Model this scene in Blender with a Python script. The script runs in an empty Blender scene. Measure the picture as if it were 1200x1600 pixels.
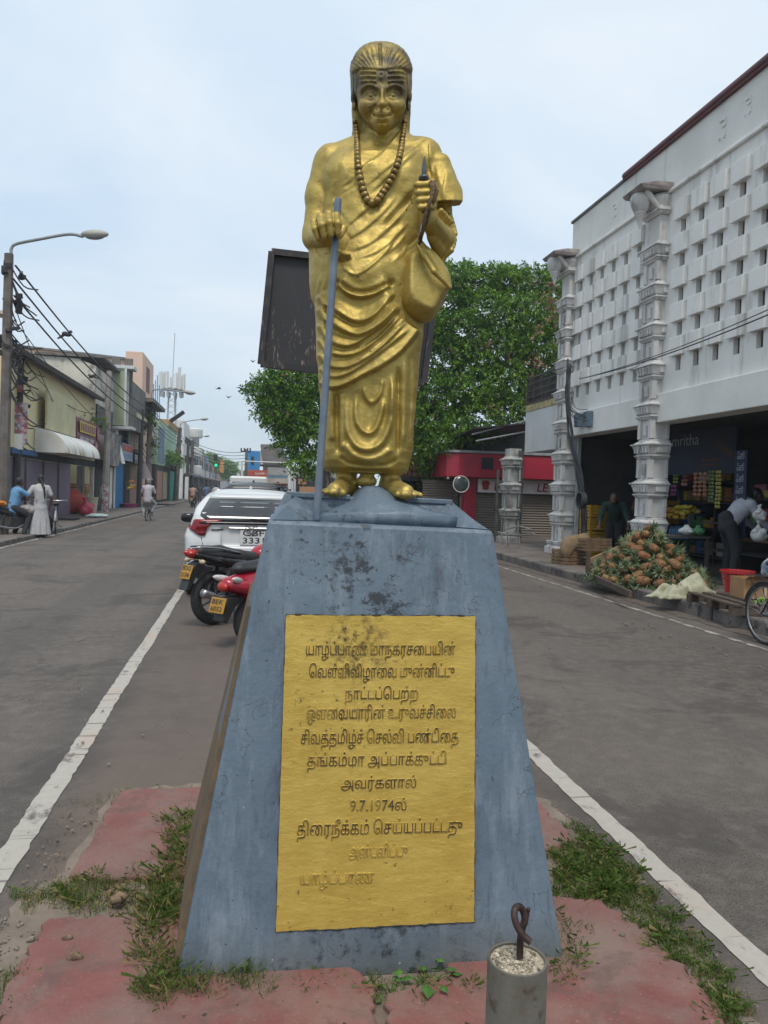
import bpy, bmesh, math, random
import numpy as np
from math import sin, cos, pi, radians, sqrt, atan2, tan, exp
from mathutils import Vector, Matrix

SC = bpy.context.scene
COL = SC.collection
rnd = random.Random(11)

# ------------------------------------------------------------------ camera
EYE = 1.55
YAW, PITCH, ROLL, FPX = radians(10.15), radians(1.53), radians(1.7), 1200.0
_f = np.array([sin(YAW)*cos(PITCH), cos(YAW)*cos(PITCH), -sin(PITCH)])
_r0 = np.array([cos(YAW), -sin(YAW), 0.0]); _u0 = np.cross(_r0, _f)
_R = cos(ROLL)*_r0 + sin(ROLL)*_u0
_U = -sin(ROLL)*_r0 + cos(ROLL)*_u0
_C = np.array([0, 0, EYE])
cam_data = bpy.data.cameras.new("camera")
cam = bpy.data.objects.new("camera", cam_data); COL.objects.link(cam)
cam_data.sensor_fit = 'VERTICAL'; cam_data.sensor_height = 36.0
cam_data.lens = 36.0*FPX/1600.0
cam_data.clip_start = 0.05; cam_data.clip_end = 3000
m4 = Matrix.Identity(4)
for i in range(3):
    m4[i][0] = _R[i]; m4[i][1] = _U[i]; m4[i][2] = -_f[i]; m4[i][3] = _C[i]
cam.matrix_world = m4
SC.camera = cam

# ------------------------------------------------------------------ world and sun (bright overcast)
SUN_EL, SUN_AZ = radians(60), radians(186)      # azimuth clockwise from +Y
world = bpy.data.worlds.new("World"); SC.world = world; world.use_nodes = True
nt = world.node_tree; nt.nodes.clear()
N = nt.nodes.new
out = N('ShaderNodeOutputWorld')
sky = N('ShaderNodeTexSky'); sky.sky_type = 'NISHITA'; sky.sun_disc = False
sky.sun_elevation = SUN_EL; sky.sun_rotation = SUN_AZ
sky.air_density = 1.0; sky.dust_density = 2.5; sky.ozone_density = 1.5
bg1 = N('ShaderNodeBackground'); bg1.inputs[1].default_value = 0.07
nt.links.new(sky.outputs[0], bg1.inputs[0])
bg2 = N('ShaderNodeBackground'); bg2.inputs[1].default_value = 1.0
tc = N('ShaderNodeTexCoord')
mp = N('ShaderNodeMapping'); mp.inputs['Scale'].default_value = (1.0, 1.0, 2.6)
nt.links.new(tc.outputs['Generated'], mp.inputs[0])
nz = N('ShaderNodeTexNoise'); nz.inputs['Scale'].default_value = 1.3; nz.inputs['Detail'].default_value = 7; nz.inputs['Roughness'].default_value = .55
nz.inputs['Distortion'].default_value = 0.5
nt.links.new(mp.outputs[0], nz.inputs['Vector'])
sep = N('ShaderNodeSeparateXYZ'); nt.links.new(tc.outputs['Generated'], sep.inputs[0])
# thin veil of cloud: bluer towards the horizon, whiter overhead
rampz = N('ShaderNodeValToRGB'); nt.links.new(sep.outputs['Z'], rampz.inputs[0])
cr = rampz.color_ramp; cr.elements[0].position = 0.0; cr.elements[0].color = (.50, .615, .68, 1)
cr.elements[1].position = 0.58; cr.elements[1].color = (.645, .75, .845, 1)
e = cr.elements.new(0.13); e.color = (.445, .57, .68, 1)
e = cr.elements.new(0.30); e.color = (.52, .645, .78, 1)
mixc = N('ShaderNodeMix'); mixc.data_type = 'RGBA'
rn = N('ShaderNodeValToRGB'); nt.links.new(nz.outputs[0], rn.inputs[0])
rn.color_ramp.elements[0].position = .46; rn.color_ramp.elements[1].position = .74
nt.links.new(rn.outputs[0], mixc.inputs[0])
nt.links.new(rampz.outputs[0], mixc.inputs[6]); mixc.inputs[7].default_value = (.75, .81, .86, 1)
nt.links.new(mixc.outputs[2], bg2.inputs[0])
ms = N('ShaderNodeMixShader'); ms.inputs[0].default_value = 0.80
nt.links.new(bg1.outputs[0], ms.inputs[1]); nt.links.new(bg2.outputs[0], ms.inputs[2])
nt.links.new(ms.outputs[0], out.inputs[0])

sl = bpy.data.lights.new("sun", 'SUN'); sl.energy = 1.5; sl.angle = radians(16); sl.color = (1, .95, .86)
so = bpy.data.objects.new("sun", sl); COL.objects.link(so)
_sd = Vector((sin(SUN_AZ)*cos(SUN_EL), cos(SUN_AZ)*cos(SUN_EL), sin(SUN_EL)))
so.rotation_euler = _sd.to_track_quat('Z', 'Y').to_euler()
SC.view_settings.view_transform = 'Standard'; SC.view_settings.look = 'None'
SC.view_settings.exposure = 0.46; SC.view_settings.gamma = 1.0
SC.cycles.max_bounces = 6; SC.cycles.diffuse_bounces = 3; SC.cycles.transparent_max_bounces = 8

# ------------------------------------------------------------------ picture measurements -> places
def ray(px, py): return _f + _R*(px-600)/FPX - _U*(py-800)/FPX
def gp(px, py, z=0.0):
    r = ray(px, py); return _C + r*((z-EYE)/r[2])
def onx(px, py, x):
    r = ray(px, py); return _C + r*(x/r[0])
def ony(px, py, y):
    r = ray(px, py); return _C + r*(y/r[1])
def dep(px, py, d): return _C + ray(px, py)*d
def proj(p):
    v = np.asarray(p, dtype=float) - _C; d = v@_f
    return 600+FPX*(v@_R)/d, 800-FPX*(v@_U)/d, d

# ------------------------------------------------------------------ materials
_MC = {}
def lin(c):
    return tuple(((v/255)/12.92 if v/255 <= .04045 else ((v/255+.055)/1.055)**2.4) for v in c)
class NT:
    """small node helper"""
    def __init__(s, name):
        s.m = bpy.data.materials.new(name); s.m.use_nodes = True
        s.t = s.m.node_tree; s.b = s.t.nodes['Principled BSDF']
        s.tc = None
    def n(s, typ, **kw):
        o = s.t.nodes.new(typ)
        for k, v in kw.items(): setattr(o, k, v)
        return o
    def l(s, a, b): s.t.links.new(a, b)
    def pos(s):
        if not hasattr(s, '_p'): s._p = s.n('ShaderNodeNewGeometry').outputs['Position']
        return s._p
    def obj(s):
        if s.tc is None: s.tc = s.n('ShaderNodeTexCoord')
        return s.tc.outputs['Object']
    def noise(s, scale, detail=5, rough=.55, vec=None, dist=0.0, sc3=None, out=0):
        o = s.n('ShaderNodeTexNoise'); o.inputs['Scale'].default_value = scale; o.inputs['Detail'].default_value = detail
        o.inputs['Roughness'].default_value = rough; o.inputs['Distortion'].default_value = dist
        v = vec if vec is not None else s.obj()
        if sc3:
            mpn = s.n('ShaderNodeMapping'); mpn.inputs['Scale'].default_value = sc3; s.l(v, mpn.inputs[0]); v = mpn.outputs[0]
        s.l(v, o.inputs['Vector']); return o.outputs[out]
    def ramp(s, src, a, b, c0=(0, 0, 0), c1=(1, 1, 1)):
        o = s.n('ShaderNodeValToRGB'); s.l(src, o.inputs[0])
        o.color_ramp.elements[0].position = a; o.color_ramp.elements[1].position = b
        o.color_ramp.elements[0].color = (*c0, 1); o.color_ramp.elements[1].color = (*c1, 1)
        return o.outputs[0]
    def mix(s, fac, a, b, mode='MIX'):
        o = s.n('ShaderNodeMix', data_type='RGBA', blend_type=mode)
        for sock, v in ((o.inputs[0], fac), (o.inputs[6], a), (o.inputs[7], b)):
            if isinstance(v, (int, float)): sock.default_value = v
            elif isinstance(v, (tuple, list)): sock.default_value = (*v[:3], 1)
            else: s.l(v, sock)
        return o.outputs[2]
    def math(s, op, a, b=0.0, clamp=False):
        o = s.n('ShaderNodeMath', operation=op); o.use_clamp = clamp
        for sock, v in ((o.inputs[0], a), (o.inputs[1], b)):
            if isinstance(v, (int, float)): sock.default_value = v
            else: s.l(v, sock)
        return o.outputs[0]
    def bump(s, h, strength=.3, dist=.01, prev=None):
        o = s.n('ShaderNodeBump'); o.inputs['Strength'].default_value = strength; o.inputs['Distance'].default_value = dist
        s.l(h, o.inputs['Height'])
        if prev is not None: s.l(prev, o.inputs['Normal'])
        s.l(o.outputs[0], s.b.inputs['Normal']); return o.outputs[0]
    def set(s, col=None, rough=None, metal=None, spec=None):
        for k, v in (('Base Color', col), ('Roughness', rough), ('Metallic', metal), ('Specular IOR Level', spec)):
            if v is None: continue
            if isinstance(v, (int, float)): s.b.inputs[k].default_value = v
            elif isinstance(v, (tuple, list)): s.b.inputs[k].default_value = (*v[:3], 1)
            else: s.l(v, s.b.inputs[k])
        return s.m

def mat(name, col, col2=None, scale=4, lo=.4, hi=.65, rough=.75, metal=0, bump=0, bscale=60, bdist=.005, streak=None, spot=None, spec=None, world=False):
    """weathered surface: two tones by noise, optional dark streaks running down, optional spots, grain"""
    if name in _MC: return _MC[name]
    t = NT(name); v = t.pos() if world else t.obj()
    c = tuple(col)
    if col2 is not None:
        f = t.ramp(t.noise(scale, 6, .6, v), lo, hi); c = t.mix(f, tuple(col), tuple(col2))
    if streak:
        f = t.ramp(t.noise(1.0, 6, .65, v, sc3=streak[1]), streak[2], streak[3]); c = t.mix(f, c, tuple(streak[0]))
    if spot:
        f = t.ramp(t.noise(spot[1], 8, .7, v), spot[2], spot[2]+.05); c = t.mix(f, c, tuple(spot[0]))
    t.set(c, rough, metal, spec)
    if bump: t.bump(t.noise(bscale, 5, .6, v), bump, bdist)
    _MC[name] = t.m
    return t.m

# ------------------------------------------------------------------ objects
WM = {}
def wmat(o):
    if o is None: return Matrix.Identity(4)
    return WM[o.name]
def _reg(o, parent):
    WM[o.name] = wmat(parent) @ o.matrix_basis
def tag(o, label=None, cat=None, group=None, kind=None):
    if label: o['label'] = label
    if cat: o['category'] = cat
    if group: o['group'] = group
    if kind: o['kind'] = kind
    return o
def thing(name, label, cat, loc=(0, 0, 0), rz=0.0, group=None, kind=None):
    o = bpy.data.objects.new(name, None); COL.objects.link(o); o.empty_display_size = .1
    o.location = Vector([float(a) for a in loc]); o.rotation_euler = (0, 0, rz)
    o.matrix_basis = Matrix.Translation(o.location) @ Matrix.Rotation(rz, 4, 'Z')
    _reg(o, None); return tag(o, label, cat, group, kind)

def rotm(axis, ang): return np.array(Matrix.Rotation(ang, 3, axis))
def frame_from(d):
    d = np.asarray(d, float); d = d/np.linalg.norm(d)
    a = np.array([0, 0, 1.0]) if abs(d[2]) < .9 else np.array([1.0, 0, 0])
    u = np.cross(a, d); u /= np.linalg.norm(u); v = np.cross(d, u)
    return u, v, d

class MB:
    """collects shapes; build() links them as ONE mesh object"""
    def __init__(s): s.v = []; s.f = []; s.mi = []; s.cur = 0; s.T = None
    def add(s, vs, fs):
        b = len(s.v)
        if s.T is not None:
            vs = [tuple(s.T @ Vector(tuple(map(float, p)))) for p in vs]
        s.v.extend([tuple(map(float, p)) for p in vs])
        for f in fs: s.f.append(tuple(b+i for i in f)); s.mi.append(s.cur)
        return s
    def box(s, c, size, rz=0, rx=0, ry=0, top=(1, 1)):
        hx, hy, hz = [a/2 for a in size]
        pts = [(-hx, -hy, -hz), (hx, -hy, -hz), (hx, hy, -hz), (-hx, hy, -hz),
               (-hx*top[0], -hy*top[1], hz), (hx*top[0], -hy*top[1], hz), (hx*top[0], hy*top[1], hz), (-hx*top[0], hy*top[1], hz)]
        M = Matrix.Rotation(rz, 3, 'Z') @ Matrix.Rotation(ry, 3, 'Y') @ Matrix.Rotation(rx, 3, 'X')
        pts = [tuple(M @ Vector(p) + Vector(tuple(map(float, c)))) for p in pts]
        return s.add(pts, [(0, 3, 2, 1), (4, 5, 6, 7), (0, 1, 5, 4), (1, 2, 6, 5), (2, 3, 7, 6), (3, 0, 4, 7)])
    def b2(s, lo, hi):
        return s.box([(a+b)/2 for a, b in zip(lo, hi)], [abs(b-a) for a, b in zip(lo, hi)])
    def cyl(s, p0, p1, r0, r1=None, n=12, caps=True):
        return s.tube([p0, p1], [r0, r0 if r1 is None else r1], n, caps)
    def tube(s, path, r, n=8, caps=True, flat=1.0):
        P = [np.asarray(p, float) for p in path]
        rr = r if isinstance(r, (list, tuple)) else [r]*len(P)
        vs = []; fs = []; u = None
        for i, p in enumerate(P):
            d = P[min(i+1, len(P)-1)] - P[max(i-1, 0)]
            d = d/(np.linalg.norm(d)+1e-12)
            if u is None: u, v, _ = frame_from(d)
            else:
                u = u - d*(u@d); u /= (np.linalg.norm(u)+1e-12); v = np.cross(d, u)
            for k in range(n):
                a = 2*pi*k/n; vs.append(p + rr[i]*(cos(a)*u + sin(a)*v*flat))
        for i in range(len(P)-1):
            for k in range(n):
                k2 = (k+1) % n; fs.append((i*n+k, i*n+k2, (i+1)*n+k2, (i+1)*n+k))
        if caps:
            fs.append(tuple(range(n-1, -1, -1))); fs.append(tuple((len(P)-1)*n+k for k in range(n)))
        return s.add(vs, fs)
    def lathe(s, prof, c=(0, 0, 0), n=24, axis='Z', sx=1, sy=1, caps=True):
        vs = []; fs = []
        for (r, z) in prof:
            for k in range(n):
                a = 2*pi*k/n; p = (r*cos(a)*sx, r*sin(a)*sy, z)
                if axis == 'X': p = (p[2], p[0], p[1])
                elif axis == 'Y': p = (p[1], p[2], p[0])
                vs.append((p[0]+c[0], p[1]+c[1], p[2]+c[2]))
        for i in range(len(prof)-1):
            for k in range(n):
                k2 = (k+1) % n; fs.append((i*n+k, i*n+k2, (i+1)*n+k2, (i+1)*n+k))
        if caps:
            if prof[0][0] > 1e-5: fs.append(tuple(range(n-1, -1, -1)))
            if prof[-1][0] > 1e-5: fs.append(tuple((len(prof)-1)*n+k for k in range(n)))
        return s.add(vs, fs)
    def torus(s, c, R, r, axis='Y', n=32, m=8, a0=0, a1=2*pi):
        full = abs(a1-a0-2*pi) < 1e-6; cnt = n if full else n+1
        vs = []; fs = []
        for i in range(cnt):
            a = a0+(a1-a0)*i/n
            for k in range(m):
                b = 2*pi*k/m; q = R+r*cos(b); p = (q*cos(a), q*sin(a), r*sin(b))
                if axis == 'X': p = (p[2], p[0], p[1])
                elif axis == 'Y': p = (p[0], p[2], p[1])
                vs.append((p[0]+c[0], p[1]+c[1], p[2]+c[2]))
        for i in range(n):
            j = (i+1) % cnt
            for k in range(m): fs.append((i*m+k, j*m+k, j*m+(k+1) % m, i*m+(k+1) % m))
        return s.add(vs, fs)
    def ell(s, c, r, n=12, m=8, rot=None, jit=0):
        vs = []; fs = []
        for i in range(m+1):
            t = pi*i/m
            for k in range(n):
                a = 2*pi*k/n; q = 1+(rnd.uniform(-jit, jit) if jit and 0 < i < m else 0)
                p = np.array([r[0]*sin(t)*cos(a)*q, r[1]*sin(t)*sin(a)*q, -r[2]*cos(t)*q])
                if rot is not None: p = rot@p
                vs.append(p+np.asarray(c, float))
        for i in range(m):
            for k in range(n): fs.append((i*n+k, i*n+(k+1) % n, (i+1)*n+(k+1) % n, (i+1)*n+k))
        return s.add(vs, fs)
    def prism(s, poly, axis, a, b):
        """polygon in the two other axes (in xyz order) extruded from a to b along axis"""
        n = len(poly); vs = []
        for t in (a, b):
            for (p, q) in poly:
                vs.append({'X': (t, p, q), 'Y': (p, t, q), 'Z': (p, q, t)}[axis])
        fs = [tuple(range(n-1, -1, -1)), tuple(range(n, 2*n))]
        for i in range(n): fs.append((i, (i+1) % n, n+(i+1) % n, n+i))
        return s.add(vs, fs)
    def quad(s, a, b, c, d): return s.add([a, b, c, d], [(0, 1, 2, 3)])
    def build(s, name, mats, parent=None, smooth=False, bevel=0, world=True, subd=0, weight=True):
        me = bpy.data.meshes.new(name)
        V = np.array(s.v, float).reshape(-1, 3)
        if parent is not None and world:
            inv = np.array(wmat(parent).inverted()); V = V@inv[:3, :3].T + inv[:3, 3]
        me.from_pydata([tuple(p) for p in V], [], s.f)
        if not isinstance(mats, (list, tuple)): mats = [mats]
        for m_ in mats: me.materials.append(m_)
        if len(mats) > 1: me.polygons.foreach_set('material_index', s.mi)
        bm = bmesh.new(); bm.from_mesh(me); bmesh.ops.recalc_face_normals(bm, faces=bm.faces); bm.to_mesh(me); bm.free()
        if smooth:
            me.polygons.foreach_set('use_smooth', [True]*len(me.polygons))
            if smooth is not True:
                try: me.set_sharp_from_angle(angle=radians(smooth))
                except Exception: pass
        o = bpy.data.objects.new(name, me); COL.objects.link(o)
        if parent is not None: o.parent = parent
        _reg(o, parent)
        if bevel:
            b = o.modifiers.new('bevel', 'BEVEL'); b.width = bevel; b.segments = 2; b.limit_method = 'ANGLE'; b.angle_limit = radians(40)
        if subd:
            b = o.modifiers.new('sub', 'SUBSURF'); b.levels = subd; b.render_levels = subd
        return o

def rawmesh(name, V, F, mats, parent=None, smooth=True, world=True, mi=None):
    """fast mesh from numpy arrays; F is (n,3) or (n,4)"""
    V = np.asarray(V, np.float64)
    if parent is not None and world:
        inv = np.array(wmat(parent).inverted()); V = V@inv[:3, :3].T + inv[:3, 3]
    F = np.asarray(F, np.int32); k = F.shape[1]
    me = bpy.data.meshes.new(name)
    me.vertices.add(len(V)); me.vertices.foreach_set('co', V.astype(np.float32).ravel())
    me.loops.add(F.size); me.loops.foreach_set('vertex_index', F.ravel())
    me.polygons.add(len(F)); me.polygons.foreach_set('loop_start', np.arange(0, F.size, k, dtype=np.int32))
    try: me.polygons.foreach_set('loop_total', np.full(len(F), k, dtype=np.int32))
    except Exception: pass
    if not isinstance(mats, (list, tuple)): mats = [mats]
    for m_ in mats: me.materials.append(m_)
    if mi is not None: me.polygons.foreach_set('material_index', np.asarray(mi, np.int32))
    if smooth: me.polygons.foreach_set('use_smooth', np.ones(len(F), dtype=bool))
    me.update(calc_edges=True); me.validate()
    o = bpy.data.objects.new(name, me); COL.objects.link(o)
    if parent is not None: o.parent = parent
    _reg(o, parent); return o

def dup(root, loc, rz=None, label=None, group=None):
    """a copy of a thing with copies of its parts and sub-parts"""
    def cp(o, par):
        c = o.copy(); COL.objects.link(c); c.parent = par
        for ch in list(o.children): cp(ch, c)
        return c
    r = cp(root, None); r.location = Vector([float(a) for a in loc])
    if rz is not None: r.rotation_euler = (0, 0, rz)
    if label: r['label'] = label
    if group: r['group'] = group
    return r

def txt(body, name, material, parent, origin, xdir, ydir, height=None, width=None, thick=.002, off=0.0, align='LEFT', ext=0.0, bev=0.0):
    """lettering as a mesh lying in the plane (xdir, ydir) at origin"""
    c = bpy.data.curves.new(name, 'FONT'); c.body = body; c.extrude = ext; c.bevel_depth = bev; c.bevel_resolution = 1; c.offset = off; c.resolution_u = 3
    o = bpy.data.objects.new(name, c); COL.objects.link(o)
    dg = bpy.context.evaluated_depsgraph_get()
    me = bpy.data.meshes.new_from_object(o.evaluated_get(dg))
    bpy.data.objects.remove(o); bpy.data.curves.remove(c)
    co = np.zeros(len(me.vertices)*3, np.float32); me.vertices.foreach_get('co', co); co = co.reshape(-1, 3)
    x0, x1 = co[:, 0].min(), co[:, 0].max()
    s = (height/.72) if height else width/(x1-x0)
    sx = width/(x1-x0) if width else s
    X = np.array(xdir, float); X /= np.linalg.norm(X); Y = np.array(ydir, float); Y /= np.linalg.norm(Y); Z = np.cross(X, Y)
    xo = x0 if align == 'LEFT' else (x0+x1)/2
    W = np.asarray(origin, float) + np.outer((co[:, 0]-xo)*sx, X) + np.outer(co[:, 1]*s, Y) + np.outer(co[:, 2]*s+thick, Z)
    inv = np.array(wmat(parent).inverted()) if parent is not None else np.eye(4)
    W = W@inv[:3, :3].T + inv[:3, 3]
    me.vertices.foreach_set('co', W.astype(np.float32).ravel()); me.materials.clear(); me.materials.append(material); me.update()
    q = bpy.data.objects.new(name, me); COL.objects.link(q)
    if parent is not None: q.parent = parent
    _reg(q, parent); return q

# ------------------------------------------------------------------ sculpting with distance fields
class Sculpt:
    def __init__(s, lo, hi, h):
        s.lo = np.array(lo, float); s.h = h
        s.n = np.ceil((np.array(hi)-s.lo)/h).astype(int)+1
        s.f = np.full(s.n, .15, np.float32)
        s.ax = [(s.lo[i]+h*np.arange(s.n[i])).astype(np.float32) for i in range(3)]
    def sub(s, lo, hi):
        a = np.clip(np.floor((np.array(lo)-s.lo)/s.h).astype(int), 0, s.n-1)
        b = np.clip(np.ceil((np.array(hi)-s.lo)/s.h).astype(int)+1, 1, s.n)
        sl = tuple(slice(int(i), int(j)) for i, j in zip(a, b))
        return sl, s.ax[0][sl[0]][:, None, None], s.ax[1][sl[1]][None, :, None], s.ax[2][sl[2]][None, None, :]
    def put(s, sl, d, k, cut=False):
        f = s.f[sl]
        if cut: f = -f
        h = np.clip(k-np.abs(f-d), 0, None)/max(k, 1e-6)
        r = np.minimum(f, d) - h*h*k*.25
        s.f[sl] = -r if cut else r
    def cone(s, a, b, ra, rb, k=.02, cut=False, flat=None):
        a = np.array(a, float); b = np.array(b, float); m = max(ra, rb)+k+4*s.h
        sl, x, y, z = s.sub(np.minimum(a, b)-m, np.maximum(a, b)+m)
        ba = b-a; L = max(float(ba@ba), 1e-9)
        t = np.clip(((x-a[0])*ba[0]+(y-a[1])*ba[1]+(z-a[2])*ba[2])/L, 0, 1)
        d = np.sqrt((x-a[0]-t*ba[0])**2+(y-a[1]-t*ba[1])**2+(z-a[2]-t*ba[2])**2)-(ra+(rb-ra)*t)
        s.put(sl, d.astype(np.float32), k, cut)
    def path(s, pts, rs, k=.02):
        if not isinstance(rs, (list, tuple)): rs = [rs]*len(pts)
        for i in range(len(pts)-1): s.cone(pts[i], pts[i+1], rs[i], rs[i+1], k)
    def ell(s, c, r, k=.02, rot=None, cut=False, p=2.0):
        c = np.array(c, float); r = np.array(r, float); m = (max(r) if rot is not None else r)+k+4*s.h
        sl, x, y, z = s.sub(c-m, c+m)
        X, Y, Z = x-c[0], y-c[1], z-c[2]
        if rot is not None:
            q = rot.T
            X, Y, Z = (q[0, 0]*X+q[0, 1]*Y+q[0, 2]*Z, q[1, 0]*X+q[1, 1]*Y+q[1, 2]*Z, q[2, 0]*X+q[2, 1]*Y+q[2, 2]*Z)
        if p == 2.0:
            k0 = np.sqrt((X/r[0])**2+(Y/r[1])**2+(Z/r[2])**2); k1 = np.sqrt((X/r[0]**2)**2+(Y/r[1]**2)**2+(Z/r[2]**2)**2)
            d = k0*(k0-1)/np.maximum(k1, 1e-6)
        else:
            d = ((np.abs(X/r[0])**p+np.abs(Y/r[1])**p+np.abs(Z/r[2])**p)**(1/p)-1)*min(r)
        s.put(sl, np.asarray(d+0*s.f[sl], np.float32), k, cut)
    def mesh(s):
        f = s.f; h = s.h
        ins = f < 0
        c = [ins[i:f.shape[0]-1+i, j:f.shape[1]-1+j, k:f.shape[2]-1+k] for i in (0, 1) for j in (0, 1) for k in (0, 1)]
        al = c[0].copy(); an = c[0].copy()
        for q in c[1:]: al &= q; an |= q
        act = an & ~al
        I = np.argwhere(act); idx = -np.ones(act.shape, np.int32); idx[act] = np.arange(len(I))
        acc = np.zeros((len(I), 3)); cnt = np.zeros(len(I))
        cor = [(i, j, k) for i in (0, 1) for j in (0, 1) for k in (0, 1)]
        vals = [f[I[:, 0]+i, I[:, 1]+j, I[:, 2]+k] for i, j, k in cor]
        for a in range(8):
            for b in range(a+1, 8):
                if sum(abs(u-v) for u, v in zip(cor[a], cor[b])) != 1: continue
                m = (vals[a] < 0) != (vals[b] < 0)
                if not m.any(): continue
                t = (vals[a][m]/(vals[a][m]-vals[b][m]))[:, None]
                acc[m] += np.array(cor[a])+t*(np.array(cor[b])-np.array(cor[a])); cnt[m] += 1
        V = s.lo+(I+acc/cnt[:, None])*h
        F = []
        for ax in range(3):
            o1, o2 = [(1, 2), (2, 0), (0, 1)][ax]
            A = ins; sh = [slice(None)]*3; sh2 = [slice(None)]*3
            sh[ax] = slice(0, -1); sh2[ax] = slice(1, None)
            df = ins[tuple(sh)] != ins[tuple(sh2)]
            E = np.argwhere(df)
            E = E[(E[:, o1] > 0) & (E[:, o2] > 0) & (E[:, o1] < f.shape[o1]-1) & (E[:, o2] < f.shape[o2]-1)]
            sg = ins[E[:, 0], E[:, 1], E[:, 2]]
            q = []
            for d1, d2 in ((1, 1), (0, 1), (0, 0), (1, 0)):
                T = E.copy(); T[:, o1] -= d1; T[:, o2] -= d2; q.append(idx[T[:, 0], T[:, 1], T[:, 2]])
            Q = np.stack(q, 1); Q[~sg] = Q[~sg][:, ::-1]; F.append(Q)
        F = np.concatenate(F); F = F[(F >= 0).all(1)]
        return V, F
    def build(s, name, m, parent, world=False):
        V, F = s.mesh()
        return rawmesh(name, V, F, m, parent, True, world)
# ================================================================== the setting
def road_material():
    t = NT('asphalt'); p = t.pos()
    fine = t.noise(140, 3, .7, p); mid = t.noise(9, 6, .6, p); big = t.noise(.55, 5, .6, p)
    c = t.mix(t.ramp(big, .35, .7), (.086, .072, .061), (.132, .110, .093))
    c = t.mix(t.ramp(mid, .45, .75), c, (.155, .130, .113))
    c = t.mix(t.ramp(fine, .52, .70), c, (.20, .178, .160))
    c = t.mix(t.ramp(t.noise(95, 2, .5, p), .60, .68), c, (.03, .028, .028))
    c = t.mix(t.math('MULTIPLY', t.ramp(t.noise(.9, 7, .68, p, dist=.8), .54, .60), .6), c, (.060, .052, .047))
    c = t.mix(t.math('MULTIPLY', t.ramp(t.noise(2.4, 7, .7, p), .57, .66), .65), c, (.155, .132, .116))
    c = t.mix(t.math('MULTIPLY', t.ramp(t.noise(5, 4, .6, p, sc3=(1.6, .5, 1)), .68, .72), .7), c, (.030, .027, .026))
    # long wheel tracks, slightly polished
    trk = t.ramp(t.noise(1, 4, .5, p, sc3=(1.1, .03, 1)), .5, .62)
    c = t.mix(t.math('MULTIPLY', trk, .35), c, (.060, .056, .055))
    # sandy dirt carried on to the asphalt round the median
    sx = t.n('ShaderNodeSeparateXYZ'); t.l(p, sx.inputs[0])
    dx = t.math('ABSOLUTE', t.math('SUBTRACT', sx.outputs[0], .40))
    edge = t.math('SUBTRACT', 1.22, dx)
    edge = t.math('ADD', edge, t.math('MULTIPLY', t.math('SUBTRACT', t.noise(3, 6, .65, p), .5), .55))
    far = t.math('MULTIPLY', t.math('SUBTRACT', 5.2, sx.outputs[1]), .5, True)
    msk = t.math('MULTIPLY', t.math('MULTIPLY', edge, 6.0, True), far)
    c = t.mix(t.math('MULTIPLY', msk, .9), c, t.mix(t.noise(22, 6, .7, p), (.13, .095, .073), (.24, .185, .145)))
    # faint brown tint of the strip where vehicles park
    pk = t.math('MULTIPLY', t.math('SUBTRACT', 1.30, dx), 5.0, True)
    c = t.mix(t.math('MULTIPLY', pk, .55), c, (.130, .098, .082))
    # red dust stains
    rs = t.ramp(t.noise(1.5, 6, .62, p, sc3=(1, .7, 1)), .64, .74)
    rs2 = t.math('MULTIPLY', rs, t.math('MULTIPLY', t.math('SUBTRACT', 2.1, dx), 2.0, True))
    c = t.mix(t.math('MULTIPLY', rs2, .55), c, (.22, .085, .062))
    t.set(c, .82, 0, .35)
    t.bump(fine, .55, .006, t.bump(mid, .2, .02)); return t.m
M_ASPH = road_material()
M_DIRT = mat('earth', (.16, .125, .098), (.25, .20, .16), 6, .35, .7, .95, bump=.5, bscale=40, bdist=.01, world=True)
M_PAVE = mat('pavement', (.165, .135, .115), (.10, .085, .075), 1.4, .4, .7, .9, spot=((.06, .05, .045), 5, .62), bump=.4, bscale=30, world=True)
M_PAVER = mat('pavement_right', (.155, .125, .105), (.085, .07, .062), 1.7, .42, .68, .85, spot=((.055, .045, .04), 4, .6), bump=.4, bscale=30, world=True)
M_KERB = mat('kerb_concrete', (.17, .15, .135), (.085, .075, .07), 2.5, .4, .65, .9, spot=((.04, .035, .032), 5, .58), bump=.6, bscale=22, bdist=.015, world=True)

def sheet(name, x0, x1, y0, y1, z, m, nx=1, ny=1):
    xs = np.linspace(x0, x1, nx+1); ys = np.linspace(y0, y1, ny+1)
    V = [(x, y, z) for y in ys for x in xs]
    F = [(j*(nx+1)+i, j*(nx+1)+i+1, (j+1)*(nx+1)+i+1, (j+1)*(nx+1)+i) for j in range(ny) for i in range(nx)]
    o = rawmesh(name, V, F, m, smooth=False); o['kind'] = 'structure'; return o
sheet('ground', -900, 900, -200, 1600, -.03, M_DIRT)
sheet('road', -5.75, 6.15, -12, 420, 0.0, M_ASPH)

mb = MB()
y = -6.0
mb.b2((-9.0, 10, -.02), (-5.75, 300, .10)); mb.build('pavement', M_PAVE)['kind'] = 'structure'
t_ = MB()
for k in range(60):
    a, b = 10+k*2.2, 10+k*2.2+2.185
    t_.box((-5.70+rnd.uniform(-.015, .015), (a+b)/2, .035), (.16, b-a, .15+rnd.uniform(-.02, .02)))
t_.build('kerb', M_KERB, bevel=.02)['kind'] = 'structure'
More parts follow.
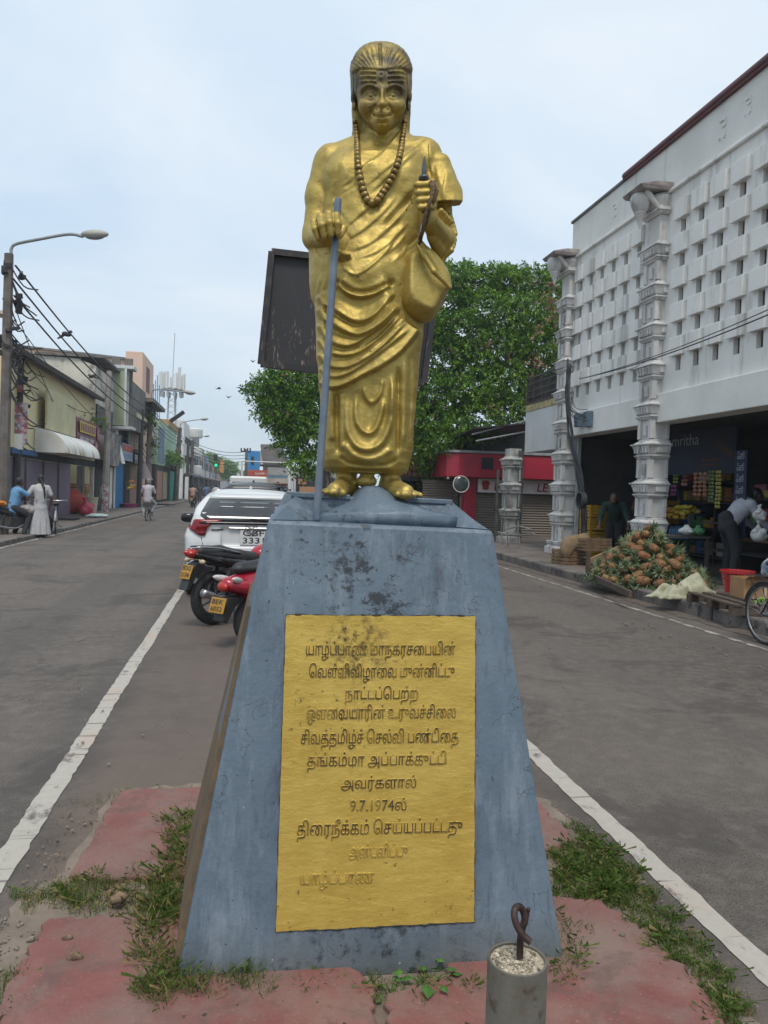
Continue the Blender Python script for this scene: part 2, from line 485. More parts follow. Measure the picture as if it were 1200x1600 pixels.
# right pavement with a worn kerb of long stones
mb = MB(); mb.b2((6.22, -4, -.02), (13.0, 60, .17)); mb.build('pavement', M_PAVER)['kind'] = 'structure'
t_ = MB(); y = -4.0
while y < 40:
    L = rnd.uniform(.9, 1.5)
    t_.box((6.09+rnd.uniform(-.03, .03), y+L/2, .075), (.26, L-.012, .20+rnd.uniform(-.025, .02)), rz=rnd.uniform(-.014, .014), ry=rnd.uniform(-.05, .05)); y += L
t_.build('kerb', M_KERB, bevel=.025)['kind'] = 'structure'
# dark gutter of dirt against the right kerb
V = []; F = []
for i in range(160):
    y = -3+i*.25; w = .20+.12*rnd.random()
    V += [(5.98, y, .006), (5.98-w, y, .006)]
for i in range(159): F.append((2*i, 2*i+1, 2*i+3, 2*i+2))
o = rawmesh('road_gutter', V, F, mat('gutter_dirt', (.085, .066, .055), (.15, .118, .095), 9, .4, .7, .95, bump=.5, bscale=50, world=True), smooth=False); o['kind'] = 'structure'

# painted lines: worn, cracked, with jagged edges
def paint_material(name, wear):
    t = NT(name); p = t.pos()
    w = t.ramp(t.noise(7, 8, .72, p, sc3=(1, .55, 1)), wear, wear+.10)
    cr = t.ramp(t.noise(2.2, 6, .6, p, sc3=(.25, 7, 1)), .60, .64)
    c = t.mix(t.noise(25, 5, .6, p), (.34, .31, .265), (.47, .435, .385))
    c = t.mix(t.ramp(t.noise(1.7, 6, .65, p), .55, .72), c, (.46, .34, .27))
    c = t.mix(t.math('MAXIMUM', w, t.math('MULTIPLY', cr, .75)), c, (.12, .10, .09))
    t.set(c, .7); t.bump(t.noise(60, 4, .6, p), .25, .004); return t.m
M_PAINT = paint_material('road_paint', .555); M_PAINT2 = paint_material('road_paint_faint', .44)
def line(x, w, y0, y1, m, step=.05, z=.004, wob=.006):
    n = int((y1-y0)/step); V = []; F = []
    for i in range(n+1):
        y = y0+(y1-y0)*i/n; dxx = .003*sin(y*1.7)+.002*sin(y*4.1+1)
        V += [(x-w/2+dxx+rnd.uniform(-wob, wob), y, z), (x+w/2+dxx+rnd.uniform(-wob, wob), y, z)]
    for i in range(n): F.append((2*i, 2*i+1, 2*i+3, 2*i+2))
    o = rawmesh('road_line', V, F, m, smooth=False); o['kind'] = 'structure'
line(-.925, .108, 1.0, 9, M_PAINT); line(-.925, .108, 9, 60, M_PAINT, .25)
line(1.735, .108, 1.2, 16, M_PAINT)
line(5.42, .08, 3.0, 24, M_PAINT2); line(-5.50, .11, 8, 60, M_PAINT2, .2, wob=.012)

# --- the median: slabs of red-painted concrete with gaps full of grass and dirt
def slab_material():
    t = NT('red_painted_concrete'); p = t.pos()
    c = t.mix(t.ramp(t.noise(2.6, 6, .6, p), .3, .72), (.185, .066, .058), (.255, .105, .093))
    c = t.mix(t.ramp(t.noise(5.5, 7, .66, p), .50, .66), c, (.205, .120, .103))
    c = t.mix(t.ramp(t.noise(16, 6, .7, p), .63, .72), c, (.14, .09, .08))
    c = t.mix(t.ramp(t.noise(1.3, 5, .6, p), .52, .70), c, (.235, .165, .135))
    c = t.mix(t.ramp(t.noise(80, 3, .6, p), .62, .70), c, (.30, .165, .145))
    vo = t.n('ShaderNodeTexVoronoi', feature='DISTANCE_TO_EDGE'); vo.inputs['Scale'].default_value = 1.7
    ds = t.n('ShaderNodeVectorMath', operation='ADD'); nv = t.n('ShaderNodeTexNoise'); nv.inputs['Scale'].default_value = 5; nv.inputs['Detail'].default_value = 6
    t.l(p, nv.inputs['Vector']); t.l(p, ds.inputs[0]); t.l(nv.outputs[1], ds.inputs[1]); t.l(ds.outputs[0], vo.inputs['Vector'])
    c = t.mix(t.math('MULTIPLY', t.ramp(t.noise(3.3, 7, .7, p, dist=.6), .53, .63), .8), c, (.135, .085, .072))
    c = t.mix(t.ramp(t.noise(31, 3, .5, p), .70, .73), c, (.05, .035, .028))
    c = t.mix(t.math('MULTIPLY', t.ramp(t.noise(1.9, 8, .7, p, dist=.5), .44, .62), .62), c, (.215, .150, .125))
    c = t.mix(t.math('MULTIPLY', t.ramp(t.noise(12, 7, .75, p), .54, .66), .5), c, (.12, .075, .062))
    t.set(c, .80, 0, .3); t.bump(t.noise(70, 5, .7, p), .5, .006, t.bump(t.noise(7, 6, .6, p), .5, .015)); return t.m
M_SLAB = slab_material()
from mathutils.geometry import delaunay_2d_cdt
def inside(P, q):
    x, y = q; c = False; j = len(P)-1
    for i in range(len(P)):
        if (P[i][1] > y) != (P[j][1] > y) and x < (P[j][0]-P[i][0])*(y-P[i][1])/(P[j][1]-P[i][1])+P[i][0]: c = not c
        j = i
    return c
def slab(px, h=.035, n=14, jit=.015, cut=0):
    P = [gp(a, b)[:2] for a, b in px]; pts = []
    for i in range(len(P)):
        a, b = P[i], P[(i+1) % len(P)]
        for k in range(n):
            q = a+(b-a)*k/n
            pts.append((q[0]+rnd.uniform(-jit, jit), q[1]+rnd.uniform(-jit, jit)))
    # worn arris: three rings, the top one drawn in a little
    n_ = len(pts); c = np.mean(pts, axis=0); V = []
    for z_, ins in ((-.01, 0), (h-.010, 0), (h-.003, .004), (h, .010)):
        for p_ in pts:
            d_ = c-np.array(p_); d_ = d_/(np.linalg.norm(d_)+1e-9)*ins; V.append((p_[0]+d_[0], p_[1]+d_[1], z_))
    F = [(k*n_+q, k*n_+(q+1) % n_, (k+1)*n_+(q+1) % n_, (k+1)*n_+q) for k in range(3) for q in range(n_)]
    top = [V[3*n_+q] for q in range(n_)]; ring = [Vector((p_[0], p_[1])) for p_ in top]; A = np.array([p_[:2] for p_ in top])
    inner = [Vector((x_, y_)) for x_ in np.arange(A[:, 0].min(), A[:, 0].max(), .07) for y_ in np.arange(A[:, 1].min(), A[:, 1].max(), .07) if inside(top, (x_, y_)) and np.min((A[:, 0]-x_)**2+(A[:, 1]-y_)**2) > .03**2]
    vo_, _, fo_, *_ = delaunay_2d_cdt(ring+inner, [(q, (q+1) % n_) for q in range(n_)], [], 1, 1e-6)
    b_ = len(V); V += [(p_.x, p_.y, h) for p_ in vo_]; F += [tuple(b_+q for q in f) for f in fo_]
    o = MB().add(V, F).build('median_slab', M_SLAB); o['kind'] = 'structure'
slab([(107, 1380), (187, 1244), (330, 1238), (480, 1238), (470, 1390)])
slab([(72, 1450), (215, 1444), (480, 1452), (588, 1560), (590, 1680), (20, 1680), (-10, 1600)], .037)
slab([(700, 1245), (835, 1256), (897, 1322), (868, 1336), (700, 1345)], .036)
slab([(700, 1440), (868, 1412), (940, 1420), (1010, 1470), (1085, 1540), (1150, 1640), (1150, 1690), (607, 1690), (606, 1566), (690, 1545)], .034)
# low bed of soil the slabs lie in
bed = [gp(a, b)[:2] for a, b in [(-60, 1560), (20, 1420), (100, 1360), (180, 1236), (330, 1226), (700, 1236), (850, 1250), (915, 1310), (1000, 1395), (1080, 1480), (1190, 1610), (1230, 1700), (600, 1760), (-60, 1760)]]
pp = []
for i in range(len(bed)):
    a, b = bed[i], bed[(i+1) % len(bed)]
    for k in range(10):
        q = a+(b-a)*k/10; pp.append((q[0]+rnd.uniform(-.02, .02), q[1]+rnd.uniform(-.02, .02)))
o = MB().prism(pp, 'Z', -.01, .008).build('soil', M_DIRT); o['kind'] = 'structure'

# --- grass
def leafmat(name, c0, c1, tr=.25, rough=.55):
    t = NT(name); r = t.n('ShaderNodeNewGeometry').outputs['Random Per Island']
    c = t.mix(r, c0, c1); t.set(c, rough, 0, .3)
    b2 = t.n('ShaderNodeBsdfTranslucent'); t.l(c, b2.inputs[0])
    mx = t.n('ShaderNodeMixShader'); mx.inputs[0].default_value = tr
    t.l(t.b.outputs[0], mx.inputs[1]); t.l(b2.outputs[0], mx.inputs[2])
    t.l(mx.outputs[0], t.t.nodes['Material Output'].inputs[0]); return t.m
M_GR = leafmat('green_grass', (.055, .105, .016), (.135, .195, .045)); M_DRY = leafmat('dry_grass', (.20, .17, .065), (.34, .27, .12))
gv = []; gf = []; gm = []
rs = np.random.default_rng(5)
def grass(px, dens, h0, h1, dry=.2, lean=.5, clump=1.0):
    P = [tuple(gp(a, b)[:2]) for a, b in px]; A = np.array(P); lo, hi = A.min(0)-.06, A.max(0)+.06
    n = int((hi[0]-lo[0])*(hi[1]-lo[1])*dens*1.7)
    pts = rs.uniform(lo, hi, (n, 2))
    for q in pts:
        if not inside(P, (q[0]+.03*sin(q[1]*37+q[0]*11)+.015*sin(q[1]*91), q[1]+.03*sin(q[0]*41+q[1]*13)+.015*sin(q[0]*83))): continue
        cl = .5+.5*sin(q[0]*23+sin(q[1]*17)*2)*sin(q[1]*19+1.3*sin(q[0]*13))
        cl2 = .5+.5*sin(q[0]*61+q[1]*47)
        if rs.random() > .25+.75*cl*clump: continue
        h = rs.uniform(h0, h1)*(.55+.6*cl+.2*cl2); a = rs.uniform(0, 2*pi); w = rs.uniform(.0008, .0019)
        ln = h*rs.uniform(.1, 1)*lean*1.6; a2 = rs.uniform(0, 2*pi)
        dx, dy = cos(a)*w, sin(a)*w; lx, ly = cos(a2)*ln, sin(a2)*ln
        z = .006; b = len(gv)
        gv.extend([(q[0]-dx, q[1]-dy, z), (q[0]+dx, q[1]+dy, z), (q[0]+lx*.35+dx*.8, q[1]+ly*.35+dy*.8, z+h*.6), (q[0]+lx*.35-dx*.8, q[1]+ly*.35-dy*.8, z+h*.6),
                   (q[0]+lx+dx*.15, q[1]+ly+dy*.15, z+h*(.95-.35*lean*rs.random())), (q[0]+lx-dx*.15, q[1]+ly-dy*.15, z+h*.93)])
        gf.extend([(b, b+1, b+2, b+3), (b+3, b+2, b+4, b+5)]); mm = 1 if rs.random() < dry*(1.6-cl) else 0; gm.extend([mm, mm])
grass([(262, 1290), (318, 1275), (300, 1420), (262, 1580), (225, 1575), (215, 1480), (235, 1400), (262, 1350)], 15000, .018, .075, .30, .7)
grass([(105, 1378), (240, 1372), (275, 1385), (240, 1470), (225, 1560), (205, 1480), (160, 1440), (60, 1430), (10, 1425), (70, 1395)], 7000, .015, .05, .42, .8)
grass([(100, 1380), (230, 1372), (260, 1392), (230, 1420), (110, 1415), (60, 1420), (20, 1410)], 11000, .018, .055, .28)
grass([(225, 1555), (285, 1510), (420, 1535), (440, 1560), (330, 1570), (265, 1590), (232, 1590)], 16000, .03, .085, .25)
grass([(400, 1535), (540, 1545), (760, 1535), (770, 1555), (640, 1575), (480, 1562), (410, 1556)], 6500, .02, .055, .35, .7)
grass([(870, 1340), (935, 1322), (1005, 1388), (975, 1428), (940, 1420), (868, 1410)], 26000, .02, .060, .14, .8)
grass([(895, 1288), (925, 1315), (1005, 1395), (1085, 1475), (1150, 1560), (1180, 1640), (1140, 1640), (1085, 1545), (1010, 1472), (960, 1422), (905, 1330)], 22000, .02, .055, .16, .8)
grass([(868, 1425), (905, 1455), (915, 1545), (855, 1545), (865, 1480)], 9000, .02, .06, .3, .7)
grass([(-20, 1540), (60, 1515), (75, 1530), (30, 1590), (-30, 1650)], 9000, .015, .045, .2)
grass([(120, 1258), (185, 1238), (320, 1236), (320, 1246), (190, 1252), (150, 1262)], 3500, .012, .03, .5)
gr_o = rawmesh('grass', gv, gf, [M_GR, M_DRY], smooth=False, mi=gm); tag(gr_o, kind='stuff')

# broad-leaved weeds at the foot of the pedestal
def weed(px, py, s, n, seed):
    r = random.Random(seed); b = gp(px, py)
    m_ = MB()
    for i in range(n):
        a = r.uniform(0, 2*pi); L = s*r.uniform(.5, 1); up = s*r.uniform(.3, .75)
        tip = b+np.array([cos(a)*L, sin(a)*L, up])
        m_.tube([b, b+np.array([cos(a)*L*.4, sin(a)*L*.4, up*.7]), tip], [.0016, .0014, .001], 4)
        w = s*r.uniform(.34, .52); d = np.array([cos(a), sin(a), -.25]); sd = np.array([-sin(a), cos(a), r.uniform(-.3, .3)])
        m_.add([tip, tip+d*w*.5+sd*w*.5, tip+d*w*1.25, tip+d*w*.5-sd*w*.5, tip+d*w*.55+np.array([0, 0, .006])], [(0, 1, 4), (1, 2, 4), (2, 3, 4), (3, 0, 4)])
    return m_
M_WEED = leafmat('weed_leaf', (.055, .15, .03), (.12, .26, .055))
for (a, b, s, n, sd, lab) in ((665, 1550, .085, 9, 1, 'tallest leafy weed at the front foot of the blue pedestal'), (610, 1565, .055, 11, 2, 'bushy low weed in the crack between the two front slabs'), (702, 1558, .045, 7, 3, 'small leafy weed right of the tallest weed by the pedestal')):
    r_ = thing('weed', lab, 'weed', gp(a, b)); weed(a, b, s, n, sd).build('foliage', M_WEED, r_)

# loose dirt, stones and dry litter on the median
M_STONE = mat('stone_chip', (.25, .21, .18), (.15, .125, .105), 30, .4, .6, .9)
M_LITTER = mat('dry_litter', (.10, .06, .04), (.26, .18, .11), 20, .4, .6, .9)
st = MB(); li = MB()
def scatter(px, n, lo_, hi_, target, flat=.6):
    P = [tuple(gp(a, b)[:2]) for a, b in px]; A = np.array(P); a0, a1 = A.min(0), A.max(0); c = 0
    while c < n:
        q = rs.uniform(a0, a1)
        if inside(P, q):
            s = rs.uniform(lo_, hi_)*(1 if rs.random() < .85 else 1.8)
            target.ell((q[0], q[1], .012+s*.3), (s, s*rs.uniform(.5, 1), s*flat), 6, 4, rotm('Z', rs.uniform(0, 3)), .3); c += 1
scatter([(20, 1420), (140, 1260), (165, 1275), (105, 1375), (60, 1400)], 30, .002, .006, st)
scatter([(0, 1440), (70, 1450), (30, 1560), (-30, 1600)], 70, .003, .009, st)
scatter([(160, 1390), (270, 1390), (230, 1480), (170, 1440)], 60, .004, .012, li, .4)
scatter([(860, 1260), (930, 1300), (1180, 1560), (1190, 1600), (1100, 1480)], 140, .002, .006, st)
scatter([(870, 1420), (960, 1425), (1080, 1560), (900, 1580)], 40, .003, .007, li, .5)
scatter([(120, 1240), (160, 1270), (60, 1400), (10, 1400)], 90, .002, .007, li, .3)
scatter([(0, 1100), (300, 1000), (300, 1200), (150, 1240)], 60, .003, .007, st)
scatter([(800, 900), (1190, 1030), (1190, 1080), (1000, 990)], 60, .006, .018, li, .4)
tag(st.build('gravel', M_STONE), kind='stuff'); tag(li.build('litter', M_LITTER), kind='stuff')
# dark clods lying on the red slabs
for k, (a, b, s, lab) in enumerate(((104, 1467, .018, 'dark lump of dung on the near left red slab, upper one'), (118, 1497, .022, 'dark flat lump of dung on the near left red slab, lower one'), (180, 1408, .035, 'dark clod of earth in the grass left of the pedestal'), (972, 1462, .010, 'small grey pebble on the red slab right of the pedestal'))):
    q = gp(a, b, .035); m_ = MB()
    for i in range(4): m_.ell((q[0]+rnd.uniform(-s, s)*.6, q[1]+rnd.uniform(-s, s)*.4, .035+s*.3), (s*.7, s*.5, s*.45), 8, 6, None, .25)
    o = m_.build('clod', M_LITTER if k < 3 else M_STONE, smooth=True); tag(o, lab, 'clod' if k < 3 else 'pebble')
# ================================================================== pedestal
BL, BR = gp(272, 1546), gp(884, 1512)
TL, TR = dep(419, 813, 2.58), dep(771, 829, 2.70)
BKL, BKR = np.array([-.205, 3.40, 0]), np.array([1.03, 3.50, 0])
TKL, TKR = np.array([.10, 3.22, 1.445]), np.array([.82, 3.30, 1.43])
PED = thing('pedestal', 'grey-blue painted concrete pedestal with a gold inscription panel under the statue', 'pedestal', (.44, 2.95, 0))
def ped_material():
    t = NT('blue_grey_paint'); p = t.pos()
    c = t.mix(t.ramp(t.noise(3.2, 6, .6, p, sc3=(1, 1, .7)), .3, .7), (.080, .115, .155), (.150, .195, .240))
    c = t.mix(t.math('MULTIPLY', t.ramp(t.noise(1, 7, .7, p, sc3=(13, 13, 2.2)), .50, .68), .75), c, (.205, .25, .295))
    c = t.mix(t.math('MULTIPLY', t.ramp(t.noise(1, 6, .7, p, sc3=(30, 30, 1.4)), .56, .66), .55), c, (.075, .098, .125))
    c = t.mix(t.ramp(t.noise(4.5, 8, .7, p, sc3=(2.2, 2.2, .5)), .56, .72), c, (.065, .082, .105))
    # dusty splash zone near the ground and thin pale scuffs
    sx = t.n('ShaderNodeSeparateXYZ'); t.l(p, sx.inputs[0])
    low = t.math('MULTIPLY', t.math('SUBTRACT', .30, t.math('ADD', sx.outputs[2], t.math('MULTIPLY', t.noise(5, 5, .6, p), .22))), 5, True)
    c = t.mix(t.math('MULTIPLY', low, .75), c, (.105, .100, .085))
    # black algae under the feet of the statue, running down to the panel
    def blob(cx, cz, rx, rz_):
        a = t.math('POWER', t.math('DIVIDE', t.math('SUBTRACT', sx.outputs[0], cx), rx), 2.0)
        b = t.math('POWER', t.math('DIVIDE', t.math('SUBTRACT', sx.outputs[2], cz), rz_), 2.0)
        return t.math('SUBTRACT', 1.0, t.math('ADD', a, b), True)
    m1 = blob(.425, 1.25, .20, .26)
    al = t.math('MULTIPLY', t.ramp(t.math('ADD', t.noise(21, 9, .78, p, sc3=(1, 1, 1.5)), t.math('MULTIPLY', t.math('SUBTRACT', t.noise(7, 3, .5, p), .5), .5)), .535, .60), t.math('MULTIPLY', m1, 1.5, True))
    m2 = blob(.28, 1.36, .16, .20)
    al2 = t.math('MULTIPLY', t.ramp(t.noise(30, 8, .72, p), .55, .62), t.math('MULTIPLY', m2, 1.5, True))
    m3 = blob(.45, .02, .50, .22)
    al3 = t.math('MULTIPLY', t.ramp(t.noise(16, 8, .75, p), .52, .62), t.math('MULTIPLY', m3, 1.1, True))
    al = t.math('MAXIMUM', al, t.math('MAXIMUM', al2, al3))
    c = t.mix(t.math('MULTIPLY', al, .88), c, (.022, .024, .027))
    # cracks and chips
    vo = t.n('ShaderNodeTexVoronoi', feature='DISTANCE_TO_EDGE'); vo.inputs['Scale'].default_value = 2.7
    ds = t.n('ShaderNodeVectorMath', operation='ADD'); nv = t.n('ShaderNodeTexNoise'); nv.inputs['Scale'].default_value = 3.5; nv.inputs['Detail'].default_value = 6
    t.l(p, nv.inputs['Vector']); t.l(p, ds.inputs[0]); t.l(nv.outputs[1], ds.inputs[1]); t.l(ds.outputs[0], vo.inputs['Vector'])
    crk = t.math('MULTIPLY', t.ramp(vo.outputs[0], .0, .0032, (1, 1, 1), (0, 0, 0)), t.ramp(t.noise(2.9, 3, .5, p), .50, .56))
    c = t.mix(t.math('MULTIPLY', crk, .8), c, (.035, .04, .05))
    chip = t.ramp(t.noise(38, 3, .5, p), .725, .74)
    c = t.mix(chip, c, (.045, .052, .062))
    pale = t.ramp(t.noise(55, 4, .6, p, sc3=(1, 1, .6)), .715, .735); c = t.mix(t.math('MULTIPLY', pale, .7), c, (.42, .45, .47))
    t.set(c, t.ramp(t.noise(14, 5, .6, p), .3, .8, (.42,)*3, (.68,)*3), 0, .45)
    h = t.math('SUBTRACT', t.math('SUBTRACT', t.noise(9, 6, .6, p), t.math('MULTIPLY', crk, .6)), t.math('MULTIPLY', chip, .5))
    t.bump(h, .55, .012, t.bump(t.noise(70, 5, .65, p), .3, .004)); return t.m
M_PED = ped_material()
mb = MB()
def lerp(a, b, t): return a+(b-a)*t
# front face as a grid with slightly broken edges
ring = []
nz_ = 1
for j in range(nz_+1):
    s = j/nz_; jt = lambda: 0.0
    ring.append([lerp(BL, TL, s)+np.array([jt(), jt(), 0]), lerp(BR, TR, s)+np.array([jt(), jt(), 0]), lerp(BKR, TKR, s), lerp(BKL, TKL, s)])
V = [p for r_ in ring for p in r_]; F = []
for j in range(nz_):
    for k in range(4): F.append((4*j+k, 4*j+(k+1) % 4, 4*j+4+(k+1) % 4, 4*j+4+k))
F.append((4*nz_, 4*nz_+1, 4*nz_+2, 4*nz_+3)); F.append((3, 2, 1, 0))
mb.add(V, F); mb.build('body', M_PED, PED, bevel=.012)
# ochre strip of bare render on the left arris
mb = MB(); n_l = np.cross(BKL-BL, TL-BL); n_l /= np.linalg.norm(n_l)
if n_l[0] > 0: n_l = -n_l
a, b = lerp(BL, TL, .05), lerp(BL, TL, .80); c_, d_ = lerp(b, lerp(BKL, TKL, .8), .95), lerp(a, lerp(BKL, TKL, .05), .95)
back = np.array([0, .012, 0])
mb.add([a+back, b+back, c_, d_, a+back+n_l*.016, b+back+n_l*.012, c_+n_l*.014, d_+n_l*.016], [(0, 1, 2, 3), (4, 7, 6, 5), (0, 4, 5, 1), (1, 5, 6, 2), (2, 6, 7, 3), (3, 7, 4, 0)])
mb.build('edge_strip', mat('ochre_render', (.15, .10, .05), (.085, .062, .042), 9, .4, .65, .9, bump=.4, bscale=60), PED)
# upper block with sloping shoulders
UTL, UTR = dep(455, 774, 2.79), dep(706, 789, 2.86)
ULL, ULR = dep(438, 806, 2.765), dep(756, 820, 2.835)
zt = 1.532
UTL[2] = zt; UTR[2] = zt-.012; ULL[2] = 1.440; ULR[2] = 1.428
mb = MB()
bk = np.array([0, .56, 0]); bk2 = np.array([0, .48, 0])
mb.add([ULL, ULR, ULR+bk, ULL+bk, UTL, UTR, UTR+bk2, UTL+bk2], [(0, 1, 5, 4), (1, 2, 6, 5), (2, 3, 7, 6), (3, 0, 4, 7), (4, 5, 6, 7), (3, 2, 1, 0)])
mb.build('top_block', M_PED, PED, bevel=.006)
# thin worn slab lipping over the block, and sloping fillets out to the corners
mb = MB(); lip = np.array([0, -.012, 0])
for a_, b_ in ((0.0, .36), (.62, 1.0)):
    p_, q_ = lerp(UTL, UTR, a_), lerp(UTL, UTR, b_); dz = np.array([0, 0, .012])
    mb.add([p_+lip-dz, q_+lip-dz, q_+bk2*.8-dz, p_+bk2*.8-dz, p_+lip+dz*.6, q_+lip+dz*.6, q_+bk2*.8+dz*.6, p_+bk2*.8+dz*.6], [(3, 2, 1, 0), (4, 5, 6, 7), (0, 1, 5, 4), (1, 2, 6, 5), (2, 3, 7, 6), (3, 0, 4, 7)])
mb.build('top_slab', M_PED, PED, bevel=.004)
for cn, lp, sp_, bkp in ((lerp(TL, TR, .02), lerp(ULL, ULR, .24), lerp(UTL, UTR, .03), ULL+bk), (lerp(TL, TR, .98), lerp(ULL, ULR, .72), lerp(UTL, UTR, .97), ULR+bk)):
    cn = cn+np.array([0, .012, .003]); lp = lp+np.array([0, -.012, .002]); sp_ = sp_+np.array([0, -.004, -.004]); lo_ = np.array([0, .06, -.03])
    MB().add([cn, lp, sp_, bkp+np.array([0, 0, .02]), cn+lo_], [(0, 1, 2), (0, 2, 3), (1, 4, 3), (1, 3, 2), (0, 4, 1), (0, 3, 4)]).build('cement_fillet', M_PED, PED)
# cement mound between the feet flowing over the front of the block
mb = MB(); rows = []
prof = [(767, .03, 15), (771, .02, 21), (780, .0, 32), (790, -.02, 50), (800, -.05, 74), (808, -.075, 98), (814, -.10, 118)]
V = []; F = []; nn = 14
for (py, dy, w) in prof:
    for k in range(nn+1):
        u = -1+2*k/nn; cx = 578+ (py-764)*.35
        px = cx+u*w; q = dep(px, py+ (abs(u)**2.2)*5, 2.80+dy+.06*abs(u)**2)
        V.append(q+np.array([0, 0, rnd.uniform(-.0025, .0025)]))
for i in range(len(prof)-1):
    for k in range(nn): F.append((i*(nn+1)+k, i*(nn+1)+k+1, (i+1)*(nn+1)+k+1, (i+1)*(nn+1)+k))
mb.add(V, F); o = mb.build('cement_mound', M_PED, PED, smooth=True)
sd = o.modifiers.new('solid', 'SOLIDIFY'); sd.thickness = .05; sd.offset = 0

# inscription panel on the plane of the front face
nF = np.cross(BR-BL, TL-BL); nF /= np.linalg.norm(nF)
if nF[1] > 0: nF = -nF
def onfront(px, py, off=0.0):
    r = ray(px, py); t = ((BL+nF*off-_C)@nF)/(r@nF); return _C+r*t
def gold_panel():
    t = NT('gold_panel_paint'); p = t.pos()
    c = t.mix(t.ramp(t.noise(5, 6, .6, p), .3, .7), (.44, .290, .050), (.57, .400, .090))
    c = t.mix(t.ramp(t.noise(40, 6, .7, p, sc3=(.4, .4, 1.8)), .5, .75), c, (.62, .43, .10))
    sx = t.n('ShaderNodeSeparateXYZ'); t.l(p, sx.inputs[0])
    def blob(cx, cz, rx, rz_):
        a = t.math('POWER', t.math('DIVIDE', t.math('SUBTRACT', sx.outputs[0], cx), rx), 2.0)
        b = t.math('POWER', t.math('DIVIDE', t.math('SUBTRACT', sx.outputs[2], cz), rz_), 2.0)
        return t.math('SUBTRACT', 1.0, t.math('ADD', a, b), True)
    g = t.math('MULTIPLY', t.ramp(t.noise(32, 9, .78, p), .47, .60), t.math('MULTIPLY', blob(.375, 1.03, .12, .14), 1.3, True))
    g2 = t.math('MULTIPLY', t.ramp(t.noise(44, 9, .75, p), .575, .63), blob(.30, .90, .30, .32))
    g4 = t.math('MULTIPLY', t.ramp(t.noise(30, 9, .75, p), .60, .65), t.math('MULTIPLY', blob(.40, .20, .60, .22), 1.5, True))
    g3 = t.ramp(t.noise(27, 4, .55, p), .735, .75)
    g = t.math('MAXIMUM', t.math('MAXIMUM', g, g2), t.math('MAXIMUM', g3, g4))
    c = t.mix(t.math('MULTIPLY', g, .9), c, (.035, .026, .016))
    rust = t.ramp(t.noise(1, 6, .6, p, sc3=(24, 24, 1.1)), .68, .76)
    c = t.mix(t.math('MULTIPLY', rust, .35), c, (.30, .13, .03))
    t.set(c, .46, .35, .5)
    t.bump(t.noise(22, 7, .65, p, sc3=(.55, .55, 1.4)), .42, .008, t.bump(t.noise(85, 5, .65, p), .3, .003)); return t.m
M_PAN = gold_panel()
pc = [(447, 961), (742.5, 963), (741, 1440), (431, 1456)]
cen = onfront(590, 1200)
def pan_pt(u, v, off):
    x0 = lerp(np.array(pc[0], float), np.array(pc[3], float), v); x1 = lerp(np.array(pc[1], float), np.array(pc[2], float), v)
    q = lerp(x0, x1, u); return onfront(q[0], q[1], off)
V = []; F = []; nu, nv_ = 30, 48
for j in range(nv_+1):
    for i in range(nu+1):
        u, v = i/nu, j/nv_
        if i in (0, nu): u += rnd.uniform(-.0015, .0015)
        if j in (0, nv_): v += rnd.uniform(-.0012, .0012)
        V.append(pan_pt(u, v, .004))
for j in range(nv_):
    for i in range(nu): F.append((j*(nu+1)+i, j*(nu+1)+i+1, (j+1)*(nu+1)+i+1, (j+1)*(nu+1)+i))
pan = MB().add(V, F).build('inscription_panel', M_PAN, PED)
sm = pan.modifiers.new('solid', 'SOLIDIFY'); sm.thickness = .006; sm.offset = -1
# dark crack framing the panel
mb = MB()
for a_, b_ in ((0, 1), (1, 2), (2, 3), (3, 0)):
    pts = []
    for k in range(41):
        q = lerp(np.array(pc[a_], float), np.array(pc[b_], float), k/40); pts.append(onfront(q[0]+rnd.uniform(-1, 1), q[1]+rnd.uniform(-1, 1), .001))
    rr = [rnd.choice([.0008, .002, .0035, .0045]) if a_ in (0, 2) else rnd.choice([.0008, .0016, .0026]) for _ in pts]
    mb.tube(pts, rr, 5)
mb.build('panel_joint', mat('joint_grime', (.03, .026, .022), (.06, .05, .04), 30), PED)
# incised Tamil lettering (glyphs in the order they stand on the stone)
def ink():
    t = NT('incised_letters'); p = t.pos()
    f = t.ramp(t.noise(14, 6, .7, p), .47, .68)
    c = t.mix(f, (.040, .027, .013), (.34, .22, .045))
    t.set(c, .7, .1); return t.m
M_INK = ink()
M_INKF = mat('worn_letters', (.36, .235, .045), (.16, .105, .03), 14, .45, .68, .6)
LINES = [("யாழ்ப்பாண மாநகரசபையின்".replace("பை", "ைப"), 478, 711, 1021, 24), ("ெவள்ளிவிழாைவ முன்னிட்டு", 483, 710, 1056, 24), ("நாட்டப்ெபற்ற", 539, 653, 1090, 22),
         ("ஔைவயாரின் உருவச்சிைல", 479, 712, 1121, 24), ("சிவத்தமிழ்ச் ெசல்வி பண்டிைத", 470, 716, 1160, 25), ("தங்கம்மா அப்பாக்குட்டி", 480, 697, 1195, 24), ("அவர்களால்", 533, 650, 1230, 22),
         ("9.7.1974ல்", 547, 635, 1265, 22), ("திைரநீக்கம் ெசய்யப்பட்டது", 464, 722, 1303, 26), ("அன்பளிப்பு", 545, 637, 1338, 24), ("யாழ்ப்பாண", 469, 584, 1380, 25)]
LINES[0] = ("யாழ்ப்பாண மாநகரசைபயின்", 478, 711, 1021, 24)
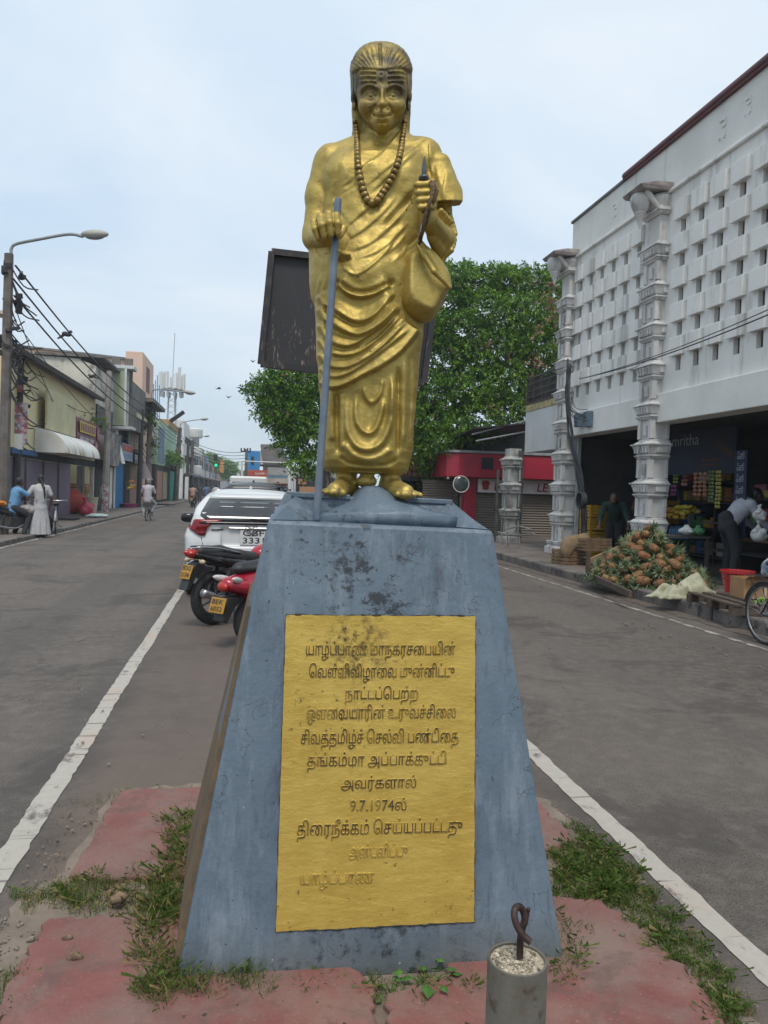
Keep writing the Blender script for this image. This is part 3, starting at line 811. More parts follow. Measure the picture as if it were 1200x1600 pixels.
for (s_, xa, xb, yb, hh) in LINES:
    sk = lerp(0.0, -.03, (yb-1000)/400)
    o0 = onfront(xa, yb+2, .0055); o1 = onfront(xb, yb+2+(xb-xa)*sk, .0055); up = onfront(xa, yb-60, .0055)-onfront(xa, yb, .0055)
    xd = o1-o0; yd = up-xd*(up@xd)/(xd@xd)
    hm = np.linalg.norm(onfront(xa, yb, 0)-onfront(xa, yb-hh*.62, 0))/.56*.72
    rim = txt(s_, 'letter_rim', M_PAN, pan, o0, xd, yd, height=hm, width=np.linalg.norm(xd), thick=-.001, off=.004, ext=.03, bev=.022)
    txt(s_, 'lettering', M_INK if yb < 1330 else M_INKF, rim, o0, xd, yd, height=hm, width=np.linalg.norm(xd), thick=.0030, off=-.006)

# ================================================================== statue
DST = 2.90
so_ = dep(577, 777, DST); so_[2] = 1.527
STA = thing('statue', 'gold-painted standing robed statue with bead necklace, staff and raised stylus', 'statue', so_, -YAW)
_inv = np.array(wmat(STA).inverted())
def L(px, py, dy=0.0):
    # the point seen at (px, py) that lies in the statue's own vertical plane y = dy
    r_ = _inv[:3, :3]@ray(px, py); o_ = _inv[:3, :3]@_C+_inv[:3, 3]
    return o_+r_*((dy-o_[1])/r_[1])
def S(n): return n*DST/FPX          # picture units to metres at the statue
H_ = .0034
lo = L(462, 800, 0); hi = L(728, 50, 0)
sc = Sculpt((lo[0], -.34, -.03), (hi[0], .24, hi[2]+.02), H_)
# robe: horizontal sections (py, left, right, half depth, centre depth)
SEC = [(737, 512, 633, .060, .0), (732, 507, 637, .100, .0), (722, 505, 640, .122, .0), (705, 503, 644, .130, 0), (680, 502, 646, .134, 0), (640, 500, 649, .138, 0), (600, 498, 652, .142, 0), (560, 495, 656, .150, 0),
       (520, 493, 659, .152, -.005), (490, 493, 660, .152, -.01), (460, 495, 660, .155, -.015), (430, 497, 658, .158, -.02), (400, 498, 656, .152, -.018), (370, 501, 655, .146, -.012),
       (340, 503, 660, .142, -.008), (310, 504, 667, .140, -.005), (280, 505, 672, .137, 0), (255, 510, 672, .120, .010), (238, 522, 667, .092, .026), (222, 538, 657, .066, .036), (208, 556, 640, .050, .042)]
zz = np.array([L(575, s_[0])[2] for s_ in SEC]); xl = np.array([L(s_[1], s_[0])[0] for s_ in SEC]); xr = np.array([L(s_[2], s_[0])[0] for s_ in SEC])
bb = np.array([s_[3] for s_ in SEC]); yc = np.array([s_[4] for s_ in SEC])
zg = sc.ax[2]
XL, XR, BB, YC = (np.interp(zg, zz, a) for a in (xl, xr, bb, yc))
XC, XA = (XL+XR)/2, (XR-XL)/2
x3 = sc.ax[0][:, None, None]; y3 = sc.ax[1][None, :, None]
pw = 2.35
k0 = (np.abs((x3-XC)/XA)**pw+np.abs((y3-YC)/BB)**pw)**(1/pw)
d = ((k0-1)*np.minimum(XA, BB)).astype(np.float32)
zlo, zhi = zz[0], zz[-1]
d = np.maximum(d, np.maximum(zlo-zg, zg-zhi)[None, None, :].astype(np.float32))
sc.f = np.minimum(sc.f, d); del k0, d
# neck
sc.cone(L(597, 180, .0), L(598, 228, .015), .052, .060, .03)
# shoulders and chest
sc.cone(L(524, 254, .015), L(597, 236, .02), .058, .060, .05); sc.cone(L(597, 236, .02), L(664, 246, .015), .060, .058, .05)
sc.ell(L(545, 275, -.075), (.075, .055, .075), .05); sc.ell(L(625, 280, -.08), (.08, .05, .07), .05)
# statue's right arm (bare, at the left of the picture)
sc.cone(L(515, 256, .01), L(499, 312, -.005), .060, .053, .025); sc.cone(L(499, 310, -.005), L(492, 368, -.02), .052, .046, .015)
sc.ell(L(490, 368, -.03), (.042, .045, .05), .015)
sc.cone(L(492, 372, -.03), L(507, 366, -.17), .042, .031, .012)
# cloth hanging under that elbow
sc.ell(L(507, 430, -.02), (.054, .075, .115), .02); sc.cone(L(499, 400, -.02), L(501, 462, -.02), .035, .03, .02)
# statue's left arm under the sleeve
sc.cone(L(662, 244, .015), L(684, 290, .0), .060, .052, .03)
sc.cone(L(686, 300, .0), L(697, 372, -.005), .040, .038, .006)
# sleeve bell
def clipcone(a, b, ra, rb, pn, n, k):
    a = np.array(a, float); b = np.array(b, float); m = max(ra, rb)+.04
    sl, x, y, z = sc.sub(np.minimum(a, b)-m, np.maximum(a, b)+m)
    ba = b-a; LL = float(ba@ba); t = np.clip(((x-a[0])*ba[0]+(y-a[1])*ba[1]+(z-a[2])*ba[2])/LL, 0, 1)
    d = np.sqrt((x-a[0]-t*ba[0])**2+((y-a[1]-t*ba[1])*.85)**2+(z-a[2]-t*ba[2])**2)-(ra+(rb-ra)*t)
    n = np.array(n, float); n /= np.linalg.norm(n)
    d = np.maximum(d, (x-pn[0])*n[0]+(y-pn[1])*n[1]+(z-pn[2])*n[2]); sc.put(sl, d.astype(np.float32), k)
clipcone(L(684, 262), L(697, 334), .052, .088, L(700, 319, 0), (.06, .25, -1), .006)
# forearm with folded cloth over the elbow
sc.ell(L(692, 374, -.03), (.046, .06, .052), .015)
sc.cone(L(690, 372, -.05), L(670, 343, -.20), .042, .030, .012)
sc.cone(L(694, 380, -.02), L(683, 408, -.03), .042, .024, .015); sc.cone(L(686, 392, -.06), L(676, 372, -.13), .024, .018, .012)
for (A, B, r_, n_) in (((683, 331, -.10), (702, 352, -.07), .012, 5), ((699, 338, -.03), (708, 372, -.03), .0125, 6), ((707, 376, -.035), (700, 398, -.05), .012, 4), ((676, 342, -.16), (684, 368, -.13), .011, 4)):
    A_, B_ = L(*A), L(*B); t_ = np.array([.010, -.006, .008])
    for k in range(n_):
        c = lerp(A_, B_, (k+.5)/n_); sc.cone(c-t_, c+t_, r_*.8, r_*.8, .004)
# hands -------------------------------------------------------------
# right fist round the staff: back of the hand up, four fingers closing over it
sc.ell(L(511, 356, -.215), (.042, .042, .036), .014); sc.cone(L(505, 372, -.18), L(508, 360, -.22), .032, .03, .012)
for i, (ka, kb, kc) in enumerate((((490, 347, -.235), (492, 358, -.268), (497, 372, -.262)), ((501, 339, -.245), (503, 352, -.284), (507, 369, -.276)), ((514, 335, -.25), (515, 348, -.292), (517, 366, -.284)), ((526, 337, -.25), (528, 349, -.292), (528, 364, -.284)))):
    r_ = (.0118, .0130, .0132, .0125)[i]
    sc.cone(L(*ka), L(*kb), r_*1.12, r_, .0035); sc.cone(L(*kb), L(*kc), r_, r_*.85, .0035)
    sc.ell(L(ka[0], ka[1]-1, ka[2]-.004), (r_*1.1, r_*1.1, r_*1.05), .004)
sc.cone(L(529, 347, -.215), L(537, 357, -.25), .015, .013, .006); sc.cone(L(537, 357, -.25), L(531, 369, -.272), .013, .011, .005)
# left fist holding the stylus upright
sc.ell(L(667, 306, -.222), (.026, .034, .056), .012); sc.cone(L(669, 334, -.205), L(667, 318, -.218), .030, .030, .012)
for i, yy in enumerate((288, 300, 312, 323)):
    r_ = (.0125, .0128, .0122, .0108)[i]; xo = (0, 0, 1, 3)[i]
    sc.cone(L(677, yy-1, -.235), L(672, yy, -.268), r_, r_*1.05, .0035); sc.cone(L(672, yy, -.268), L(654+xo, yy+1, -.272), r_*1.05, r_, .003); sc.cone(L(654+xo, yy+1, -.272), L(652+xo, yy+1, -.245), r_, r_*.85, .003)
sc.cone(L(676, 318, -.215), L(679, 298, -.235), .015, .013, .007); sc.cone(L(679, 298, -.235), L(675, 283, -.255), .013, .010, .006)
HF = .012
# head -------------------------------------------------------------
HC = (596.5, 118)
sc.ell(L(595.5, 122, .005-HF), (S(45), .112, S(44)), .012, p=2.5)
sc.ell(L(595.5, 128, .02-HF), (S(44), .105, S(52)), .02)
for (xa, xb, yb) in ((562, 558.5, 206), (629.5, 632, 205)):
    sc.cone(L(xa, 130, .03-HF), L(xb, yb, .04-HF), .028, .019, .02)
sc.cone(L(572, 180, .065-HF), L(620, 180, .065-HF), .045, .045, .03); sc.cone(L(574, 200, .06-HF), L(618, 200, .06-HF), .036, .036, .03)
sc.ell(L(597, 146, -.035-HF), (S(38.2), .092, S(46)), .012, p=2.25)
sc.ell(L(597, 168, -.052-HF), (S(29.5), .070, S(34)), .014); sc.ell(L(597, 190, -.085-HF), (S(15), .040, S(13)), .018)
sc.ell(L(573, 166, -.085-HF), (S(12.5), .030, S(13)), .018); sc.ell(L(621, 166, -.085-HF), (S(12.5), .030, S(13)), .018)
# nose, lips, ears
sc.cone(L(597, 138, -.118-HF), L(597, 162, -.147-HF), .009, .0135, .006); sc.ell(L(597, 164, -.146-HF), (.0155, .014, .011), .005)
sc.ell(L(591.5, 164.5, -.134-HF), (.007, .011, .007), .006); sc.ell(L(602.5, 164.5, -.134-HF), (.007, .011, .007), .006)
for ex in (552.5, 639.5):
    sc.ell(L(ex, 151, .0-HF), (.0095, .02, S(12)), .005); sc.ell(L(ex+(1.2 if ex < 600 else -1.2), 166, -.004-HF), (.009, .012, S(7)), .006)
# feet ---------------------------------------------------------------
for (ax_, tx, sgn) in ((541, 524, -1), (610, 634, 1)):
    a0 = L(ax_, 738, .0); h0 = L(ax_, 764, .01); t0 = L(tx, 768, -.10)
    h0[2] = .035; t0[2] = .022
    sc.cone(a0, h0, .036, .042, .02); sc.cone(h0, t0, .043, .030, .02)
    for i in range(5):
        off = (-2+i)*.0155
        b = t0+np.array([off-sgn*.0, .012*abs(i-2)*.6, -.004]); e_ = b+np.array([sgn*.012+off*.35, -.040+.006*abs(i-(1 if sgn > 0 else 3)), -.004])
        r_ = .0125 if (i == (0 if sgn > 0 else 4)) else .0098
        sc.cone(b+np.array([0, .01, .002]), e_+np.array([0, .006, 0]), r_*1.1, r_*.92, .010)
sc.ell(L(573, 752, -.03), (.038, .03, .026), .02)
# flatten at the platform
sl, x_, y_, z_ = sc.sub((-1, -1, -.1), (1, 1, .02)); sc.f[sl] = np.maximum(sc.f[sl], (-z_-.004).astype(np.float32))

# relief of folds, drawn on the front of the figure -------------------
RX0, RX1, RY0, RY1 = 455, 735, 55, 800
RW, RH = RX1-RX0, RY1-RY0
rel = np.zeros((RH, RW), np.float32)
PX, PY = np.meshgrid(np.arange(RX0, RX1)+.5, np.arange(RY0, RY1)+.5)
def smooth_poly(pts, n=14):
    P = np.array(pts, float)
    if len(P) < 3:
        t = np.linspace(0, 1, n)[:, None]; return P[0]+(P[1]-P[0])*t
    Q = np.vstack([2*P[0]-P[1], P, 2*P[-1]-P[-2]]); o = []
    for i in range(1, len(Q)-2):
        for t in np.linspace(0, 1, n, endpoint=False):
            a, b, c, d = Q[i-1], Q[i], Q[i+1], Q[i+2]
            o.append(.5*((2*b)+(c-a)*t+(2*a-5*b+4*c-d)*t*t+(3*b-a-3*c+d)*t**3))
    o.append(P[-1]); return np.array(o)
def stroke(pts, amp, w1, w2=None, fade=.12, step=False, img=None):
    """w1: width on the left of the travel direction (upper side when drawn left to right), w2: the other side"""
    w2 = w2 or w1; C = smooth_poly(pts); m = 3.2*max(w1, w2)+2
    if step: m = 60
    x0 = int(max(0, C[:, 0].min()-m-RX0)); x1 = int(min(RW, C[:, 0].max()+m-RX0)); y0 = int(max(0, C[:, 1].min()-m-RY0)); y1 = int(min(RH, C[:, 1].max()+m-RY0))
    if x1 <= x0 or y1 <= y0: return
    X = PX[y0:y1, x0:x1]; Y = PY[y0:y1, x0:x1]
    best = np.full(X.shape, 1e9, np.float32); sd = np.zeros(X.shape, np.float32); tt = np.zeros(X.shape, np.float32)
    n = len(C)-1
    for i in range(n):
        a, b = C[i], C[i+1]; ba = b-a; LL = max(ba@ba, 1e-9)
        t = np.clip(((X-a[0])*ba[0]+(Y-a[1])*ba[1])/LL, 0, 1)
        dx, dy = X-a[0]-t*ba[0], Y-a[1]-t*ba[1]; dd = np.sqrt(dx*dx+dy*dy); k = dd < best
        sgn = np.sign(ba[0]*dy-ba[1]*dx)
        best = np.where(k, dd, best); sd = np.where(k, dd*sgn, sd); tt = np.where(k, (i+t)/n, tt)
    f = np.clip(tt/max(fade, 1e-3), 0, 1)*np.clip((1-tt)/max(fade, 1e-3), 0, 1) if fade else 1.0
    f = f*f*(3-2*f) if fade else 1.0
    if step:   # raised on the left side of the travel direction, fading away over w1
        h = np.where(sd < 0, np.exp(-(np.abs(sd)/w1)), np.exp(-(np.abs(sd)/w2)**2)*0)
        s_ = 1/(1+np.exp(sd/w2*3)); h = np.where(np.abs(sd) < w2*2, s_*np.exp(-np.clip(-sd, 0, None)/w1), h)
    else:
        h = np.where(sd < 0, np.exp(-(sd/w1)**2), np.exp(-(sd/w2)**2))
    rel[y0:y1, x0:x1] += (amp*f*h).astype(np.float32)
def dot(px, py, amp, sx, sy=None, rot=0):
    sy = sy or sx; X = PX-px; Y = PY-py; c, s_ = cos(rot), sin(rot)
    u, v = X*c+Y*s_, -X*s_+Y*c; rel[:] += (amp*np.exp(-(u/sx)**2-(v/sy)**2)).astype(np.float32)
# swags of the outer cloth: soft above, undercut below
SW = [([(525, 444), (543, 459), (562, 465), (586, 461), (612, 446)], .021, 9, 4), ([(494, 462), (506, 478), (521, 484), (536, 494), (556, 503), (578, 499), (598, 481), (617, 455)], .025, 10, 4.5),
      ([(494, 480), (506, 500), (520, 508), (540, 519), (560, 525), (584, 517), (606, 500), (624, 477)], .024, 9, 4.5), ([(494, 505), (506, 524), (516, 534), (532, 541), (549, 541), (573, 528), (598, 508), (626, 481)], .022, 8, 4),
      ([(494, 528), (506, 546), (515, 553), (540, 557), (565, 550), (595, 528), (630, 492)], .016, 6, 3), ([(495, 552), (506, 566), (516, 574), (540, 576), (569, 564), (598, 542), (637, 503)], .015, 6, 3),
      ([(497, 574), (507, 584), (516, 590), (535, 589), (562, 575), (598, 549), (643, 514)], .011, 5, 3), ([(560, 545), (590, 522), (622, 486)], .006, 2.2, 2), ([(560, 568), (600, 532), (636, 496)], .006, 2.2, 2)]
for p_, a_, w1_, w2_ in SW: stroke(p_, a_*1.12, w1_*1.65, w2_*.62, .06)
# belly bulge and the crease across it
dot(568, 428, .026, 48, 24, -.12); stroke([(522, 436), (543, 452), (562, 458), (589, 453), (619, 437)], -.015, 3, 5, .1)
stroke([(529, 414), (552, 432), (573, 424), (600, 398), (618, 372)], .006, 4, 1.5, .15)
stroke([(527, 403), (537, 407), (549, 403)], -.016, 3, 3, .2); stroke([(527, 396), (541, 399), (549, 399)], .012, 3, 2, .2)
# lower edge of the outer cloth over the skirt
stroke([(498, 602), (512, 608), (529, 607), (547, 600), (573, 586), (598, 573), (628, 551), (657, 517)], .036, 34, 1.5, .02, step=True)
# skirt: hanging loops and straight folds
for p_, a_, w1_, w2_ in (([(568, 603), (570, 616), (578, 628), (588, 625), (596, 610), (598, 590)], .010, 4.5, 3), ([(556, 612), (556, 652), (563, 669), (575, 677), (586, 671), (595, 650), (600, 620)], .015, 5, 3.5), ([(541, 608), (541, 663), (549, 687), (562, 700), (580, 702), (598, 690), (609, 663), (613, 627), (615, 588)], .018, 7, 4.5), ([(536, 690), (549, 709), (573, 718), (598, 712), (614, 700)], .012, 6, 4)):
    stroke(p_, a_, w1_, w2_, .10)
dot(577, 648, -.008, 10, 22)
stroke([(527, 607), (527, 660), (528, 712)], -.012, 4.5, 4.0, .12); stroke([(517, 606), (517, 650), (518, 690)], .010, 4, 4, .08); stroke([(533, 610), (533, 660), (534, 706)], .010, 3, 3.5, .08)
stroke([(622, 570), (622, 640), (621, 712)], -.010, 3, 3, .1); stroke([(632, 555), (632, 630), (630, 700)], .010, 4.5, 4.5, .15); stroke([(641, 545), (641, 620), (638, 690)], -.004, 3, 3, .3)
stroke([(612, 580), (613, 620), (613, 690)], .008, 4, 4, .25)
stroke([(530, 712), (545, 722), (573, 728), (600, 726), (622, 716)], -.012, 3, 4, .1); dot(575, 735, .010, 40, 7)
# cloth on the breast: edges and long diagonal folds falling from the shoulder
stroke([(628, 201), (596, 240), (566, 262), (557, 291), (536, 304), (519, 318)], .011, 22, 1.3, .03, step=True)
for p_, a_, w1_, w2_ in (([(560, 300), (600, 268), (640, 236), (669, 214)], .008, 5, 3), ([(573, 306), (615, 268), (664, 224)], .009, 5, 2.5), ([(560, 345), (606, 352), (646, 303), (664, 262)], .0, 3, 3), ([(600, 358), (622, 332), (646, 302)], -.012, 2.5, 2.5), ([(590, 356), (620, 322), (652, 286)], .010, 5, 3),
                         ([(536, 358), (560, 338), (585, 318), (614, 292)], .009, 5, 2.5), ([(531, 378), (563, 362), (596, 335), (625, 300)], .010, 6, 3), ([(535, 395), (575, 382), (612, 352), (640, 322)], .010, 6, 3), ([(548, 408), (590, 394), (622, 366), (640, 345)], .009, 5, 2.5), ([(595, 402), (620, 384), (638, 362)], .006, 2.5, 2), ([(612, 412), (630, 396), (640, 380)], .006, 2.5, 2), ([(624, 226), (648, 222), (669, 216)], .007, 3, 2),
                         ([(530, 290), (545, 283), (556, 272)], .004, 2.2, 2), ([(532, 300), (547, 292), (558, 282)], .004, 2, 2), ([(552, 232), (538, 235), (528, 244)], -.004, 3, 3), ([(530, 250), (526, 290), (524, 320)], -.010, 4, 4), ([(700, 258), (694, 290), (690, 312)], .006, 4, 3), ([(680, 250), (684, 285), (682, 312)], .006, 4, 3), ([(670, 214), (672, 250), (676, 280)], .009, 3, 2),
                         ([(503, 402), (500, 430), (494, 466)], .008, 3.5, 2.5), ([(512, 400), (510, 430), (500, 470)], .008, 3, 2.5), ([(519, 412), (519, 445), (510, 475)], .006, 3, 2)):
    if a_: stroke(p_, a_*.60, w1_*1.75, w2_*.7, .25)
# face
for s_ in (-1, 1):
    c = 597+s_*18.5
    dot(c, 147, -.016, 13.5, 7); dot(c, 147.5, .015, 7, 4.2); dot(c-s_*1, 147.2, .004, 2.4)
    stroke([(c-10, 148), (c-4, 143), (c+4, 142.6), (c+10, 147)], .0055, 1.5, 1.2, .15); stroke([(c-9, 149.5), (c, 153), (c+9, 149.5)], .004, 1.3, 1.5, .2)
    stroke([(597+s_*6, 140), (597+s_*14, 134.5), (597+s_*24, 134), (597+s_*35, 141)][::s_], .009, 2.6, 2.2, .15)
    stroke([(597+s_*8, 161), (597+s_*14, 168), (597+s_*19, 178)][::s_], -.006, 2, 2, .2)
    dot(597+s_*3.4, 167.6, -.004, 1.6, 1.1)
    for yb in (113, 120.5, 128):
        stroke([(597+s_*8.5, yb), (597+s_*20, yb-1), (597+s_*36, yb-.2)][::s_], .0085, 2.1, 1.5, .06)
stroke([(581, 176.5), (589, 180), (597, 181), (605, 180), (614, 175.5)], -.010, 1.3, 1.3, .12)
stroke([(585, 176.8), (592, 177), (597, 178), (602, 177), (610, 175.8)], .0045, 2.2, 1.2, .2); stroke([(587, 183), (597, 185.5), (608, 182.5)], .0055, 1.4, 2.6, .2)
stroke([(588, 190), (597, 191.5), (606, 190)], -.005, 2, 2, .3); dot(597, 197, .006, 8, 5)
dot(595.5, 117, .009, 5.2); dot(595.5, 117, -.011, 2.6); dot(595.5, 127, -.004, 3, 4)
# hair: raised above the brow, strands fanning from the parting
stroke([(553, 113), (566, 107.5), (596, 109), (627, 106.5), (641, 112)], .008, 34, 1.3, 0, step=True)
for s_ in (-1, 1): stroke([(597+s_*40.5, 112), (597+s_*41, 135), (597+s_*41, 150)][::s_], .004, 3, 1.2, .2)
hy = (PY < 108) | (PX < 556.5) | (PX > 636.5)
ang = np.arctan2(PX-594, 128-PY); hmask = np.clip((109-PY)/4, 0, 1)*(PY < 112)
rel += (.0021*np.sin(ang*44+.5*np.sin(PY*.3)+.8*np.sin(ang*7))*hmask*np.clip(np.abs(PX-594)/9, 0, 1)*np.clip((PY-68-(PX-594)**2/70)/8, .25, 1)).astype(np.float32)
stroke([(594, 66), (594, 86), (595, 104)], -.008, 1.8, 1.8, .05)
side = ((PX < 557) | (PX > 636))*np.clip((PY-112)/6, 0, 1)*np.clip((205-PY)/10, 0, 1)
rel += (.002*np.sin(PX*2.1+.2*np.sin(PY*.2))*side).astype(np.float32)
# hand-modelled unevenness of the plaster
rng = np.random.default_rng(3)
def smoothn(sig, amp):
    n_ = rng.standard_normal((RH//sig+3, RW//sig+3)); yy = np.arange(RH)/sig; xx = np.arange(RW)/sig
    y0 = yy.astype(int); x0 = xx.astype(int); fy = (yy-y0)[:, None]; fx = (xx-x0)[None, :]
    fy = fy*fy*(3-2*fy); fx = fx*fx*(3-2*fx)
    return amp*((n_[y0][:, x0]*(1-fx)+n_[y0][:, x0+1]*fx)*(1-fy)+(n_[y0+1][:, x0]*(1-fx)+n_[y0+1][:, x0+1]*fx)*fy)
robe = np.clip((PY-205)/15, 0, 1)
rel += ((smoothn(26, .0022)+smoothn(11, .0009))*robe).astype(np.float32)

# carve the relief: every point looks up the place of the front surface above it
xg = sc.ax[0][:, None]; zg2 = zg[None, :]
hitf = np.argmax(sc.f < .004, axis=1); has = (sc.f < .004).any(axis=1)
yfr = np.where(has, sc.ax[1][hitf], 0.0)
Mw = np.array(wmat(STA)); 
Wx = Mw[0, 0]*xg+Mw[0, 1]*yfr+Mw[0, 3]; Wy = Mw[1, 0]*xg+Mw[1, 1]*yfr+Mw[1, 3]; Wz = zg2+Mw[2, 3]+0*yfr-EYE
dd = Wx*_f[0]+Wy*_f[1]+Wz*_f[2]
pxm = 600+FPX*(Wx*_R[0]+Wy*_R[1]+Wz*_R[2])/dd; pym = 800-FPX*(Wx*_U[0]+Wy*_U[1]+Wz*_U[2])/dd
fx = np.clip(pxm-RX0-.5, 0, RW-1.001); fy = np.clip(pym-RY0-.5, 0, RH-1.001)
ix = fx.astype(int); iy = fy.astype(int); fx -= ix; fy -= iy
r2 = (rel[iy, ix]*(1-fx)+rel[iy, ix+1]*fx)*(1-fy)+(rel[iy+1, ix]*(1-fx)+rel[iy+1, ix+1]*fx)*fy
keep = np.ones_like(r2)   # leave the fists and the bare arm alone
for (cx, cy, rx_, ry_) in ((510, 356, 34, 34), (667, 306, 24, 40), (694, 368, 26, 42)):
    keep *= np.clip(((pxm-cx)/rx_)**2+((pym-cy)/ry_)**2-.55, 0, .45)/.45
r2 = (r2*keep*np.clip((750-pym)/10, 0, 1)).astype(np.float32)
wy = np.clip((.06-sc.ax[1])/.08, 0, 1).astype(np.float32)
sc.f -= r2[:, None, :]*wy[None, :, None]

def gold(name, grime_shade=.0):
    t = NT(name); p = t.obj()
    c = t.mix(t.ramp(t.noise(7, 6, .6, p), .3, .72), (.37, .265, .060), (.50, .380, .115))
    c = t.mix(t.ramp(t.noise(38, 6, .7, p), .54, .70), c, (.56, .42, .14))
    c = t.mix(t.math('MULTIPLY', t.ramp(t.noise(1, 6, .7, p, sc3=(30, 30, 90)), .56, .68), .6), c, (.24, .165, .04))
    c = t.mix(t.ramp(t.noise(60, 3, .5, p), .725, .74), c, (.07, .05, .025))
    g = t.ramp(t.noise(17, 8, .72, p), .60, .72)
    if grime_shade:
        # grime, deepened with painted shade on head and neck; blotches elsewhere
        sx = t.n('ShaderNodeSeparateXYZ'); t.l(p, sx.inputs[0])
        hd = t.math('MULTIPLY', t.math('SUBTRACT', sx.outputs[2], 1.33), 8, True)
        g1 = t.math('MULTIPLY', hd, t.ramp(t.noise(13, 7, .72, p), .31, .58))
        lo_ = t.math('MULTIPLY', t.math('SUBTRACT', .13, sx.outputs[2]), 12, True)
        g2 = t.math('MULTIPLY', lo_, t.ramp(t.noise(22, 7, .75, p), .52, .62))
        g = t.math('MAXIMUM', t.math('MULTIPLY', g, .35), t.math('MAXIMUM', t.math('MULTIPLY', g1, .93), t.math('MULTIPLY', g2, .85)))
    else: g = t.math('MULTIPLY', g, .4)
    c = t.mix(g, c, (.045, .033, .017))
    rg = t.ramp(t.noise(24, 6, .65, p), .3, .75, (.42,)*3, (.60,)*3)
    t.set(c, rg, t.math('SUBTRACT', .62, t.math('MULTIPLY', g, .6)), .5)
    t.bump(t.noise(46, 7, .66, p), .42, .007, t.bump(t.noise(150, 3, .6, p), .22, .002)); return t.m
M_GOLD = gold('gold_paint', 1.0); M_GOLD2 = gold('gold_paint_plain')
M_BEAD = mat('old_gold_bead', (.34, .23, .065), (.12, .085, .035), 40, .4, .62, .42, .65)
M_STEEL = mat('grey_painted_iron', (.115, .150, .195), (.165, .205, .25), 14, .4, .65, .45, .1, bump=.2, bscale=90, bdist=.002)
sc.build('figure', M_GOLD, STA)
del sc

# bag hanging from the forearm
bg_ = Sculpt(tuple(L(612, 515, 0)*np.array([1, 0, 1])+np.array([0, -.30, 0])), tuple(L(718, 355, 0)*np.array([1, 0, 1])+np.array([0, .08, 0])), .004)
bg_.ell(L(664, 446, -.09), (S(45), .115, S(54)), .02, p=2.3); bg_.cone(L(656, 384, -.13), L(664, 425, -.10), .020, .070, .02)
def facet(p0, n, k=.014):
    sl, x_, y_, z_ = bg_.sub((-1, -1, -1), (1, 1, 3)); n = np.array(n, float); n /= np.linalg.norm(n)
    d = ((x_-p0[0])*n[0]+(y_-p0[1])*n[1]+(z_-p0[2])*n[2]).astype(np.float32); f = bg_.f[sl]; hh = np.clip(k-np.abs(f-d), 0, None)/k; bg_.f[sl] = np.maximum(f, d)+hh*hh*k*.25
r0_ = L(642, 440, -.188)
facet(r0_, (-.82, -.57, .05), .008); facet(r0_, (.36, -.93, .10), .008); facet(L(641, 478, -.17), (-.10, -.50, -.86), .010); facet(L(623, 440, -.1), (-1, 0, 0), .02); facet(L(705, 440, -.1), (.90, -.1, -.42), .02); facet(L(692, 408, -.1), (.80, -.25, .55), .03)
bg_.cone(L(668, 395, -.15), L(701, 447, -.12), .014, .012, .012)
bg_.cone(L(629, 412, -.12), L(640, 388, -.135), .010, .008, .012); bg_.cone(L(640, 388, -.135), L(656, 372, -.15), .008, .008, .012)
bg_.path([L(654, 384, -.165), L(664, 402, -.182), L(678, 424, -.186), L(703, 449, -.150)], [.009, .010, .010, .008], .006)
bg_.build('bag', M_GOLD2, STA)
# stylus
mb = MB(); c0, c1 = L(662, 277, -.262), L(663.5, 243, -.262)
mb.tube([c0, lerp(c0, c1, .25), lerp(c0, c1, .5), lerp(c0, c1, .75), lerp(c0, c1, .92), c1], [.0165, .0165, .0150, .0105, .005, .0008], 10, flat=.5)
mb.tube([L(662, 283, -.262), L(662, 279.5, -.262), L(662, 276.5, -.262), L(662, 275, -.262)], [.018, .026, .024, .016], 14, flat=.7)
mb.tube([L(664, 332, -.25), L(662, 280, -.262)], [.012, .012], 8)
mb.build('stylus', mat('dark_iron', (.060, .075, .092), (.105, .125, .15), 30, .4, .6, .5, .2), STA, smooth=35, world=False)
# palm-leaf cords falling from the fist
mb = MB()
for q in ([(672, 284, -.285), (676, 296, -.29), (673, 310, -.29), (667, 325, -.285), (662, 345, -.27), (659, 362, -.25), (655, 374, -.235)], [(678, 284, -.27), (680, 300, -.275), (677, 316, -.27), (669, 332, -.265), (664, 352, -.25), (657, 371, -.235), (655, 382, -.215)]):
    P_ = smooth_poly([L(*k) for k in q], 5) if False else np.array([L(*k) for k in q])
    mb.tube(P_, .0052, 6); mb.tube(P_+np.array([.005, -.004, .003]), .0042, 6)
mb.build('cord', mat('braided_cord', (.20, .135, .06), (.075, .05, .028), 160, .42, .58, .6, .3, bump=.8, bscale=220, bdist=.004), STA, smooth=True, world=False)
# staff
mb = MB(); s0 = L(494.5, 811, -.225); s1 = L(528, 316, -.245); P_ = [lerp(s0, s1, k/10) for k in range(11)]
mb.tube(P_+[L(528.3, 311, -.245), L(528.5, 309, -.245)], [.0132-.0006*k/10 for k in range(11)]+[.0118, .005], 16)
mb.build('staff', M_STEEL, STA, smooth=45, world=False)
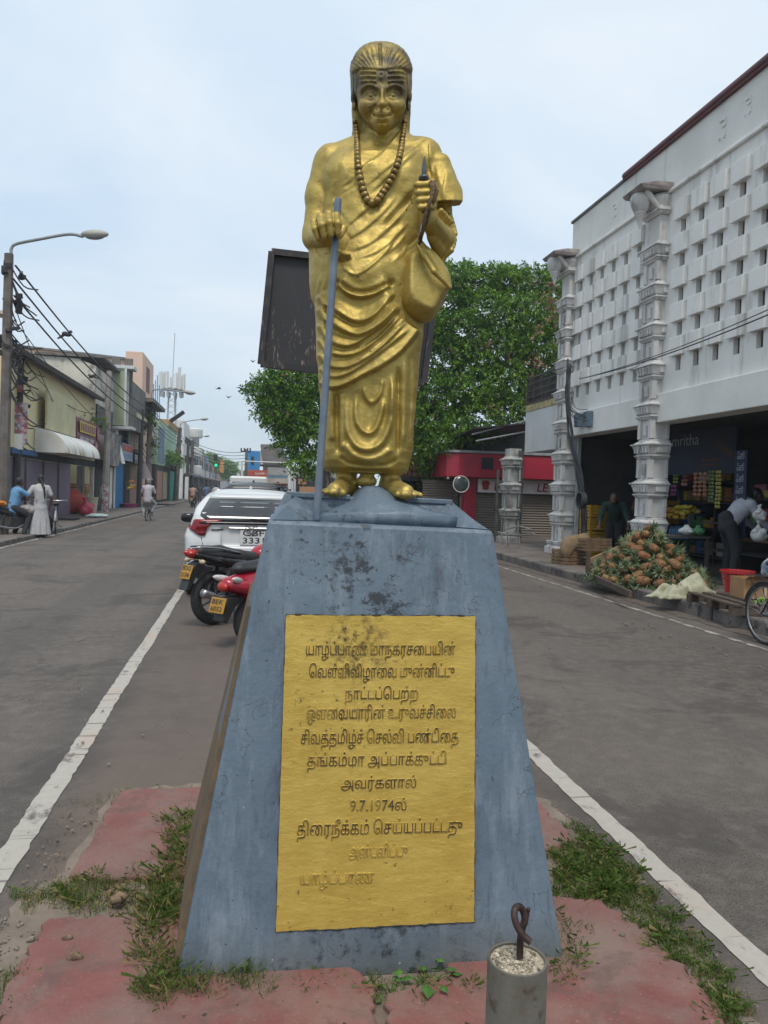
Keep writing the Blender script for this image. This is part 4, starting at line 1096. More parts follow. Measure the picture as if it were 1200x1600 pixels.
# necklace of beads
NK = smooth_poly([(553, 186), (556, 197), (557.5, 215), (558.5, 235), (559, 254), (562, 275), (567, 296), (574, 312), (580, 317), (588, 315), (597, 303), (606, 289), (614, 274), (621, 256), (626, 236), (629, 215), (631.5, 198), (633, 186)], 6)
_ok = has.ravel(); _PXY = np.stack([pxm.ravel()[_ok], pym.ravel()[_ok]], 1); _YS = (yfr-r2).ravel()[_ok]
def front_at(px, py):
    k = np.argmin((_PXY[:, 0]-px)**2+(_PXY[:, 1]-py)**2); return _YS[k]
ys_ = np.array([front_at(x, y) for x, y in NK]); ys_[0] = ys_[1]; 
ker = np.ones(7)/7; ys_ = np.minimum(ys_, np.convolve(np.pad(ys_, 3, 'edge'), ker, 'valid'))
NP = [L(x, y, yy-.006) for (x, y), yy in zip(NK, ys_)]
ncl = MB().tube(NP, .0022, 6).build('necklace', M_BEAD, STA, world=False)
seg = np.cumsum([0]+[np.linalg.norm(NP[i+1]-NP[i]) for i in range(len(NP)-1)]); tot = seg[-1]; nb = 44
bead0 = MB().ell((0, 0, 0), (.0108, .0108, .0108), 12, 9, None, .06).build('bead', M_BEAD, ncl, smooth=True, world=False)
for i in range(nb):
    s_ = (i+.5)/nb*tot; k = min(np.searchsorted(seg, s_)-1, len(NP)-2); t_ = (s_-seg[k])/(seg[k+1]-seg[k]+1e-9)
    q = lerp(NP[k], NP[k+1], t_); o = bead0 if i == 0 else bead0.copy()
    if i: COL.objects.link(o)
    o.parent = ncl; o.location = q; sc_ = .90+.46*exp(-((s_/tot-.5)/.33)**2)+rnd.uniform(-.05, .05); o.scale = (sc_,)*3; o.rotation_euler = (rnd.random()*3, rnd.random()*3, 0)

# ================================================================== steel pipe bollard
bp = gp(810, 1690); dB = 1.56
tp = dep(808.5, 1497, dB)
BOL = thing('bollard', 'rusty steel pipe bollard filled with concrete, a bent iron hook on top', 'bollard', (tp[0], tp[1], 0))
def pipe_material():
    t = NT('weathered_pipe'); p = t.obj()
    c = t.mix(t.ramp(t.noise(9, 7, .65, p, sc3=(1, 1, .5)), .3, .7), (.115, .105, .085), (.21, .195, .165))
    c = t.mix(t.ramp(t.noise(22, 7, .7, p), .55, .68), c, (.085, .055, .036)); c = t.mix(t.ramp(t.noise(6, 7, .7, p), .60, .72), c, (.13, .075, .04))
    t.set(c, .55, .35, .5); t.bump(t.noise(45, 6, .65, p), .35, .004); return t.m
RB = 46.5*dB/FPX; zt = tp[2]
mb = MB(); mb.lathe([(RB-.006, zt-.03), (RB-.006, zt-.001), (RB-.004, zt+.001), (RB-.001, zt), (RB, zt-.004), (RB, -.05)], (tp[0], tp[1], 0), 48, caps=False)
mb.build('pipe', pipe_material(), BOL, smooth=40)
mb = MB(); n_ = 40; V = [(tp[0], tp[1], zt-.006)]; F = []
for j in range(1, 13):
    for k in range(n_):
        r_ = (RB-.005)*j/12; a = 2*pi*k/n_; V.append((tp[0]+r_*cos(a), tp[1]+r_*sin(a), zt-.006+rnd.uniform(-.0035, .0035)*(1 if j < 12 else .3)))
for k in range(n_): F.append((0, 1+k, 1+(k+1) % n_))
for j in range(11):
    for k in range(n_): F.append((1+j*n_+k, 1+(j+1)*n_+k, 1+(j+1)*n_+(k+1) % n_, 1+j*n_+(k+1) % n_))
mb.add(V, F)
for _ in range(150):
    a = rnd.uniform(0, 2*pi); r_ = (RB-.012)*sqrt(rnd.random()); s_ = rnd.uniform(.0025, .0065)
    mb.ell((tp[0]+r_*cos(a), tp[1]+r_*sin(a), zt-.005), (s_, s_*.75, s_*.55), 7, 5, rotm('Z', rnd.uniform(0, 3)), .28)
t = NT('exposed_aggregate'); p = t.obj(); r_ = t.n('ShaderNodeNewGeometry').outputs['Random Per Island']
c = t.mix(t.ramp(r_, .2, .9), (.20, .165, .12), (.58, .50, .38)); c = t.mix(t.ramp(t.noise(90, 6, .7, p), .52, .66), c, (.10, .085, .065)); t.set(c, .9); t.bump(t.noise(130, 4, .6, p), .5, .004)
mb.build('concrete_fill', t.m, BOL)
M_RUST = mat('rusty_rebar', (.035, .022, .020), (.075, .042, .032), 26, .4, .65, .55, .35, bump=.35, bscale=120, bdist=.002)
mb = MB()
hk = [(812, 1496, 0), (813, 1470, 0), (816, 1450, .002), (820, 1438, .004), (817.5, 1424, .006), (811, 1416.5, .002), (804.5, 1421, -.008), (804, 1434, -.016), (809.5, 1450, -.022), (818, 1462, -.026), (829, 1472, -.03)]
P_ = np.array([dep(x, y, dB+dy) for x, y, dy in hk]); C_ = smooth_poly(P_, 7)
mb.tube(C_, .0072, 12)
mb.build('hook', M_RUST, BOL, smooth=50)
mb = MB(); mb.tube([dep(820, 1446, dB+.012), dep(824, 1432, dB+.02), dep(825.5, 1421, dB+.02)], [.004, .0038, .0036], 8); mb.ell(dep(825.5, 1421, dB+.02), (.0048, .0048, .0048), 8, 6)
mb.build('hook_end', M_RUST, BOL, smooth=50)

# ================================================================== dark sign board behind the statue
DB = 6.2
c1, c2, c3, c4 = dep(424, 395, DB), dep(684, 424, DB+.25), dep(661, 599, DB+.25), dep(407, 569, DB)
cx = (c1+c2+c3+c4)/4
SGN = thing('sign_board', 'blank black peeling sign board in a dark frame standing behind the gold statue', 'sign', (cx[0], cx[1], 0))
def board_material():
    t = NT('peeling_black_board'); p = t.pos()
    sx = t.n('ShaderNodeSeparateXYZ'); t.l(p, sx.inputs[0])
    c = t.mix(t.noise(3, 6, .6, p), (.012, .012, .014), (.028, .027, .03))
    pe = t.ramp(t.noise(1, 8, .74, p, sc3=(26, 26, 5)), .585, .63)
    low = t.math('MULTIPLY', t.math('SUBTRACT', 3.25, sx.outputs[2]), 1.6, True)
    c = t.mix(t.math('MULTIPLY', pe, low), c, (.30, .22, .17)); c = t.mix(t.math('MULTIPLY', t.ramp(t.noise(1, 7, .7, p, sc3=(34, 34, 4)), .58, .68), t.math('MULTIPLY', low, .6)), c, (.10, .035, .02))
    t.set(c, .6); t.bump(t.noise(30, 6, .7, p), .3, .006); return t.m
M_BRD = board_material()
nB = np.cross(c2-c1, c4-c1); nB /= np.linalg.norm(nB)
if nB[1] > 0: nB = -nB
mb = MB(); bk_ = -nB*.05
mb.add([c1, c2, c3, c4, c1+bk_, c2+bk_, c3+bk_, c4+bk_], [(0, 1, 2, 3), (7, 6, 5, 4), (0, 4, 5, 1), (1, 5, 6, 2), (2, 6, 7, 3), (3, 7, 4, 0)]); mb.build('panel', M_BRD, SGN)
def bar(mb, a, b, w, h):
    u, v, d_ = frame_from(b-a); 
    v2 = nB; u2 = np.cross(v2, d_); u2 /= np.linalg.norm(u2)
    P8 = [q+u2*i*w/2+v2*j*h/2 for q in (a, b) for (i, j) in ((-1, -1), (1, -1), (1, 1), (-1, 1))]
    mb.add(P8, [(0, 1, 2, 3), (7, 6, 5, 4), (0, 4, 5, 1), (1, 5, 6, 2), (2, 6, 7, 3), (3, 7, 4, 0)])
M_FRM = mat('rusty_dark_frame', (.016, .015, .016), (.06, .04, .035), 9, .5, .72, .6, streak=((.17, .12, .10), (22, 22, 3), .58, .66))
mb = MB(); e_ = nB*.02
for a_, b_ in ((c1, c2), (c2, c3), (c3, c4), (c4, c1)): bar(mb, a_+e_, b_+e_, .05, .05)
mb.build('frame', M_FRM, SGN)
for t_ in (.42, .80):
    a_ = lerp(c4, c3, t_); mb = MB(); mb.tube([(a_[0], a_[1]+.06, 0), (a_[0], a_[1]+.06, lerp(c1, c2, t_)[2]-.05)], .03, 10); mb.build('post', M_FRM, SGN, smooth=45)
# ================================================================== right side: arcade building
def whitewash(name, a=(.78, .775, .745), b=(.68, .675, .65), dirt=(.27, .26, .235), lo=.545, st=(2.4, 2.4, .35)):
    t = NT(name); p = t.pos()
    c = t.mix(t.ramp(t.noise(1.3, 6, .6, p), .3, .7), a, b)
    c = t.mix(t.math('MULTIPLY', t.ramp(t.noise(1, 7, .66, p, sc3=st), lo, lo+.14), .65), c, dirt)
    c = t.mix(t.math('MULTIPLY', t.ramp(t.noise(9, 8, .72, p), .66, .72), .7), c, (.30, .29, .26))
    t.set(c, .85); t.bump(t.noise(14, 6, .6, p), .2, .01); return t.m
M_WW = whitewash('whitewash'); M_WWc = whitewash('whitewash_column', (.64, .63, .61), (.45, .44, .425), (.10, .095, .085), .53, (3.5, 3.5, .8))
M_WWd = whitewash('whitewash_black_mould', (.50, .49, .46), (.32, .31, .29), (.06, .055, .05), .47, (4, 4, 1.4))
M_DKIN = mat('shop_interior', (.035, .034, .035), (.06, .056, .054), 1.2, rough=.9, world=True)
M_HOLE = mat('louvre_dark', (.075, .06, .047), (.11, .09, .07), 8, rough=.9, world=True)
M_MAROON = mat('maroon_gutter', (.145, .048, .052), (.09, .035, .04), 2, rough=.6, world=True)
XF = 7.6
BLD = thing('arcade_building', 'long white arcade building with rows of box vents and carved columns on the right', 'building', (9, 10, 0))
Y0, Y1 = 2.0, 17.7          # near and far ends of the facade
# vent grid
vy = [12.80-.562*k for k in range(18) if 12.80-.562*k > 9.9] + [17.10-.545*k for k in range(6)]
vy2 = [8.55-.562*k for k in range(11)]
rows = [6.63-.615*k for k in range(5)]   # underside of each box = top of opening
OW, OH = .165, .275
def holed(mb, x, ys, zs, holes, depth):
    ys = sorted(set(ys)); zs = sorted(set(zs))
    for i in range(len(ys)-1):
        for j in range(len(zs)-1):
            a, b, c, d = ys[i], ys[i+1], zs[j], zs[j+1]; my, mz = (a+b)/2, (c+d)/2
            if any(h[0] < my < h[1] and h[2] < mz < h[3] for h in holes):
                for q in (((x, a, c), (x+depth, a, c), (x+depth, a, d), (x, a, d)), ((x, b, c), (x, b, d), (x+depth, b, d), (x+depth, b, c)), ((x, a, c), (x, b, c), (x+depth, b, c), (x+depth, a, c)), ((x, a, d), (x+depth, a, d), (x+depth, b, d), (x, b, d))): mb.quad(*q)
            else: mb.quad((x, a, c), (x, b, c), (x, b, d), (x, a, d))
holes = [(y-OW/2, y+OW/2, r-OH, r) for y in vy+vy2 for r in rows]
mb = MB()
holed(mb, XF, [Y0, Y1]+[q for h in holes for q in h[:2]], [3.50, 7.22]+[q for h in holes for q in h[2:]], holes, .09)
mb.b2((XF+.02, Y1-.2, 3.5), (12.6, Y1, 8.2)); mb.b2((XF+.17, Y0, 3.5), (XF+.3, Y1-.2, 7.22))
mb.build('wall', M_WW, BLD)
mb = MB(); mb.b2((XF+.085, Y0, 3.6), (XF+.16, Y1-.25, 7.1)); mb.build('vent_backing', M_HOLE, BLD)
proto = None
for y in vy+vy2:
    for k, r in enumerate(rows):
        hz = .615-OH; 
        m_ = MB(); P = .085; w = .40
        # faceted box: vertical face, sloping underside, splayed top for the upper row
        top = r+hz
        V = [(XF, y-w/2, r), (XF-P, y-w/2, r-.012), (XF-P, y+w/2, r-.012), (XF, y+w/2, r), (XF, y-w/2, top), (XF-P, y-w/2, top-.02), (XF-P, y+w/2, top-.02), (XF, y+w/2, top)]
        if proto is None:
            m_.add(V, [(0, 1, 2, 3), (1, 5, 6, 2), (0, 4, 5, 1), (3, 2, 6, 7), (4, 7, 6, 5)]); proto = m_.build('vent_box', M_WW, BLD, bevel=.008); p0 = (y, r)
        else:
            if len([1 for o in BLD.children if o.name.startswith('vent_box')]) >= 99: continue
            o = proto.copy(); COL.objects.link(o); o.parent = BLD; o.location = (0, y-p0[0], r-p0[1])
mb = MB(); mb.b2((XF-.09, Y0, 2.99), (XF+.35, Y1, 3.53)); mb.build('fascia', whitewash('whitewash_fascia', (.74, .74, .72), (.62, .62, .59), (.20, .19, .17), .62, (1.2, 1.2, .8)), BLD, bevel=.015)
mb = MB(); mb.b2((XF-.07, Y0, 7.225), (XF+.2, Y1, 7.27)); mb.b2((XF-.035, Y0, 7.272), (XF+.2, Y1, 7.31)); mb.build('ledge', M_WW, BLD, bevel=.01)
mb = MB(); mb.b2((XF+.01, Y0, 7.312), (XF+.26, Y1, 8.16)); mb.build('parapet', whitewash('whitewash_parapet', (.74, .74, .71), (.62, .62, .59), (.30, .27, .22), .58, (3.5, 3.5, .3)), BLD)
mb = MB(); mb.b2((XF-.03, 15.1, 8.162), (XF+.30, Y1+.05, 8.225)); mb.build('coping', mat('grey_coping', (.10, .10, .105), (.17, .165, .16), 3, world=True), BLD, bevel=.01)
mb = MB(); mb.b2((XF-.06, Y0, 8.165), (XF+.30, 15.09, 8.31)); mb.tube([(XF-.05, Y0, 8.24), (XF-.05, 15.05, 8.24)], .05, 10); mb.build('gutter', M_MAROON, BLD)
# remains of raised plaster lettering on the parapet
for (yc_, zc_, s_) in ((15.55, 7.72, .16), (11.75, 7.72, .18), (11.1, 7.78, .15)):
    for (a, b, c, d) in ((-.5, .9, .5, 1.0), (.4, .3, .5, .95), (-.1, .25, .5, .35), (-.5, -.9, -.2, -.8), (.1, -.9, .5, -.7), (.42, -.75, .52, -.2)):
        MB().b2((XF-.012, yc_-a*s_-.03, zc_+b*s_*.9-.02), (XF+.012, yc_-c*s_, zc_+d*s_*.9)).build('plaster_mark', M_WW, BLD)
# open ground floor: ceiling, back wall, cross walls
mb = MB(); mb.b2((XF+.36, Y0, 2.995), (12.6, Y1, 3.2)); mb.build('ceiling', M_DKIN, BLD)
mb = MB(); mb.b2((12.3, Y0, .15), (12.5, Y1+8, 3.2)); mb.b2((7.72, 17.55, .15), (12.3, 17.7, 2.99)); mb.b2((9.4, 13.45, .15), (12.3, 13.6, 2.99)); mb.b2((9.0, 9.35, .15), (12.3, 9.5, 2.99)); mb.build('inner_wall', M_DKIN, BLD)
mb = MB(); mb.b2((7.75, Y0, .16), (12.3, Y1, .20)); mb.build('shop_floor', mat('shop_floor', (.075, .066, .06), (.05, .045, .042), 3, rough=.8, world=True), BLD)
mb = MB(); mb.b2((XF+.05, 13.85, .2), (XF+.15, 13.93, 2.98)); mb.b2((XF+.05, 17.05, .2), (XF+.13, 17.12, 2.98)); mb.b2((8.5, 10.55, .2), (8.7, 10.85, 2.99)); mb.build('door_post', mat('pale_post', (.30, .32, .31), (.20, .22, .22), 5, world=True), BLD)
mb = MB()
for k in range(22): mb.b2((8.92, 10.9+.0, .0), (8.92, 10.9, .0)) if False else None
mb.b2((8.70, 10.86, .2), (8.74, 11.55, 2.6)); mb.build('shutter', mat('grey_door', (.06, .07, .085), (.09, .10, .115), 3, world=True), BLD)

# carved column, built once, then copied
def column(yc, ztop, m, whole=True):
    """tiers of niche block and flaring mouldings; the column stands proud of the wall"""
    x0, x1, h = 7.24, 7.62, .25
    m_ = MB(); m_.T = Matrix.Translation((.17, 0, 0)); z = .17; cy = yc; cx = (x0+x1)/2; hw = (x1-x0)/2
    def blk(z0, z1, g0, g1, nx=.0):
        V = []
        for zz_, g in ((z0, g0), (z1, g1)): V += [(x0-g, cy-h-g, zz_), (x1, cy-h-g, zz_), (x1, cy+h+g, zz_), (x0-g, cy+h+g, zz_)]
        m_.add(V, [(0, 3, 2, 1), (4, 5, 6, 7), (0, 1, 5, 4), (1, 2, 6, 5), (2, 3, 7, 6), (3, 0, 4, 7)])
    blk(z, z+.16, .13, .13); blk(z+.162, z+.22, .10, .06); blk(z+.222, z+.30, .09, .11); z += .302
    while z+.74 < ztop-.05:
        # niche block
        a, b = z, z+.36
        blk(a, b, -.035, -.035)
        for sy in (-1, 1): m_.b2((x0-.012, cy+sy*(h-.05)-.05, a+.002), (x0+.04, cy+sy*(h-.05)+.05, b-.002))
        for xx in (x0+.02, x1-.07): m_.b2((xx, cy-h-.006, a+.002), (xx+.06, cy-h+.034, b-.002))
        m_.b2((x0-.008, cy-.055, a+.06), (x0+.04, cy+.055, b-.10))
        # mouldings
        blk(b+.002, b+.045, .0, .035); blk(b+.047, b+.075, .05, .05); blk(b+.077, b+.10, .015, .015)
        blk(b+.102, b+.255, .03, .075); blk(b+.257, b+.285, .10, .10); blk(b+.287, b+.335, .07, .01); blk(b+.337, b+.378, .0, -.02)
        # little carved figures on the frieze
        for i in range(5):
            yy = cy-h+.05+i*(2*h-.10)/4; s_ = rnd.uniform(.8, 1.2)
            m_.box((x0-.055, yy, b+.178), (.05, .045*s_, .135), rx=rnd.uniform(-.4, .4), rz=rnd.uniform(-.3, .3))
            m_.ell((x0-.075, yy+.012, b+.225), (.026, .024, .028), 7, 5)
        m_.b2((x0+.10, cy-h-.072, b+.125), (x1-.06, cy-h-.05, b+.235))
        z += .74
    if z < ztop: blk(z, ztop, -.03, -.03)
    return m_, z
def capital(yc, z):
    m_ = MB(); m_.T = Matrix.Translation((.17, 0, 0)); x0 = 7.24
    for a, b, g0, g1 in ((z, z+.05, .0, .05), (z+.052, z+.09, .07, .07), (z+.092, z+.14, .02, .02)):
        V = []
        for zz_, g in ((a, g0), (b, g1)): V += [(x0-g, yc-.27-g, zz_), (7.62, yc-.27-g, zz_), (7.62, yc+.27+g, zz_), (x0-g, yc+.27+g, zz_)]
        m_.add(V, [(0, 3, 2, 1), (4, 5, 6, 7), (0, 1, 5, 4), (1, 2, 6, 5), (2, 3, 7, 6), (3, 0, 4, 7)])
    # swelling petals under the slab
    m_.tube([(7.42, yc, z+.14), (7.41, yc, z+.22), (7.39, yc, z+.33), (7.38, yc, z+.40)], [.20, .27, .31, .27], 16)
    for k in (-1, 1): m_.tube([(7.25, yc+k*.17, z+.15), (7.16, yc+k*.19, z+.22), (7.06, yc+k*.2, z+.33), (6.98, yc+k*.2, z+.41)], [.04, .05, .055, .045], 10)
    m_.tube([(7.25, yc, z+.15), (7.15, yc, z+.21), (7.04, yc, z+.32), (6.98, yc, z+.41)], [.05, .06, .065, .05], 10)
    s = MB(); s.T = Matrix.Translation((.17, 0, 0)); V = []
    for zz_, xa, g in ((z+.40, 6.84, .34), (z+.47, 6.78, .36), (z+.56, 7.15, .34)): V += [(xa, yc-g, zz_), (7.60, yc-g, zz_), (7.60, yc+g, zz_), (xa, yc+g, zz_)]
    s.add(V, [(3, 2, 1, 0), (0, 1, 5, 4), (1, 2, 6, 5), (2, 3, 7, 6), (3, 0, 4, 7), (4, 5, 9, 8), (5, 6, 10, 9), (6, 7, 11, 10), (7, 4, 8, 11), (8, 9, 10, 11)])
    p = MB(); p.T = Matrix.Translation((.17, 0, 0)); p.lathe([(.015, z-.22), (.045, z-.12), (.075, z-.03), (.095, z+.0), (.10, z+.03), (.115, z+.05), (.105, z+.075), (.13, z+.10), (.17, z+.19), (.195, z+.28), (.185, z+.345), (.16, z+.40)], (6.98, yc, 0), 20)
    p.v[0:0] = []
    return m_, s, p
M_CAPT = mat('capital_slab', (.30, .27, .25), (.17, .13, .125), 4, world=True)
for yc_ in (13.55, 17.62):
    m_, z = column(yc_, 6.86, M_WWc); c_ = m_.build('column', M_WWc, BLD, bevel=.006)
    k, s_, p_ = capital(yc_, 6.862)
    k.build('capital', M_WWc, c_, smooth=40); s_.build('capital_slab', M_CAPT, c_, bevel=.01); p_.build('pendant', M_WWc, c_, smooth=40)

# stub column further on, part of a low porch, with the white sign box between
STUB = thing('stub_column', 'short stained carved column standing beyond the arcade in front of the red shop', 'column', (7.5, 21.5, .17))
m_, z = column(21.45, 2.9, M_WWd); m_.build('shaft', M_WWd, STUB, bevel=.006)
mb = MB(); mb.b2((7.7, 21.2, .17), (7.85, 21.35, 2.85)); mb.b2((7.24, 21.72, .17), (7.3, 21.78, 2.3)); mb.build('post', mat('grimy_post', (.10, .095, .085), (.05, .047, .042), 4, world=True), STUB)
SB = thing('sign_box', 'white sign box with a rusty open frame above it between two carved columns', 'sign', (7.6, 19, 2.7))
mb = MB(); mb.b2((7.46, 17.95, 2.72), (7.62, 20.1, 3.82)); mb.build('panel', whitewash('sign_white', (.56, .57, .58), (.46, .47, .47), (.28, .27, .24), .62, (3, 3, .5)), SB, bevel=.01)
mb = MB(); mb.b2((7.45, 17.95, 3.825), (7.60, 20.1, 4.0)); mb.build('yellow_band', mat('faded_yellow', (.44, .38, .19), (.26, .21, .11), 6, world=True, spot=((.08, .06, .04), 8, .58)), SB)
mb = MB()
for a, b in (((7.46, 17.95, 4.02), (7.50, 20.1, 4.06)), ((7.46, 17.95, 4.70), (7.50, 20.1, 4.75)), ((7.46, 20.05, 4.02), (7.62, 20.1, 4.75)), ((7.46, 17.95, 4.02), (7.50, 18.0, 4.75))): mb.b2(a, b)
for zz_ in (4.2, 4.37, 4.55): mb.b2((7.47, 18.0, zz_), (7.49, 20.05, zz_+.03))
for yy in (18.5, 19.0, 19.55): mb.b2((7.475, yy, 4.06), (7.495, yy+.03, 4.70))
mb.build('frame', mat('dark_iron_frame', (.05, .047, .045), (.10, .075, .055), 7, world=True), SB)
mb = MB(); mb.b2((7.56, 17.95, 4.02), (7.58, 20.1, 4.70)); mb.build('backing', mat('dark_backing', (.035, .034, .033), (.08, .075, .07), 2, world=True), SB)

# --- meter boxes and the rope of cables down the far column
mt = thing('meter_box', 'blue-grey meter box on the fascia by the far carved column', 'meter box', (7.4, 16.95, 3.2))
q = [onx(921, 655, 7.49), onx(906, 657, 7.45)]
for a, (w, h_) in zip(q, ((.30, .34), (.22, .30))):
    mb = MB(); mb.b2((a[0]-.09, a[1]-w/2, a[2]-h_/2), (a[0]+.02, a[1]+w/2, a[2]+h_/2)); mb.b2((a[0]-.11, a[1]-w*.4, a[2]-h_*.1), (a[0]-.085, a[1]+w*.4, a[2]+h_*.42))
    mb.build('box', mat('meter_blue', (.095, .15, .20), (.15, .20, .24), 8), mt, bevel=.01)
mb = MB()
for k in range(9):
    r_ = random.Random(k); pts = []
    for (px, py, x) in ((889, 565, 7.24), (887, 620, 7.22), (893, 680, 7.24), (905, 740, 7.27), (912, 790, 7.30), (912, 850, 7.36)):
        a = onx(px+r_.uniform(-4, 4), py+r_.uniform(-6, 6), x); pts.append(a)
    mb.tube(smooth_poly(pts, 5), r_.choice([.012, .018, .026]), 6)
for k in range(6):
    r_ = random.Random(20+k); a = onx(880+r_.uniform(-3, 6), 600+r_.uniform(-20, 30), 7.08); b = onx(918, 650+r_.uniform(-10, 6), 7.4); c = (a+b)/2+np.array([-.05, 0, -.3*r_.random()])
    mb.tube(smooth_poly([a, c, b], 6), .008, 5)
a = onx(912, 782, 7.1)
for k in range(6): mb.torus((a[0]-.02*k, a[1], a[2]), .16+.02*rnd.random(), .012, 'X', 20, 6)
cb = mb.build('cable_bundle', mat('black_cable', (.02, .02, .022), (.05, .055, .065), 4, rough=.6), smooth=True); tag(cb, 'thick tangle of black cables running down the far carved column', 'cables')
mb = MB(); a = onx(1200, 492, 6.9); b = onx(905, 592, 7.15); P_ = [lerp(a, b, k/16)+np.array([0, 0, -.35*4*(k/16)*(1-k/16)*.25]) for k in range(17)]
mb.tube([lerp(a, b, -.35)+np.array([0, 0, .12])]+P_, .011, 5); mb.tube([lerp(a, b, -.35)+np.array([0, 0, .19])]+[q+np.array([0, 0, .07*(1-k/16)]) for k, q in enumerate(P_)], .008, 5)
tag(mb.build('wire', mat('black_cable', (.02,)*3), smooth=True), 'thin sagging wire strung across the white arcade front', 'wire')

# ================================================================== red corner shop
RS = thing('red_shop', 'red shop with a rounded canopy band, roller shutters and a MOBI sign under the tree', 'shop', (9, 26, 0))
YS = 24.5
M_RED = mat('red_panel', (.36, .018, .040), (.29, .014, .032), 2, rough=.42, world=True)
pts = [(12.0, YS-.0), (8.8, YS), (7.55, YS), (6.85, YS+.06), (6.48, YS+.22), (6.38, YS+.6), (6.4, YS+3.4), (12.0, YS+3.4)]
mb = MB(); mb.prism(pts, 'Z', 2.10, 2.90); mb.build('canopy_band', M_RED, RS, bevel=.03)
mb = MB(); mb.prism([(x-(.05 if x < 8 else 0), y-.05) for x, y in pts], 'Z', 2.905, 2.99); mb.build('canopy_trim', mat('grey_trim', (.32, .32, .33), (.22, .22, .22), 4, world=True), RS, bevel=.01)
mb = MB(); mb.b2((7.62, YS-.012, 2.38), (8.02, YS-.002, 2.78)); mb.build('window', mat('dark_window', (.02, .02, .025), rough=.2), RS)
mb = MB(); mb.b2((7.22, YS+.5, .17), (7.62, YS+.9, 2.1)); mb.build('pillar', M_RED, RS, bevel=.01)
def shutter_mat():
    t = NT('roller_shutter'); p = t.pos(); sx = t.n('ShaderNodeSeparateXYZ'); t.l(p, sx.inputs[0])
    w = t.math('SINE', t.math('MULTIPLY', sx.outputs[2], 2*pi/.085))
    c = t.mix(t.noise(1.5, 5, .6, p), (.165, .14, .115), (.21, .18, .15)); t.set(c, .6, .2); t.bump(w, .8, .02); return t.m
M_SHUT = shutter_mat()
mb = MB(); mb.b2((7.62, YS+.62, .17), (12, YS+.66, 2.1)); mb.b2((5.95, YS+1.3, .17), (7.22, YS+1.34, 2.0)); mb.build('roller_shutter', M_SHUT, RS)
mb = MB(); mb.b2((7.66, YS+.44, 1.62), (11.5, YS+.50, 2.08)); sg_ = mb.build('sign_panel', mat('sign_white_panel', (.62, .58, .57), (.50, .47, .46), 3, world=True), RS)
M_REDL = mat('sign_red_letters', (.30, .012, .022), rough=.5)
txt('MOBI', 'lettering', M_REDL, sg_, (8.22, YS+.43, 1.70), (1, 0, 0), (.16, 0, 1), height=.29, width=1.0, off=.012)
txt('LE', 'lettering', M_REDL, sg_, (9.75, YS+.43, 1.70), (1, 0, 0), (.16, 0, 1), height=.29, off=.012)
mb = MB()
for (dx, dz, w) in ((0, .13, .13), (0, .03, .11), (0, -.08, .12), (-.08, .07, .07), (.08, .07, .07), (-.07, -.02, .05), (.07, -.02, .05)): mb.ell((7.92+dx, YS+.435, 1.84+dz), (w, .006, .055), 12, 6)
mb.build('flower_emblem', M_REDL, sg_)
# flank along the side street: a red slatted balcony front, dark below
mb = MB()
for k in range(12): mb.b2((5.35+k*.09, YS+2.6-.0, 2.16), (5.40+k*.09, YS+2.64, 2.86))
mb.b2((5.3, YS+2.66, 2.1), (6.4, YS+2.70, 2.9)); mb.build('slatted_front', mat('red_slats', (.30, .045, .055), (.40, .20, .20), 9, world=True), RS)
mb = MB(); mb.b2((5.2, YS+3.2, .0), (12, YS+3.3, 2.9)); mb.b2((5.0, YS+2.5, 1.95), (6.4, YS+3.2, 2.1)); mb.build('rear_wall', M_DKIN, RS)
mb = MB(); mb.quad((6.9, YS-1.4, 3.62), (8.6, YS-3.4, 3.75), (9.5, YS+3, 3.6), (6.6, YS+3, 3.2)); o = mb.build('lean_to_roof', mat('rusted_sheet', (.03, .028, .027), (.055, .047, .042), 2, world=True), RS)
sd = o.modifiers.new('s', 'SOLIDIFY'); sd.thickness = .04
mb = MB(); mb.tube([(6.9, YS-1.2, 3.42), (8.8, YS-3.2, 3.98)], .025, 6); mb.tube([(6.95, YS-1.5, 3.2), (8.8, YS-3.2, 3.6)], .025, 6); mb.build('roof_pole', mat('pale_pole', (.3, .3, .3)), RS)
mb = MB(); 
for k in range(4): mb.ell((6.52+.27*k*(k < 2), YS+.12, 2.05), (.05, .05, .05), 10, 8)
mb.build('spot_lamp', mat('spot_lamp', (.5, .48, .42)), RS, smooth=True)
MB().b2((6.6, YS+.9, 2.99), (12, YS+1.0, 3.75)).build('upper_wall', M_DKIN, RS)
# traffic mirror
MR = thing('traffic_mirror', 'round convex traffic mirror with a pale rim in front of the red shop', 'mirror', (6.9, 24, 0))
a = ony(720.5, 756.5, 24.0)
mb = MB(); prof = [(0.0, -.03), (.08, -.027), (.16, -.018), (.235, -.002), (.25, .02)]; mb.lathe(prof, tuple(a), 32, 'Y'); mb.build('mirror_face', mat('mirror_glass', (.035, .05, .05), (.06, .075, .07), 6, rough=.22, spec=.8), MR, smooth=True)
mb = MB(); mb.torus(tuple(a), .262, .016, 'Y', 40, 8); mb.build('rim', mat('pale_rim', (.55, .53, .48), rough=.5), MR, smooth=True)
mb = MB(); mb.tube([(a[0]+.02, a[1]+.08, 0), (a[0]+.02, a[1]+.08, a[2])], .028, 8); mb.build('pole', mat('grimy_post', (.1,)*3), MR, smooth=45)
